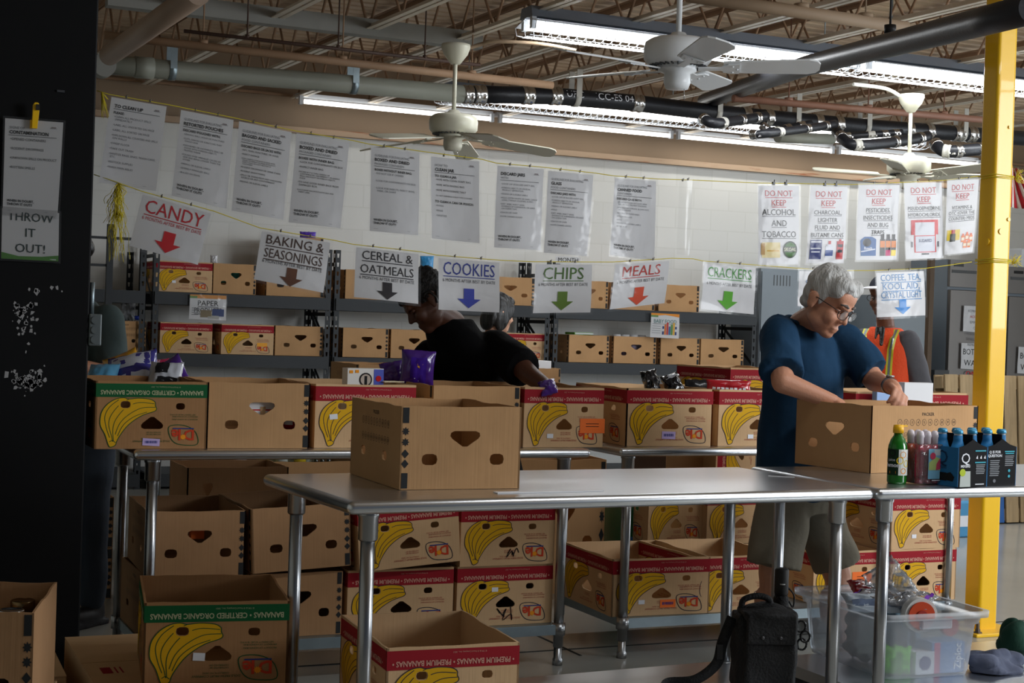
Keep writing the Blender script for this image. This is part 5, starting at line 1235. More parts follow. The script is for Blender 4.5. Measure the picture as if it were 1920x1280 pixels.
# ---- young man in black
base = atD(905, 1150, 7.5); base.z = 0
teen = thing('person', 'young man in a black T-shirt leaning over the cartons, face behind the cereal sign', 'person', base)
g = (-CR*.80-CF*.6).normalized(); rt = g.cross(CU)
hc = atD(799, 563, 6.72); hf = (-CR*.74-CF*.16-CU*.66).normalized(); hu = CU-CR*.25
HL, HP, HM = head_parts(hc, hf, hu, 1.04)
nk = atD(848, 606, 6.84); ch = atD(880, 690, 6.9); wa = atD(905, 790, 7.15); hp = atD(915, 880, 7.3)
ls, rs = atD(938, 652, 6.80), atD(800, 668, 7.02)
le, lw = atD(992, 702, 6.62), atD(1030, 728, 6.48); re, rw_ = atD(770, 760, 6.8), atD(790, 800, 6.6)
lk, rk = atD(940, 1040, 7.3), atD(880, 1040, 7.4); la, ra = Vector((atD(940, 1100, 7.4).x, atD(940, 1100, 7.4).y, .09)), Vector((atD(880, 1100, 7.5).x, atD(880, 1100, 7.5).y, .09))
L = HL+[capsule(hc-hu.normalized()*.055-hf*.02, .055, nk, .06), loft([(nk, rt*.08, g*.07), (ch, rt*.17, g*.11), (wa, rt*.15, g*.11), (hp, rt*.16, g*.12)]),
    capsule(ls, .055, le, .045), capsule(le, .044, lw, .03), capsule(rs, .055, re, .045), capsule(re, .044, rw_, .03), capsule(hp-rt*.08, .08, lk, .058), capsule(lk, .056, la, .038), capsule(hp+rt*.08, .08, rk, .058), capsule(rk, .056, ra, .038), capsule(la, .034, la+g*.1-CU*.05, .03), capsule(ra, .034, ra+g*.1-CU*.05, .03)]
L += hand(lw, atD(1052, 745, 6.42)-lw, CU+CR*.4, 1, .5, True)+hand(rw_, atD(800, 830, 6.5)-rw_, CU, 1, .5, False)
b = blob(L, 'body', mat('deep_brown_skin', (84, 50, 34), .5, var=(14, .1)), teen, .0055, 4); kid(b); eyes(HP, HM, 1.04, b, True)
E = lambda x, y, z, a, b_, d: MB().ell(HP(x, y, z), (a*1.04, b_*1.04, d*1.04), HM, 22, 14)
kid(blob([E(0, -.02, .055, .083, .096, .084), E(0, -.06, .0, .074, .05, .055), E(0, .04, .1, .06, .05, .03), E(0, .072, .062, .055, .022, .03), E(.068, .0, .045, .016, .04, .05), E(-.068, .0, .045, .016, .04, .05)], 'hair', mat('black_curly_hair', (20, 17, 16), .7, bump=(120, 1.)), teen, .006, 2, .012, 60))
e = MB(); e.tube([HP(-.088, .012, .01), HP(-.09, -.004, .028), HP(-.088, -.024, .02), HP(-.086, -.03, -.01), HP(-.088, -.02, -.035)], .006, 8)
kid(e.build('earphone', mat('black_gloss_plastic', (16, 16, 18), .25), teen))
BKT = mat('black_cotton', (15, 15, 17), .9, var=(6, .2), bump=(12, .7), spec=.1)
kid(blob([loft([(nk+CU*.022, rt*.09, g*.09), (nk-CU*.03, rt*.15, g*.11), (ch*.6+nk*.4, rt*.19, g*.13), (ch, rt*.2, g*.15), (wa, rt*.18, g*.15), (hp, rt*.185, g*.15), (hp-CU*.08, rt*.185, g*.15)], 26), flared(ls+rt*.03, .085, ls*.2+le*.8, .088), flared(rs-rt*.03, .085, rs*.1+re*.9, .08)], 'shirt', BKT, teen, .009, 5, .012, 9))
kid(blob([loft([(hp+CU*.03, rt*.17, g*.13), (hp-CU*.1, rt*.17, g*.13)]), capsule(hp-rt*.085, .1, lk, .08), capsule(lk, .08, la+CU*.03, .065), capsule(hp+rt*.085, .1, rk, .08), capsule(rk, .08, ra+CU*.03, .065)], 'trousers', mat('dark_trousers', (34, 36, 44), .9), teen, .011, 4, .01, 9))
for p in (la, ra): kid(shoe(p, g, SH, teen))

def bystander(label, hpx, D, f, shirt, skin, hairm, trousers, turn=0, lean=0, s=1.0, arms=None, hair='short', hscale=1.0):
    """a standing helper further back: head centre seen at hpx, depth D"""
    global base
    hc = atD(hpx[0], hpx[1], D); f = f.normalized(); g = Vector((f.x, f.y, 0)).normalized(); rt = g.cross(CU)
    base = Vector((hc.x, hc.y, 0))-g*(.06+lean); t = thing('person', label, 'person', base)
    HL, HP, HM = head_parts(hc, f, CU, s); top = hc.z
    P = lambda x, y, z: base+rt*x+g*y+CU*z
    sh = top-.24*s; hip = sh*.64
    nk = P(0, lean*.8, sh+.04); ch = P(0, lean*.7, sh-.16); hp = P(0, 0, hip)
    A = arms or (((.24, .02, sh-.32), (.23, .12, sh-.55)), ((-.24, .02, sh-.32), (-.23, .12, sh-.55)))
    (re, rw), (le, lw) = [[P(*q) for q in a] for a in A]
    rs, ls = P(.18, lean*.75, sh-.04), P(-.18, lean*.75, sh-.04)
    kn = hip*.54
    L = HL+[capsule(hc-CU*.06*s-f*.02, .054*s, nk, .058), loft([(nk, rt*.07, g*.06), (nk-CU*.06, rt*.14, g*.08), (ch, rt*.165, g*.11), (hp, rt*.155, g*.115)])]
    for a, b_, c in ((rs, re, rw), (ls, le, lw)): L += [capsule(a, .052, b_, .042), capsule(b_, .041, c, .028)]
    L += hand(rw, Vector((0, 0, -1))+g*.2, rt, .95, .35, False)+hand(lw, Vector((0, 0, -1))+g*.2, -rt, .95, .35, True)
    for k in (-1, 1): L += [capsule(hp+rt*.085*k, .08, P(.09*k, .02, kn), .056), capsule(P(.09*k, .02, kn), .055, P(.09*k, 0, .09), .036), capsule(P(.09*k, 0, .06), .032, P(.09*k, .1, .04), .028)]
    b = blob(L, 'body', skin, t, .008, 3); kid(b); eyes(HP, HM, s, b)
    E = lambda x, y, z, a, b_, d: MB().ell(HP(x, y, z), (a*s, b_*s, d*s), HM, 20, 12)
    H = [E(0, -.02, .052, .083, .098, .084), E(0, -.06, .0, .075, .05, .06)]
    if hair == 'bob': H += [E(.066, -.01, -.02, .022, .06, .11), E(-.066, -.01, -.02, .022, .06, .11), E(0, -.07, -.04, .08, .045, .1), E(0, .05, .085, .06, .045, .035), E(.06, .045, .02, .022, .03, .06), E(-.06, .045, .02, .022, .03, .06)]
    if hair == 'long': H += [E(-.07, -.02, -.09, .026, .035, .14), E(.07, -.02, -.09, .026, .035, .14)]
    kid(blob(H, 'hair', hairm, t, .007, 3, .005, 30, (1, 1, .3)))
    kid(blob([loft([(nk+CU*.005, rt*.08, g*.07), (nk-CU*.04, rt*.15, g*.095), (ch, rt*.19, g*.135), (hp, rt*.185, g*.145), (hp-CU*.06, rt*.185, g*.145)], 24), flared(rs-rt*.02, .075, rs*.2+re*.8, .072), flared(ls+rt*.02, .075, ls*.2+le*.8, .072)], 'shirt', shirt, t, .01, 4, .01, 9))
    kid(blob([loft([(hp+CU*.02, rt*.165, g*.13), (hp-CU*.1, rt*.165, g*.13)])]+[q for k in (-1, 1) for q in (capsule(hp+rt*.085*k, .098, P(.09*k, .02, kn), .076), capsule(P(.09*k, .02, kn), .075, P(.09*k, 0, .12), .062))], 'trousers', trousers, t, .012, 4, .008, 9))
    for k in (-1, 1): kid(shoe(P(.09*k, 0, .09), g, SH, t))
    return t, P, HP, HM, dict(nk=nk, ch=ch, hp=hp, rt=rt, g=g, sh=sh, s=s)
BHAIR = mat('straight_black_hair', (12, 11, 12), .38, bump=(60, .6, (1, 1, .15)))
JEAN = mat('faded_jeans', (60, 70, 84), .9, var=(6, .2), bump=(20, .4))
bystander('black-haired person with a bob behind the young man in black', (936, 586), 10.15, CR*.82+CF*.5-CU*.2, BKT, mat('pale_skin', (206, 158, 132), .5), BHAIR, JEAN, hair='bob')
# in the orange vest
t, P, HP, HM, K = bystander('person in an orange safety vest and cap behind the coffee sign', (1655, 556), 10.0, -CR*.62-CF*.75-CU*.12, mat('charcoal_tee', (84, 84, 90), .9, bump=(14, .5)), SKIND, BHAIR, mat('dark_trousers', (34, 36, 44), .9), arms=(((.26, -.05, 1.0), (.2, -.16, .80)), ((-.27, -.04, 1.0), (-.2, -.16, .80))), hair='short')
VO = mat('orange_vest_mesh', (236, 78, 26), .75, bump=(90, .4)); nk, ch, hp, rt, g = (K[q] for q in ('nk', 'ch', 'hp', 'rt', 'g'))
kid(blob([loft([(nk+CU*.0, rt*.1, g*.08), (nk-CU*.05, rt*.155, g*.115), (ch, rt*.203, g*.15), (hp+CU*.04, rt*.2, g*.165), (hp+CU*.0, rt*.2, g*.165)], 24)], 'safety_vest', VO, t, .009, 3, .008, 8))
ST = MB(); SG = MB()
for x in (-.105, .105):
    pts = []
    for z, y in ((.03, .06), (-.03, .118), (-.1, .155), (-.2, .168), (-.3, .176), (-.4, .186), (-.47, .187)):
        pts.append(P(x, y*(.86 if abs(x) > .1 else 1)+.004, K['sh']+z))
    for mb, wd_, o_ in ((ST, .022, 0), (SG, .008, .0025)):
        vs = [p+rt*s*wd_+g*o_ for p in pts for s in (-1, 1)]; mb.add(vs, [(2*i, 2*i+1, 2*i+3, 2*i+2) for i in range(len(pts)-1)])
kid(ST.build('reflective_stripe', mat('lime_tape', (228, 226, 70), .4), t)); kid(SG.build('reflective_stripe', mat('silver_tape', (150, 156, 160), .25, .5), t))
A = Art(); ltr = ink('faded_vest_lettering', (250, 130, 84)); A.text('NOURISH', 0, 0, .042, ltr, 'c', True, maxw=.17); A.text('OHAN', 0, -.062, .042, ltr, 'c', True, maxw=.17)
n0 = len(t.children); A.place(lambda u, v, l: P(-u, .187+l-.25*abs(u)**1.6, K['sh']-.27+v), t, {}, .003, 'lettering')
for o in t.children[n0:]: kid(o)
s = K['s']
cp = blob([MB().ell(HP(0, -.015, .06), (.089, .108, .085), HM, 20, 12)], 'cap', mat('navy_cap', (30, 34, 48), .8), t, .007, 2); kid(cp)
bm = MB().ell(HP(0, .13, .07), (.07, .075, .008), HM, 20, 8); kid(bm.build('cap_brim', mat('white_brim', (226, 226, 230), .7), t))
kid(blob([capsule(P(-.05, .15, K['sh']+.03), .018, P(-.07, .2, K['sh']-.07), .012), capsule(P(-.02, .16, K['sh']+.03), .014, P(-.03, .2, K['sh']-.03), .008)], 'hair_lock', BHAIR, t, .006, 2))
gm = MB()
for k in (-1, 1): gm.tube([HP(k*(.034+.024*math.cos(2*PI*i/14)), .106, .0+.02*math.sin(2*PI*i/14)) for i in range(15)], .002, 6)
kid(gm.build('glasses', mat('dark_glasses_frame', (48, 34, 30), .35, .3), t))
# in black, hidden behind the man in blue
t, P, HP, HM, K = bystander('person in a black top, nearly all hidden behind the man in blue', (1566, 566), 9.3, CR*.3+CF*.95, BKT, SKIND, BHAIR, mat('dark_trousers', (34, 36, 44), .9), arms=(((.27, .0, 1.02), (.26, .08, .8)), ((-.27, .0, 1.02), (-.26, .08, .8))))
bp = atD(1589, 597, 9.0); kid(MB().box(bp, (.045, .004, .03), rz=-.5).build('badge', PAPER, t))
# at the left behind the column
t, P, HP, HM, K = bystander('person in a grey-green top and jeans, mostly hidden behind the black column', (128, 470), 6.75, -CR*.4-CF*.9-CU*.3, mat('grey_green_cotton', (70, 84, 84), .9, var=(5, .1), bump=(10, .6)), SKIN, BHAIR, JEAN, lean=.06, s=1.08, arms=(((.26, .06, 1.05), (.2, .25, 1.1)), ((-.25, .1, 1.12), (-.12, .3, 1.18))))
# ------------------------------------------------------------------ packets, bags and small goods
def packet(name, label, cat, c, w, h, th, m, up, out, art=None, crimp=True, seed=0, group=None, inks={}, crinkle=.006, default='printed_patch'):
    """a filled film bag: c centre, up / out directions"""
    up = Vector(up).normalized(); out = Vector(out); out = (out-up*out.dot(up)).normalized(); x = up.cross(out).normalized()*1
    t = thing(name, label, cat, Vector(c)-up*h/2, 0, group); o = Vector(c)-up*h/2; n = 16
    def f(u, v, s, l=0):
        a, b = 2*u-1, 2*v-1; e = max(0, (1-abs(a)**2.4))**.6*max(0, (1-abs(b)**3))**.7
        p = Vector((a*w/2*(1-.06*(1-b*b)), 0, 0)); k = th/2*e
        k += crinkle*noise.noise(Vector((a*3+seed*7, b*3, s*2)))*(.4+e)+crinkle*.6*noise.noise(Vector((a*8, b*8+seed*3, s)))
        return Vector(c)-o+x*p.x+up*(b*h/2+crinkle*.8*noise.noise(Vector((a*4, seed*5, b))))+out*(s*max(k, .0006)+s*l)
    mb = MB(); N_ = n+1
    vs = [f(i/n, j/n, s) for s in (1, -1) for j in range(N_) for i in range(N_)]; fs = []
    for s in (0, 1):
        for j in range(n):
            for i in range(n):
                q = (j*N_+i, j*N_+i+1, (j+1)*N_+i+1, (j+1)*N_+i); q = tuple(k+s*N_*N_ for k in q); fs.append(q if s == 0 else q[::-1])
    rim = [j for j in range(N_)]+[(k+1)*N_-1 for k in range(1, N_)]+[n*N_+n-k for k in range(1, N_)]+[(n-k)*N_ for k in range(1, N_-1)]
    for a, b in zip(rim, rim[1:]+rim[:1]): fs.append((a, a+N_*N_, b+N_*N_, b))
    mb.add(vs, fs, 0, True); mb.build('bag', m, t)
    if art:
        A = Art(); art(A)
        # patches are cut into the sheet's own squares so they follow its folds
        for key, (mm, b) in list(A.b.items()):
            nb = MB(); nb.v = [tuple(f(min(max(u, .0), 1), min(max(v, 0), 1), 1, .0016+z)) for u, v, z in b.v]; nb.f = b.f; nb.m = b.m; nb.sm = b.sm; nb.build(inks.get(key, default), mm, t, fixn=False)
    return t
def grid_patch(A, u0, v0, u1, v1, m, n=8):
    mb = A._mb(m); vs = [(u0+(u1-u0)*i/n, v0+(v1-v0)*j/n, 0) for j in range(n+1) for i in range(n+1)]
    mb.add(vs, [(j*(n+1)+i, j*(n+1)+i+1, (j+1)*(n+1)+i+1, (j+1)*(n+1)+i) for j in range(n) for i in range(n)], 0, True)
gl = lambda n, *c: mat(n, c, .22, coat=.3)
PURPLE = gl('purple_film', 74, 36, 134); BLUEF = gl('blue_white_film', 60, 60, 150); SILV = gl('silver_film', 190, 195, 205); GOLD = gl('gold_film', 224, 164, 40); BLACKF = gl('black_film', 16, 18, 24); MAG = gl('magenta_film', 190, 40, 90); REDF = gl('red_film', 176, 28, 40); AQUA = gl('aqua_film', 90, 160, 200)
toC = -CF
t1 = BOX['t1'].location; ZT = TZ+BH
def blueart(A):
    w_ = ink('pale_film_print', (214, 218, 232)); grid_patch(A, .1, .1, .42, .9, w_, 5); grid_patch(A, .55, .5, .9, .88, w_, 5); grid_patch(A, .58, .12, .72, .4, w_, 4)
def inb(px, py, D): return atD(px, py, D)
G_S = 'snack bags heaped in the green-banded carton'
packet('snack_bag', 'big blue and white snack bag lying on top of the green-banded carton', 'snack bag', atD(250, 708, 6.2), .31, .2, .09, BLUEF, CR*.95+CU*.25+CF*.1, CU*.75-CF*.6, blueart, seed=1, group=G_S)
packet('snack_bag', 'purple snack bag end sticking up at the right rear of the green-banded carton', 'snack bag', atD(318, 704, 6.3), .15, .14, .06, PURPLE, CR*.8+CU*.5, CU*.5-CF*.8, lambda A: grid_patch(A, .2, .3, .8, .7, ink('lilac_print', (150, 130, 200)), 5), seed=2, group=G_S)
packet('snack_bag', 'gold snack bag with dark red lettering at the back of the green-banded carton', 'snack bag', atD(232, 699, 6.4), .2, .15, .06, GOLD, CU*.4+CR*.9, CU*.5-CF*.8, lambda A: (grid_patch(A, .08, .3, .92, .4, ink('dark_red_print', (110, 20, 30)), 8)), seed=3, group=G_S)
packet('snack_bag', 'magenta snack bag between the blue and purple ones in the green-banded carton', 'snack bag', atD(282, 703, 6.36), .17, .14, .06, MAG, CR+CU*.1, CU*.6-CF*.7, lambda A: grid_patch(A, .1, .2, .35, .8, ink('pale_pink_print', (236, 190, 200)), 5), seed=4, group=G_S)
packet('snack_bag', 'silver and black snack bag at the right of the green-banded carton', 'snack bag', atD(308, 716, 6.08), .24, .13, .06, SILV, CR+CF*.1, CU*.7-CF*.6, lambda A: (grid_patch(A, .06, .2, .4, .6, ink('black_print', (30, 30, 34)), 6), grid_patch(A, .5, .3, .72, .9, ink('black_print', (30, 30, 34)), 5)), seed=5, group=G_S)
packet('snack_bag', 'pale blue snack bag at the left of the green-banded carton by the column', 'snack bag', atD(190, 712, 6.12), .19, .12, .06, AQUA, CR+CU*.05, CU*.7-CF*.6, None, seed=6, group=G_S)
pur = lambda A: (grid_patch(A, .3, .05, .78, .8, ink('deep_violet_print', (62, 24, 150)), 8), A.stroke([(.45, .2), (.5, .5)], .02, STICK), A.stroke([(.56, .15), (.58, .42)], .02, STICK), A.stroke([(.64, .15), (.67, .36)], .02, STICK), A.poly([(.5, .55), (.6, .5), (.68, .62), (.52, .72)], GOLD))
packet('snack_bag', 'tall purple snack bag standing beyond the cookie box, before the young man in black', 'snack bag', atD(783, 690, 6.42), .145, .15, .07, PURPLE, CU+CR*.05, -CF, pur, seed=8, group='purple snack bags')
packet('snack_bag', 'smaller purple snack bag lying left of the tall purple one', 'snack bag', atD(735, 698, 6.5), .1, .09, .05, PURPLE, CU-CR*.2, -CF, None, seed=9, group='purple snack bags')
packet('snack_bag', 'purple snack bag corner poking out of the carton by the young man’s hand', 'snack bag', atD(1027, 726, 6.3), .12, .07, .04, PURPLE, CR+CU*.3, CU-CF*.5, None, seed=10, group='purple snack bags')
packet('snack_bag', 'black crinkled bag at the left in the carton behind the man in blue', 'snack bag', atD(1222, 722, 6.75), .16, .07, .06, BLACKF, CR+CU*.25, CU*.5-CF*.8, lambda A: grid_patch(A, .7, .3, .95, .7, SILV, 4), seed=11, group='black crinkled bags', crinkle=.014)
packet('snack_bag', 'black crinkled bag at the right in the carton behind the man in blue', 'snack bag', atD(1262, 722, 6.8), .12, .08, .06, BLACKF, CR+CU*.4, CU*.5-CF*.8, lambda A: grid_patch(A, .1, .3, .3, .8, SILV, 4), seed=12, group='black crinkled bags', crinkle=.014)
packet('snack_bag', 'red packet with white lettering on the carton half hidden by the man in blue', 'packet', atD(1366, 724, 6.75), .2, .055, .04, REDF, CU, -CF, lambda A: [A.rect(.12+.1*i, .16, .19+.1*i, .42, STICK) for i in range(8)], seed=13)
packet('packet', 'dark packet behind the red one on the carton beside the man in blue', 'packet', BOX['t7'].location+Vector((-.08, .08, .14)), .16, .27, .04, BLACKF, CU, -CF, None, seed=14)
# cookie box in t3, slip beside it
p = atD(680, 720, 6.2); p.z = TZ+.012
t = thing('cookie_box', 'white and blue cookie box standing in the red-banded carton', 'box', p, .05)
hh = atD(680, 690, 6.2).z-p.z
MB().box((0, 0, hh/2), (.155, .06, hh)).build('box_body', mat('white_box_card', (224, 222, 218), .5), t)
A = Art(); A.rect(.035, hh-.075, .0775, hh-.003, ink('box_blue', (84, 96, 190))); A.disc(-.0, hh-.045, .028, ink('plate_dark', (40, 34, 34)), 18); A.disc(-.0, hh-.045, .022, ink('plate_pale', (190, 176, 164)), 18, z=.0003); A.rect(-.07, hh-.02, -.055, hh-.008, SUNOR); A.rect(-.045, hh-.018, -.03, hh-.006, SUNOR); A.rect(-.0775, hh-.09, .0775, hh-.085, SUNOR); A.rect(-.006, hh-.07, .006, hh-.03, BLK)
A.disc(.055, hh-.04, .012, RED, 12, z=.0003)
A.place(lambda u, v, l: Vector((u, -.03-l, v)), t, {}, .0008, 'printed_patch')
tag(MB().box(atD(730, 715, 6.25), (.1, .07, .003), rz=.3).build('paper_slip', mat('cream_slip', (226, 214, 180), .7)), 'cream paper slip beside the cookie box in the red-banded carton', 'paper slip')
# things glimpsed inside t2 and under-table carton
def can(label, c, r, h, m, group=None):
    t = thing('can', label, 'can', c, 0, group); MB().lathe([(0, 0), (r, 0), (r, h), (r*.93, h+.004), (r*.9, h), (0, h)], n=20).build('can_body', m, t)
    A = Art(); A.rect(-.5, h*.35, .5, h*.6, STICK); A.place(lambda u, v, l: Vector((math.sin(u-.6)*(r+l), -math.cos(u-.6)*(r+l), v)), t, {}, .0006, 'label_band'); return t
b2 = BOX['t2'].location
can('red can seen through the round hole of the plain carton second from the column', b2+Vector((.13, -.2, .062)), .034, .07, gl('red_can', 190, 30, 44))
tag(MB().box(b2+Vector((0, .0, .03)), (.34, .36, .045)).build('cardboard_tray', KRAFT3), 'cardboard tray lying inside the plain carton with the red can', 'tray')
t = thing('card_pack', 'white card pack behind the heart-shaped hole of the plain carton', 'packet', b2+Vector((.01, -.2, .055))); MB().box((0, 0, .06), (.13, .06, .12)).build('pack', PAPER, t)
A = Art(); A.rect(-.06, .085, .06, .09, RED); A.rect(-.01, .0, .01, .1, KRAFT2); A.place(lambda u, v, l: Vector((u, -.03-l, v)), t, {}, .0006, 'printed_patch')
b = BOX['u1'].location; tag(MB().box(b+Vector((0, -.2, .15)), (.05, .03, .03)).build('orange_scrap', ORANGE), 'orange scrap behind the heart-shaped hole of the carton under the table', 'scrap')
bl = BOX['t8'].location; t = thing('paper_pack', 'white paper packs standing in the carton behind the man’s hand', 'paper', atD(1716, 756, 7.0))
MB().box((0, 0, .0), (.15, .05, .19), rz=-.1).build('pack', PAPER, t); MB().box((-.16, .02, -.02), (.1, .04, .16), rz=-.1).build('blue_pack', mat('pale_blue_card', (150, 180, 226), .6), t)
r2_ = BOX['r2'].location; t = MB().box((r2_.x, r2_.y-.08, TZ+.148), (.11, .12, .28), rz=.2).build('white_packet', PAPER); tag(t, 'white packet on the rear carton behind the young man’s arm', 'packet')

# ------------------------------------------------------------------ bottles on the right front table
def plane_tab(px, py): return atZ(px, py, .9005)
q = plane_tab(1681, 906)
t = thing('juice_bottle', 'green plastic lemon juice bottle with yellow cap on the front table', 'bottle', q)
MB().lathe([(0, 0), (.030, 0), (.033, .008), (.033, .115), (.031, .13), (.024, .15), (.015, .163), (.013, .175), (.0, .175)], n=28).build('bottle', mat('green_plastic', (20, 104, 26), .2, coat=.4), t)
MB().lathe([(0, .172), (.018, .172), (.018, .185), (.0165, .199), (0, .2)], n=24).build('cap', mat('yellow_cap', (246, 186, 16), .4), t)
MB().box((.02, -.006, .196), (.018, .012, .006)).build('cap_tab', mat('yellow_cap', (246, 186, 16), .4), t)
yw = math.atan2(-q.x, q.y)   # the side of the bottle turned to the room
def wrapmap(r, a0=0): return lambda u, v, l: Vector((math.sin(u/r+a0)*(r+l), -math.cos(u/r+a0)*(r+l), v))
A = Art(); dk = ink('label_dark_green', (18, 44, 24))
for i in range(10): A.rect(-.045+.009*i, .03, -.036+.009*i, .118, dk if i < 5 else ink('label_white', (228, 230, 226)))
A.disc(.016, .1, .011, SUNOR, 12, z=.0003); A.disc(.03, .07, .012, ink('lemon_ink', (240, 206, 40)), 12, z=.0003); A.disc(.018, .045, .01, SUNOR, 12, z=.0003); A.disc(.005, .08, .012, ink('lemon_ink', (240, 206, 40)), 12, z=.0003); A.disc(-.022, .105, .012, BLK, 12, z=.0003)
A.text('lemon', -.02, .058, .014, STICK, 'c', True); A.text('juice', -.024, .078, .01, STICK, 'c'); A.rect(-.03, .036, -.008, .044, SUNOR)
A.place(lambda u, v, l: wrapmap(.033, -.55)(u, v, l), t, {}, .0006, 'label')
q = plane_tab(1727, 906)
t = thing('drink_pack', 'shrink-wrapped pack of red drink bottles with a picture card on the front table', 'drink pack', q)
REDJ = mat('red_juice', (176, 24, 60), .15, coat=.5); CLEARB = film('clear_bottle', (246, 240, 244), .3, .08, (30, .5), .35)
for i, (x, y) in enumerate([(dx, dy) for dy in (-.025, .025) for dx in (-.03, 0.0, .03)]):
    b = MB().lathe([(0, .003), (.016, .003), (.0175, .03), (.0175, .1), (.012, .135), (0, .137)], (x, y, 0), 16).build('bottle', REDJ if i != 3 else gl('orange_juice', 226, 90, 40), t)
    MB().lathe([(.008, .135), (.012, .14), (.012, .158), (.014, .163), (.011, .178), (.006, .182), (0, .183)], (x, y, 0), 12).build('bottle_tip', mat('milky_tip', (214, 206, 214), .3, coat=.3), b)
MB().box((0.004, 0, .07), (.102, .092, .136)).build('shrink_wrap', film('shrink_wrap', (250, 250, 252), .3, .1, (26, 1.), .08), t, bevel=.008, seg=3)
A = Art(); A.rect(-.012, .02, .05, .122, ink('card_blue', (120, 176, 206))); A.rect(.012, .1, .046, .12, ink('card_pale', (190, 200, 206))); A.poly([(-.01, .05), (.048, .05), (.048, .085), (.02, .095), (-.01, .075)], ink('card_green', (176, 196, 120))); 
A.disc(.006, .098, .012, ink('card_pink', (200, 70, 100)), 10, z=.0004); A.poly([(.02, .05), (.045, .055), (.046, .085), (.036, .09), (.022, .072)], ink('card_pink', (200, 70, 100)), .0004); A.rect(.0, .012, .05, .02, BLK); A.rect(.004, .014, .044, .017, STICK)
A.place(lambda u, v, l: Vector((u, -.0475-l, v)), t, {}, .0008, 'picture_card')
TEAL = mat('blue_carton_card', (30, 104, 156), .55, spec=.2); BCARD = mat('black_carton_card', (14, 14, 17), .6, spec=.12)
GLS = mat('clear_bottle_glass', (190, 204, 214), .06, trans=.0, coat=.5)
def fourpack(label, q, yaw, idx):
    S_ = 1.17; t = thing('bottle_carrier', label, 'bottle carrier', q, yaw, 'blue and black drink carriers'); t.scale = (S_, S_, 1.06); w, d, h = .118, .124, .125
    fr = [(-w/2, 0), (w/2, 0), (w/2, h), (w/2-.028, h+.008), (.0, h+.026), (-w/2+.028, h+.008), (-w/2, h)]
    for s in (-1, 1): MB().prism(fr, lambda u, v, l: Vector((u, s*(d/2)-s*l, v)), .0025).build('end_panel', BCARD, t)
    for s in (-1, 1): MB().box((s*w/2, 0, h/2), (.0025, d, h)).build('side_panel', TEAL, t)
    MB().box((0, 0, .002), (w-.004, d-.004, .003)).build('bottom', BCARD, t)
    MB().box((0, 0, .085), (.003, d-.006, .16)).build('divider', BCARD, t)
    A = Art(); A.text('Q', -.03, .075, .034, STICK, 'c'); A.text('MIXERS', -.03, .062, .0085, STICK, 'c', True); A.poly([(-.052, .0), (-.008, .0), (-.01, .05), (-.05, .05)], ink('glass_picture', (186, 194, 190))); A.disc(-.042, .046, .012, ink('lime_ink', (178, 196, 60)), 14, z=.0004)
    tl = ink('teal_print', (70, 170, 190))
    if idx == 0:
        A.rect(.008, .112, .052, .116, tl); A.rect(.008, .075, .052, .079, tl)
        for i in range(3): A.poly([(.012+.016*i, .09), (.018+.016*i, .1), (.02+.016*i, .088)], STICK)
        for i in range(6): A.rect(.012+.001*(i % 2), .068-.0055*i, .05-.002*(i % 3), .0705-.0055*i, ink('pale_print', (150, 154, 160)))
        A.rect(.012, .006, .048, .009, STICK)
    else:
        A = Art(); A.text('Q IS FOR', -.03, .105, .0085, STICK, 'c', True); A.text('QUESTION', -.03, .093, .0085, STICK, 'c', True)
        for i in range(9): A.rect(-.05+.001*(i % 2), .08-.006*i, -.01-.002*(i % 3), .0825-.006*i, ink('pale_print', (150, 154, 160)))
        A.disc(-.03, .016, .006, GRY, 10)
        A.rect(.01, .108, .05, .112, tl); A.rect(.012, .102, .048, .105, tl)
        for i in range(6): A.rect(.012, .094-.006*i, .049-.002*(i % 3), .0965-.006*i, ink('pale_print', (150, 154, 160)))
        A.disc(.03, .048, .005, tl, 8); A.disc(.03, .03, .005, tl, 8)
    A.place(lambda u, v, l: Vector((u, -d/2-l, v)), t, {}, .0007, 'lettering')
    if idx == 0:
        A = Art(); dn = ink('dark_navy_print', (16, 50, 86)); A.text('Q', 0, .07, .045, dn, 'c'); A.text('MIXERS', 0, .055, .009, dn, 'c'); A.rect(-.048, .016, .02, .042, BLK); A.poly([(.02, .018), (.045, .016), (.05, .03), (.035, .045), (.02, .04)], BLK)
        A.place(lambda u, v, l: Vector((-w/2-l-.0013, -u, v)), t, {}, .0007, 'lettering')
    for x in (-.029, .029):
        for y in (-.03, .03):
            b = thing('drink_bottle', '', 'bottle'); 
            b.location = Vector(q)+Matrix.Rotation(yaw, 3, 'Z') @ Vector((x*S_, y*S_, .004)); b.scale = (1.12, 1.12, 1.1); del b['label']
            b['label'] = f'clear mixer bottle with blue cap, {"front" if y < 0 else "rear"} {"left" if x < 0 else "right"} in the {"blue-sided carrier" if idx == 0 else "carrier at the frame edge"}'; b['group'] = 'mixer bottles in the carriers'
            MB().lathe([(0, 0), (.0255, 0), (.0265, .006), (.0265, .085), (.022, .108), (.0135, .13), (.0125, .155), (.0135, .16), (0, .16)], n=22).build('bottle', GLS, b)
            MB().lathe([(.0135, .108+.022), (.0150, .118), (.0215, .112), (.0225, .1075), (.0142, .137), (.0135, .152), (.0132, .152)], n=22).build('neck_label', TEAL, b)
            MB().lathe([(.0, .17), (.011, .17), (.014, .166), (.0155, .158), (.015, .157), (.0, .158)], n=22).build('cap', mat('teal_cap', (52, 138, 178), .35, .3), b)
    return t
qc = plane_tab(1806, 913); qa = .12
fourpack('blue-sided drink carrier with a white Q on its black end on the front table', qc+Matrix.Rotation(qa, 3, 'Z') @ Vector((.059-.014, .075, 0)), qa, 0)
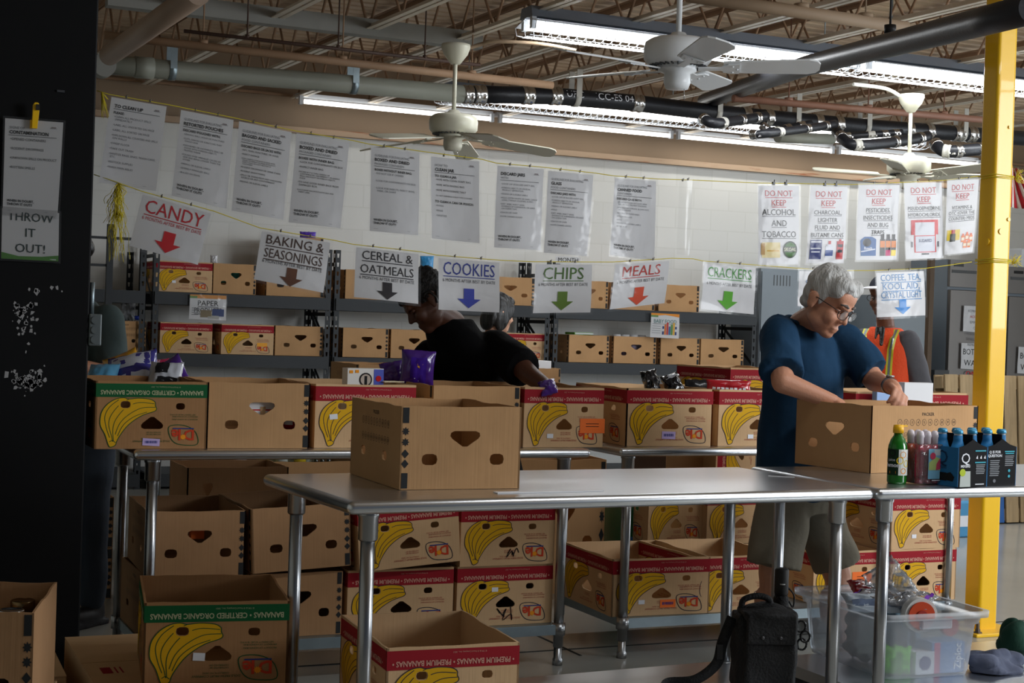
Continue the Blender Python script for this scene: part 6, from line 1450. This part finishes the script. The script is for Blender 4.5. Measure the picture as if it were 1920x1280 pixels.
fourpack('black drink carrier with white text at the right edge of the front table', qc+Matrix.Rotation(qa, 3, 'Z') @ Vector((.059+.132, .077, 0)), qa-.02, 1)
tag(MB().box(atZ(1465, 893, .9015), (.09, .004, .002), rz=-.6).build('straw', PAPER), 'thin white straw lying on the front table by the man in blue', 'straw')
tag(MB().box(atZ(1030, 921, .902)+Vector((0, .0, 0)), (.36, .03, .003), rz=a28).build('paper_strip', PAPER), 'long white paper strip on the front table right of the plain carton', 'paper strip')

# ------------------------------------------------------------------ tote, bag and cloths on the near undershelves
SZ = .2005
fl, fr_ = atZ(1662, 1275, SZ), atZ(1818, 1265, SZ)
ty = math.atan2(fr_.y-fl.y, fr_.x-fl.x)+.0
tw, td, thh = (fr_-fl).length, .50, .235
cx = (fl+fr_)/2+Matrix.Rotation(ty, 3, 'Z') @ Vector((0, td/2, 0))
t = thing('storage_tote', 'clear plastic storage tote full of odds and ends on the undershelf before the man’s legs', 'storage tote', cx, ty)
mb = MB(); n = 6
def ring(w, d, z, r=.04):
    return [Vector((sx*(w/2-r)+r*math.cos(a), sy*(d/2-r)+r*math.sin(a), z)) for sx, sy, a0 in ((1, 1, 0), (-1, 1, PI/2), (-1, -1, PI), (1, -1, 1.5*PI)) for a in [a0+k*PI/2/n for k in range(n+1)]]
R_ = [ring(tw, td, .0), ring(tw+.012, td+.012, .02), ring(tw+.04, td+.04, thh*.78), ring(tw+.058, td+.058, thh*.8), ring(tw+.07, td+.07, thh-.02), ring(tw+.105, td+.105, thh-.022), ring(tw+.108, td+.108, thh), ring(tw+.078, td+.078, thh)]
m_ = len(R_[0]); mb.add([q for r in R_ for q in r], [(i*m_+j, i*m_+(j+1) % m_, (i+1)*m_+(j+1) % m_, (i+1)*m_+j) for i in range(len(R_)-1) for j in range(m_)], 0, True); mb.add(R_[0], [tuple(range(m_))[::-1]])
TOTE = film('frosted_tote', (236, 242, 248), .1, .3, (3, .1), .36)
mb.build('tub', TOTE, t)
for s in (-1, 1): MB().box((0, s*(td/2+.03), thh-.04), (.13, .02, .035)).build('handle', TOTE, t, bevel=.006)
TR = Matrix.Rotation(ty, 3, 'Z'); TP = lambda x, y, z: cx+TR @ Vector((x*.87, y*.87, z*.9))
def ontote(*a): return TP(*a)
t = thing('carton', 'blue and pink bag carton standing in the front right of the tote', 'box', TP(.12, -.2, .005), ty)
MB().box((0, 0, .055), (.14, .09, .11)).build('box_body', mat('blue_pack_card', (56, 128, 190), .5), t)
A = Art(); A.rect(-.06, .0, -.035, .11, ink('pink_print', (206, 60, 120)));
v, f_, wd = text2d('Ziploc', True)
A._mb(STICK).add([(-b*.03+.055, a*.026+.012, 0) for a, b in v], f_); A.place(lambda u, v, l: Vector((u, -.045-l, v)), t, {}, .0007, 'lettering')
t = thing('carton', 'white carton with a blue round mark inside the tote', 'box', TP(.005, -.22, .005), ty); MB().box((0, 0, .04), (.08, .06, .08)).build('box_body', PAPER, t); A = Art(); A.disc(0, .04, .025, NAVY); A.place(lambda u, v, l: Vector((u, -.03-l, v)), t, {}, .0007, 'printed_patch')
packet('rag', 'lime green bundle inside the tote', 'bundle', TP(-.12, -.21, .06), .13, .1, .06, mat('lime_cloth', (120, 220, 40), .7), CU, -CF, None, seed=21, crinkle=.02)
packet('plastic_bag', 'white plastic bag mass at the left inside the tote', 'plastic bag', TP(-.09, .05, .11), .17, .18, .1, mat('white_film', (220, 224, 230), .4), CU, -CR-CF*.4, None, seed=22, crinkle=.03)
packet('plastic_bag', 'grey blue bag in the middle of the tote', 'plastic bag', TP(.09, .04, .11), .17, .18, .1, mat('grey_blue_film', (110, 136, 150), .4), CU, -CF, None, seed=23, crinkle=.03)
t = thing('tape_roll', 'red tape roll lying in the tote behind its clear front', 'tape roll', TP(.14, -.225, .185), ty); MB().tube([(0, -.012, 0), (0, .012, 0)], .034, 24).build('roll', mat('red_roll', (196, 60, 66), .5), t)
t = thing('tape_roll', 'orange and white tape reel sticking out of the tote', 'tape roll', TP(.03, -.17, .225), ty-.2)
MB().tube([(0, -.02, 0), (0, .02, 0)], .062, 28).build('flange', mat('white_reel', (220, 218, 214), .4), t); MB().tube([(0, -.026, 0), (0, .014, 0)], .05, 28).build('roll', mat('orange_reel', (214, 74, 30), .4), t); MB().tube([(0, -.03, 0), (0, -.02, 0)], .02, 20).build('core', mat('red_core', (170, 40, 20), .5), t)
zb = film('zip_bag_film', (244, 246, 250), .35, .1, (22, 1.), .3)
packet('zip_bag', 'clear zip bag with purple seal lying on top of the tote', 'plastic bag', TP(.02, .0, .262), .3, .2, .04, zb, CF*.9+CR*.5+CU*.1, CU, lambda A: (grid_patch(A, .02, .1, .06, .9, ink('violet_seal', (120, 50, 170)), 6), grid_patch(A, .92, .1, .96, .9, ink('violet_seal', (120, 50, 170)), 6)), seed=24, crinkle=.02, default='seal')
packet('zip_bag', 'crumpled clear bag heaped at the back of the tote', 'plastic bag', TP(.09, .1, .29), .2, .14, .08, zb, CU*.6+CR*.8, -CF+CU*.4, None, seed=25, crinkle=.03)
packet('packet', 'grey-blue printed packet on top of the tote, at its left', 'packet', TP(-.1, -.02, .25), .2, .16, .03, mat('grey_print_pack', (176, 188, 200), .4), CF+CU*.25, CU-CF*.3, lambda A: grid_patch(A, .1, .2, .9, .5, ink('grey_lines', (110, 124, 150)), 8), seed=26)
packet('packet', 'dark red packet at the back rim of the tote', 'packet', TP(.0, .2, .27), .16, .08, .04, REDF, CR, CU-CF*.2, None, seed=27)
# black camera bag
bq = Vector((2.93, 4.33, .203)); byaw = -.35
t = thing('backpack', 'black backpack standing on the near undershelf with its strap trailing', 'bag', bq, byaw)
BAGM = mat('black_nylon', (15, 15, 17), .75, bump=(120, .5), var=(5, .2)); M = Matrix.Identity(3)
b = blob([MB().ell((0, 0, .14), (.118, .08, .145)), MB().box((0, 0, .13), (.205, .12, .25)), MB().box((0, -.07, .1), (.17, .05, .15)), MB().ell((0, 0, .255), (.09, .06, .035))], 'bag_body', BAGM, t, .009, 6, .006, 12)
fl_ = blob([MB().box((.0, -.03, .262), (.19, .11, .02)), MB().box((0, -.095, .215), (.17, .018, .1)), MB().ell((0, -.06, .262), (.095, .06, .02))], 'flap', BAGM, t, .008, 4)
for x in (-.03, .03): MB().ell((x, -.106, .19), (.006, .004, .006), n=10, m=6).build('stud', mat('dull_stud', (90, 90, 92), .4, .7), t)
MB().tube(smooth_curve([(-.08, 0, .26), (-.075, 0, .295), (-.03, 0, .31), (.01, 0, .3), (.02, 0, .27)], 6), .011, 8).build('grab_handle', BAGM, t)
sp = smooth_curve([(-.115, -.02, .24), (-.15, -.04, .16), (-.17, -.05, .09), (-.24, -.05, .035), (-.33, -.04, .022), (-.37, -.1, .01), (-.3, -.15, .006), (-.22, -.14, .004)], 7)
def ribbon(pts, wd, m, parent, name, up=(0, 0, 1), th=.003):
    mb = MB(); n = len(pts); vs = []
    for i, q in enumerate(pts):
        a, b_ = Vector(pts[max(i-1, 0)]), Vector(pts[min(i+1, n-1)]); d = (b_-a).normalized(); s = d.cross(Vector((.2, 1, .35))).normalized(); vs += [Vector(q)+s*wd/2, Vector(q)-s*wd/2]
    mb.add(vs, [(2*i, 2*i+1, 2*i+3, 2*i+2) for i in range(n-1)], 0, True); o = mb.build(name, m, parent); q = o.modifiers.new('s', 'SOLIDIFY'); q.thickness = th; return o
ribbon(sp, .036, BAGM, t, 'strap')
MB().box((-.16, -.045, .13), (.02, .012, .05)).build('strap_buckle', mat('black_gloss_plastic', (16, 16, 18), .25), t)
cb = MB()
for k, (x, y, z) in enumerate(((.125, .0, .21), (.135, -.01, .18), (.13, 0, .15))): cb.tube([(x+.016*math.cos(2*PI*i/14), y-.01*(k % 2), z+.019*math.sin(2*PI*i/14)) for i in range(15)], .004, 6)
cb.build('cord_loop', mat('black_gloss_plastic', (16, 16, 18), .25), t)
q = bq+Matrix.Rotation(byaw, 3, 'Z') @ Vector((.075, .085, 0))
t = thing('umbrella', 'folded black umbrella standing upright behind the backpack', 'umbrella', q)
MB().lathe([(0, 0), (.02, 0), (.027, .05), (.03, .2), (.026, .29), (.022, .3), (0, .3)], n=16).build('folded_canopy', BAGM, t); MB().lathe([(0, .3), (.022, .3), (.024, .31), (.024, .385), (.02, .392), (0, .393)], n=20).build('handle', mat('black_rubber', (22, 22, 22), .6), t)
MB().lathe([(0.0, 0), (.009, 0), (.009, .002), (0, .002)], n=14).build('handle_button', mat('white_button', (200, 200, 200), .4), t).location = (-.012, -.024, .34)
MB().tube(smooth_curve([(.02, 0, .33), (.045, -.01, .3), (.04, -.015, .26), (.025, -.01, .28)], 6), .003, 6).build('wrist_cord', BAGM, t)
def ragheap(label, c, w, m, seed, cat='cloth'):
    rn = random.Random(seed); L = []
    for i in range(7): L.append(MB().ell(Vector((rn.uniform(-.5, .5)*w, rn.uniform(-.35, .35)*w, .015+rn.uniform(0, .03))), (w*rn.uniform(.2, .4), w*rn.uniform(.16, .3), rn.uniform(.02, .045))))
    L.append(MB().ell((0, 0, .012), (w*.75, w*.5, .014)))
    t = thing('rag', label, cat, c); blob(L, 'cloth', m, t, .008, 3, .02, 16); return t
ragheap('grey-blue cloth crumpled on the undershelf at the lower right corner', atZ(1872, 1258, SZ), .16, mat('grey_blue_cloth', (78, 84, 104), .9, bump=(30, .5)), 5)
gc = atZ(1915, 1216, SZ); t = ragheap('dark green cloth heaped on the undershelf at the right edge', gc, .15, mat('dark_green_cloth', (18, 62, 46), .9, bump=(30, .5)), 9)
t.children[0].scale = (1, 1, 1.7)
# jars in the lower left carton
for k, (px, py, D) in enumerate(((58, 1110, 4.55), (43, 1124, 4.45), (22, 1142, 4.3))):
    p = atD(px, py, D); p.z = .306
    t = thing('jar', ('glass jar with a gold lid at the back of the corner carton', 'glass jar with a gold lid in the middle of the corner carton', 'jar with a shiny silver lid at the front of the corner carton')[k], 'jar', p, 0, 'jars in the corner carton')
    hh = atD(px, py, D).z-.306
    MB().lathe([(0, 0), (.034, 0), (.036, .01), (.036, hh-.04), (.03, hh-.02), (0, hh-.02)], n=24).build('glass', mat('dark_jar_glass', (50, 40, 34), .1, coat=.6), t)
    MB().lathe([(.034, hh-.03), (.035, hh-.028), (.035, hh-.003), (.032, hh), (.028, hh-.002), (0, hh-.003)], n=28).build('lid', mat('gold_lid', (120, 100, 70), .25, 1.) if k < 2 else CLAMP, t)
# clear cup in the near red carton
p = BOX['n1'].location+Vector((-.03, .12, .012)); t = thing('cup', 'clear plastic cup lying in the near red-banded carton', 'cup', p); MB().lathe([(.03, 0), (.036, .1), (.038, .1), (.0385, .104), (.036, .104)], n=24).build('cup_wall', CLEARB, t); t.rotation_euler = (0, 0, 0)

# ------------------------------------------------------------------ goods on the wall shelves
def card(label, px, py0, py1, xl, xr, Y, art):
    sheet(label, 'shelf card', ((xl, py0), (xr, py0+3), (xr-1, py1+3), (xl-2, py1)), art, Y=Y, name='shelf_card', clips=(), bow=.003, seed=91, border=.02)
def paperp(A, H): 
    A.rect(0, H-.1, 1, H, ink('card_orange', (214, 150, 80))); A.rect(.0, H-.1, .2, H-.04, ink('card_leaf', (110, 150, 90)))
    for y, tx in ((H-.3, 'PAPER'), (H-.5, 'PRODUCTS')): wd = A.text(tx, .5, y, .15, BLK, 'c', maxw=.74); A.rect(.5-wd/2, y-.04, .5+wd/2, y-.025, BLK)
    for i in range(4): A.rect(.06, .3-.06*i, .24, .315-.06*i, GRY)
    A.rect(.3, .06, .6, .26, ink('tissue_brown', (140, 126, 100))); A.rect(.62, .1, .94, .3, ink('tissue_blue', (70, 84, 130))); A.rect(.5, .03, .8, .12, ink('tissue_grey', (180, 180, 176)))
card('small white card for paper products hanging from the shelf beam', 0, 550, 599, 355, 426, SHF-.04, paperp)
def babyf(A, H):
    A.poly([(0, H), (1, H), (1, H-.1), (.5, H-.04), (0, H-.1)], SUNOR); A.rect(.0, H-.12, .25, H-.06, ink('card_leaf', (110, 150, 90)))
    A.text('BABY FOOD', .5, H-.3, .12, ink('teal_text', (60, 120, 120)), 'c', maxw=.8); A.rect(.1, H-.33, .9, H-.32, GRY)
    for i in range(5): A.rect(.05, .42-.07*i, .34, .43-.07*i, GRY)
    cs = [(40, 60, 120), (220, 120, 50), (200, 60, 60), (60, 110, 170), (90, 150, 70), (230, 180, 60)]
    for i in range(7): c = cs[i % 6]; x = .4+.075*i; A.rect(x, .1, x+.06, .36+.06*(i % 3), ink('jar_%d' % (i % 6), c)); A.rect(x, .2, x+.06, .28, STICK)
card('small white baby food card hanging from the right shelf beam', 0, 585, 633, 1220, 1275, SHF-.05, babyf)
Bs = BOX['s14'].location
t = thing('book', 'bright green book lying on a carton of the right shelf', 'book', Vector((Bs.x, Bs.y-.05, 1.088+BH+.001)), .1); MB().box((0, 0, .012), (.2, .16, .02)).build('cover', mat('lime_cover', (120, 200, 60), .5), t); MB().box((.003, -.002, .012), (.196, .161, .014)).build('pages', PAPER, t)
Bs = BOX['s15'].location
for i, x in enumerate((-.13, -.04, .05, .135)):
    t = thing('jar', f'white-lidded jar in the carton left of the baby food card, {ORD[i]} from the left', 'jar', Vector((Bs.x+x, Bs.y-.14, 1.1)), 0, 'white-lidded jars')
    MB().lathe([(0, 0), (.035, 0), (.038, .02), (.038, .2), (0, .2)], n=18).build('jar_body', mat('lavender_jar', (190, 180, 214), .4), t); MB().lathe([(.0, .2), (.04, .2), (.041, .235), (.036, .25), (0, .25)], n=18).build('lid', PAPER, t)
Bs = BOX['s20'].location
p = Vector((atY(257, 600, SHF+.2).x, SHF+.2, 1.095)); zt = atY(257, 592, SHF+.2).z-p.z
t = thing('bottle', 'clear bottle with a blue cap in the carton at the far left of the shelf', 'bottle', p); MB().lathe([(0, 0), (.04, 0), (.042, .05), (.04, zt-.06), (.018, zt-.03), (0, zt-.03)], n=18).build('bottle_body', CLEARB, t); MB().lathe([(0, zt-.03), (.024, zt-.03), (.024, zt), (0, zt)], n=18).build('cap', mat('blue_cap', (30, 60, 170), .4), t)
packet('plastic_bag', 'crumpled clear bag above the carton at the far left of the shelf', 'plastic bag', atY(240, 580, SHF+.22), .13, .2, .1, zb, CU, -CF, None, seed=33, crinkle=.03)
packet('packet', 'purple packet end showing above the baking sign', 'packet', atY(577, 441, SHF+.2), .14, .06, .05, gl('violet_film', 100, 70, 200), CU, -CF, None, seed=34)
packet('packet', 'blue packet standing behind the cereal sign by the young man’s hair', 'packet', atY(800, 497, SHF+.1), .12, .16, .06, gl('sky_film', 60, 150, 210), CU, -CF, None, seed=35)
packet('packet', 'teal bag seen in the heart-shaped hole of a top shelf carton', 'packet', BOX['s1'].location+Vector((.0, -.1, .15)), .16, .12, .06, gl('teal_film', 40, 150, 140), CU, -CF, None, seed=36)
packet('packet', 'white packet end above the top shelf carton below the candy sign', 'packet', atY(401, 486, SHF+.1), .06, .07, .04, gl('white_pack_film', 220, 220, 224), CU, -CF, None, seed=37)
sheet('white month card partly hidden behind the chips sign', 'sign', ((1040, 478), (1090, 480), (1090, 498), (1040, 496)), lambda A, H: A.text('MONTH', .5, H*.3, .18, BLK, 'c', maxw=.8), Y=SHF-.05, clips=(), seed=95)

# ------------------------------------------------------------------ right background
LK = mat('grey_locker_paint', (128, 138, 146), .5, var=(3, .06))
def locker(label, xl, xr, Y, ztop, doors):
    x0, x1 = atY(xl, 600, Y).x, atY(xr, 600, Y).x; W = x1-x0; t = thing('locker', label, 'locker', ((x0+x1)/2, Y+.25, 0), 0, 'grey lockers')
    MB().box((0, 0, ztop/2), (W, .5, ztop)).build('carcass', LK, t)
    for i in range(doors):
        w = W/doors; cx_ = -W/2+w*(i+.5); d = MB().box((cx_, -.258, ztop/2), (w-.012, .016, ztop-.06)).build('door', LK, t, bevel=.003)
        v = MB()
        for k in range(6): v.box((cx_-.09+.036*k, -.267, ztop-.11), (.008, .003, .1))
        v.build('louver', mat('dark_vent', (70, 72, 74), .6), d); MB().box((cx_+w*.36, -.27, 1.05), (.02, .014, .1)).build('handle', GALV, d)
locker('tall grey metal locker behind the hanging crackers sign and the man’s head', 1424, 1572, 12.35, atY(1440, 503, 12.35).z, 2)
locker('shorter grey cabinet behind the person in the orange vest', 1640, 1742, 12.2, atY(1700, 555, 12.2).z, 1)
t = MB().box((atY(1742, 600, 11.6).x, 11.6, 1.25), (.05, .05, 2.5)).build('wooden_post', mat('dark_brown_wood', (84, 66, 48), .7, var=(12, .2, (6, 6, .6)))); tag(t, 'dark brown wooden post standing left of the steel refrigerators', 'post')
SS = mat('refrigerator_steel', (104, 100, 97), .45, .7, var=(2.5, .15), bump=(80, .03, (12, 1, 1)))
def fridge(label, xl, W, Y, ztop):
    x0 = atY(xl, 640, Y).x; t = thing('refrigerator', label, 'refrigerator', (x0+W/2, Y+.3, 0), 0, 'steel refrigerators'); zd = ztop-.30
    MB().box((0, .0, ztop/2), (W, .58, ztop)).build('cabinet', mat('grey_fridge_side', (112, 122, 132), .5), t)
    MB().box((0, -.31, zd/2+.08), (W-.01, .05, zd-.17)).build('door', SS, t, bevel=.006)
    pn = MB().box((0, -.305, ztop-.14), (W, .04, .27)).build('top_panel', SS, t)
    MB().box((0, -.327, ztop-.12), (W*.94, .004, .03)).build('vent_slot', mat('dark_vent', (70, 72, 74), .6), pn); MB().box((-W*.34, -.328, ztop-.055), (.12, .004, .03)).build('name_plate', BLACKF, pn)
    MB().box((W*.4, -.35, 1.0), (.03, .04, .5)).build('handle', mat('black_gloss_plastic', (16, 16, 18), .25), t)
    return t
fridge('stainless refrigerator left of the yellow post with bottled water signs', 1774, .66, 12.3, atY(1800, 487, 12.3).z)
fridge('stainless refrigerator right of the yellow post at the frame edge', 1884, .8, 12.3, atY(1900, 500, 12.3).z)
t = MB().box((atY(1940, 490, 12.4).x, 12.55, atY(1900, 500, 12.3).z+.1), (.5, .45, .2)).build('storage_box', WHITEMETAL, bevel=.01); tag(t, 'white metal box on top of the right-hand refrigerator', 'box')
MBK = MB().box((atY(1760, 690, 12.1).x, 12.1, .55), (.18, .1, 1.1)).build('black_panel', mat('black_satin', (20, 20, 22), .5)); tag(MBK, 'black panel standing beside the left refrigerator', 'panel')
def bw(A, H):
    for i, (tx, m) in enumerate((('BOTTLED', BLK), ('WATER', BLK), ('ONLY', RED))): wd = A.text(tx, .5, H-.32-.31*i, .17, m, 'c', maxw=.86)
    A.rect(.3, H-1.0, .7, H-.985, RED)
sheet('white bottled water only sign on the left refrigerator door', 'sign', ((1801, 640), (1858, 642), (1857, 698), (1799, 693)), bw, Y=12.24, clips=(), seed=92, bow=.002)
sheet('white bottled water only sign on the right refrigerator at the frame edge', 'sign', ((1908, 647), (1966, 650), (1966, 706), (1905, 702)), bw, Y=12.24, clips=(), seed=93, bow=.002)
def rf(A, H):
    for i, (tx, m) in enumerate((('REFRIGERATED', GRY), ('ACCESSIBLE', RED), ('EMPLOYEES', GRY), ('CLEAN', GRY), ('THOROUGHLY', GRY), ('EMPLOYEES', GRY), ('REFRIGERATE', GRY))): A.text(tx, .5, H-.18-.16*i, .075, m, 'c', maxw=.8)
sheet('white notice with small grey lines above the bottled water sign on the left refrigerator', 'sign', ((1806, 570), (1862, 573), (1860, 628), (1803, 623)), rf, Y=12.24, clips=(), seed=94, bow=.002)
# pallets
WOOD = mat('weathered_pallet_wood', (158, 136, 102), .85, var=(9, .42, (7, 7, .7))); BLW = mat('blue_pallet_paint', (28, 84, 150), .75, var=(7, .45, (4, 4, .8)))
def pallet(label, loc, yaw, tilt, n, seed, flat=False, blue=.35, W=1.0, L=1.2):
    t = thing('pallet', label, 'pallet', loc, yaw, 'wooden pallets'); rn = random.Random(seed); T = Matrix.Rotation(tilt, 3, 'X') if not flat else Matrix.Rotation(-PI/2, 3, 'X')
    w = W/n
    for side in (0, .115):
        for i in range(n):
            x = -W/2+w*(i+.5); m = BLW if rn.random() < blue else WOOD
            o = MB().box((0, 0, 0), (w-.022, .018, L)).build('board', m, t, bevel=.002); o.matrix_local = Matrix.Translation(T @ Vector((x, side, L/2))) @ T.to_4x4()
    for z in (.06, L/2, L-.06):
        o = MB().box((0, 0, 0), (W, .09, .09)).build('stringer', BLW if rn.random() < .7 else WOOD, t); o.matrix_local = Matrix.Translation(T @ Vector((0, .057, z))) @ T.to_4x4()
    return t
z0 = .0
pa = atZ(1790, 968, .0)
pallet('weathered wooden pallet stood upright left of the yellow post', (pa.x+.02, 9.15, 0.01), 0, -.08, 7, 2, blue=.15, W=1.0, L=1.13)
pallet('blue-painted wooden pallet stood upright right of the yellow post', (pa.x+.95, 8.85, 0.01), -.1, -.09, 5, 5, blue=.4, W=.8, L=1.16)
pallet('blue pallet lying on the floor far behind the middle tables', (atZ(1110, 972, 0).x-.1, 9.9, .13), 0, 0, 6, 8, True, .95)
# cases of bottled water at the foot of the yellow post, bottle case behind the tables
def case(label, c, d, yaw, m, m2):
    t = thing('water_case', label, 'drink case', c, yaw); MB().box((0, 0, d[2]/2), d).build('wrap', m, t, bevel=.02, seg=3)
    A = Art(); A.rect(-d[0]*.4, d[2]*.3, d[0]*.4, d[2]*.6, m2); A.place(lambda u, v, l: Vector((u, -d[1]/2-l, v)), t, {}, .001, 'label_band'); return t
wc = atZ(1806, 1012, 0); case('blue-wrapped case of water standing beside the yellow post', (wc.x+.12, wc.y+.3, 0), (.34, .4, .26), 0, gl('water_wrap', 80, 150, 196), STICK)
gc = atY(1192, 975, 7.1); case('green and blue drink case behind the middle tables', (gc.x, 7.25, 0), (.12, .28, .5), 0, gl('green_wrap', 20, 110, 76), ink('case_blue', (60, 120, 180)))
# flattened dark cartons behind the right table
t = thing('flattened_cartons', 'stack of flattened dark cartons on edge behind the right-hand table', 'cartons', (atY(1280, 870, 7.9).x, 7.9, 0)); 
for i in range(9): MB().box((-.24+.06*i, .0, .34), (.03, .5, .68)).build('flat_carton', mat('dark_brown_card', (84, 60, 46), .85, var=(5, .15)), t)
# yellow-capped jugs and oil bottles behind the middle-left table
r3 = BOX['r3'].location
YC = mat('yellow_jug_cap', (226, 196, 40), .4); JUG = mat('milky_jug', (206, 214, 206), .35)
for k, px in enumerate((492, 512, 528, 545, 562, 580)):
    p = Vector((atY(px, 875, BKY+.16+.08*(k % 2)).x, BKY+.16+.08*(k % 2), r3.z+.1)); zt = .352+.03*(k % 2)
    t = thing('jug', ('first', 'second', 'third', 'fourth', 'fifth', 'sixth')[k]+' from the left of the yellow-capped jugs under the rear table', 'jug', p, 0, 'yellow-capped jugs')
    MB().lathe([(0, 0), (.045, 0), (.048, .03), (.048, zt-.13), (.035, zt-.06), (0, zt-.05)], n=18).build('jug_body', JUG, t); MB().lathe([(0, zt-.06), (.034, zt-.06), (.034, zt), (0, zt)], n=18).build('cap', YC if k % 3 != 2 else JUG, t)
for k, px in enumerate((592, 604, 616)):
    p = Vector((atY(px, 875, BKY+.18).x, BKY+.18, r3.z+.1))
    t = thing('oil_bottle', ('dark glass bottle next to the jugs under the rear table', 'middle dark glass bottle of three under the rear table', 'dark glass bottle farthest from the jugs under the rear table')[k], 'bottle', p, 0, 'dark glass bottles'); MB().lathe([(0, 0), (.024, 0), (.026, .02), (.026, .26), (.012, .31), (.012, .345), (0, .345)], n=16).build('bottle_body', mat('dark_green_glass', (24, 40, 28), .08, coat=.6), t); MB().lathe([(0, .345), (.014, .345), (.014, .37), (0, .37)], n=14).build('cap', CLAMP, t)
# brown carton with many holes under the rear table
t = thing('holed_carton', 'brown carton peppered with small holes below the middle-left table', 'box', (atY(452, 900, 7.3).x, 7.55, .0), 0)
W_, D_, H_ = .5, .4, .66; mb = MB(); fc = faces(W_, D_); rn = random.Random(2)
hs = [heart(.2, .84, .05, .05, -1)]+[rhole(x, y, .025, .035) for x, y in ((.1, .7), (.32, .68), (.46, .72), (.4, .58), (.56, .55), (.68, .54), (.9, .5), (.84, .74))]
for i, (nm, (W, mf)) in enumerate(fc.items()): panel(mb, W, H_, [N(q, W, H_) for q in (hs if nm == 'front' else [])], mf, .006, .002, i)
mb.box((0, 0, .004), (W_-.012, D_-.012, .006)); mb.build('carton', KRAFT3, t, fixn=False)
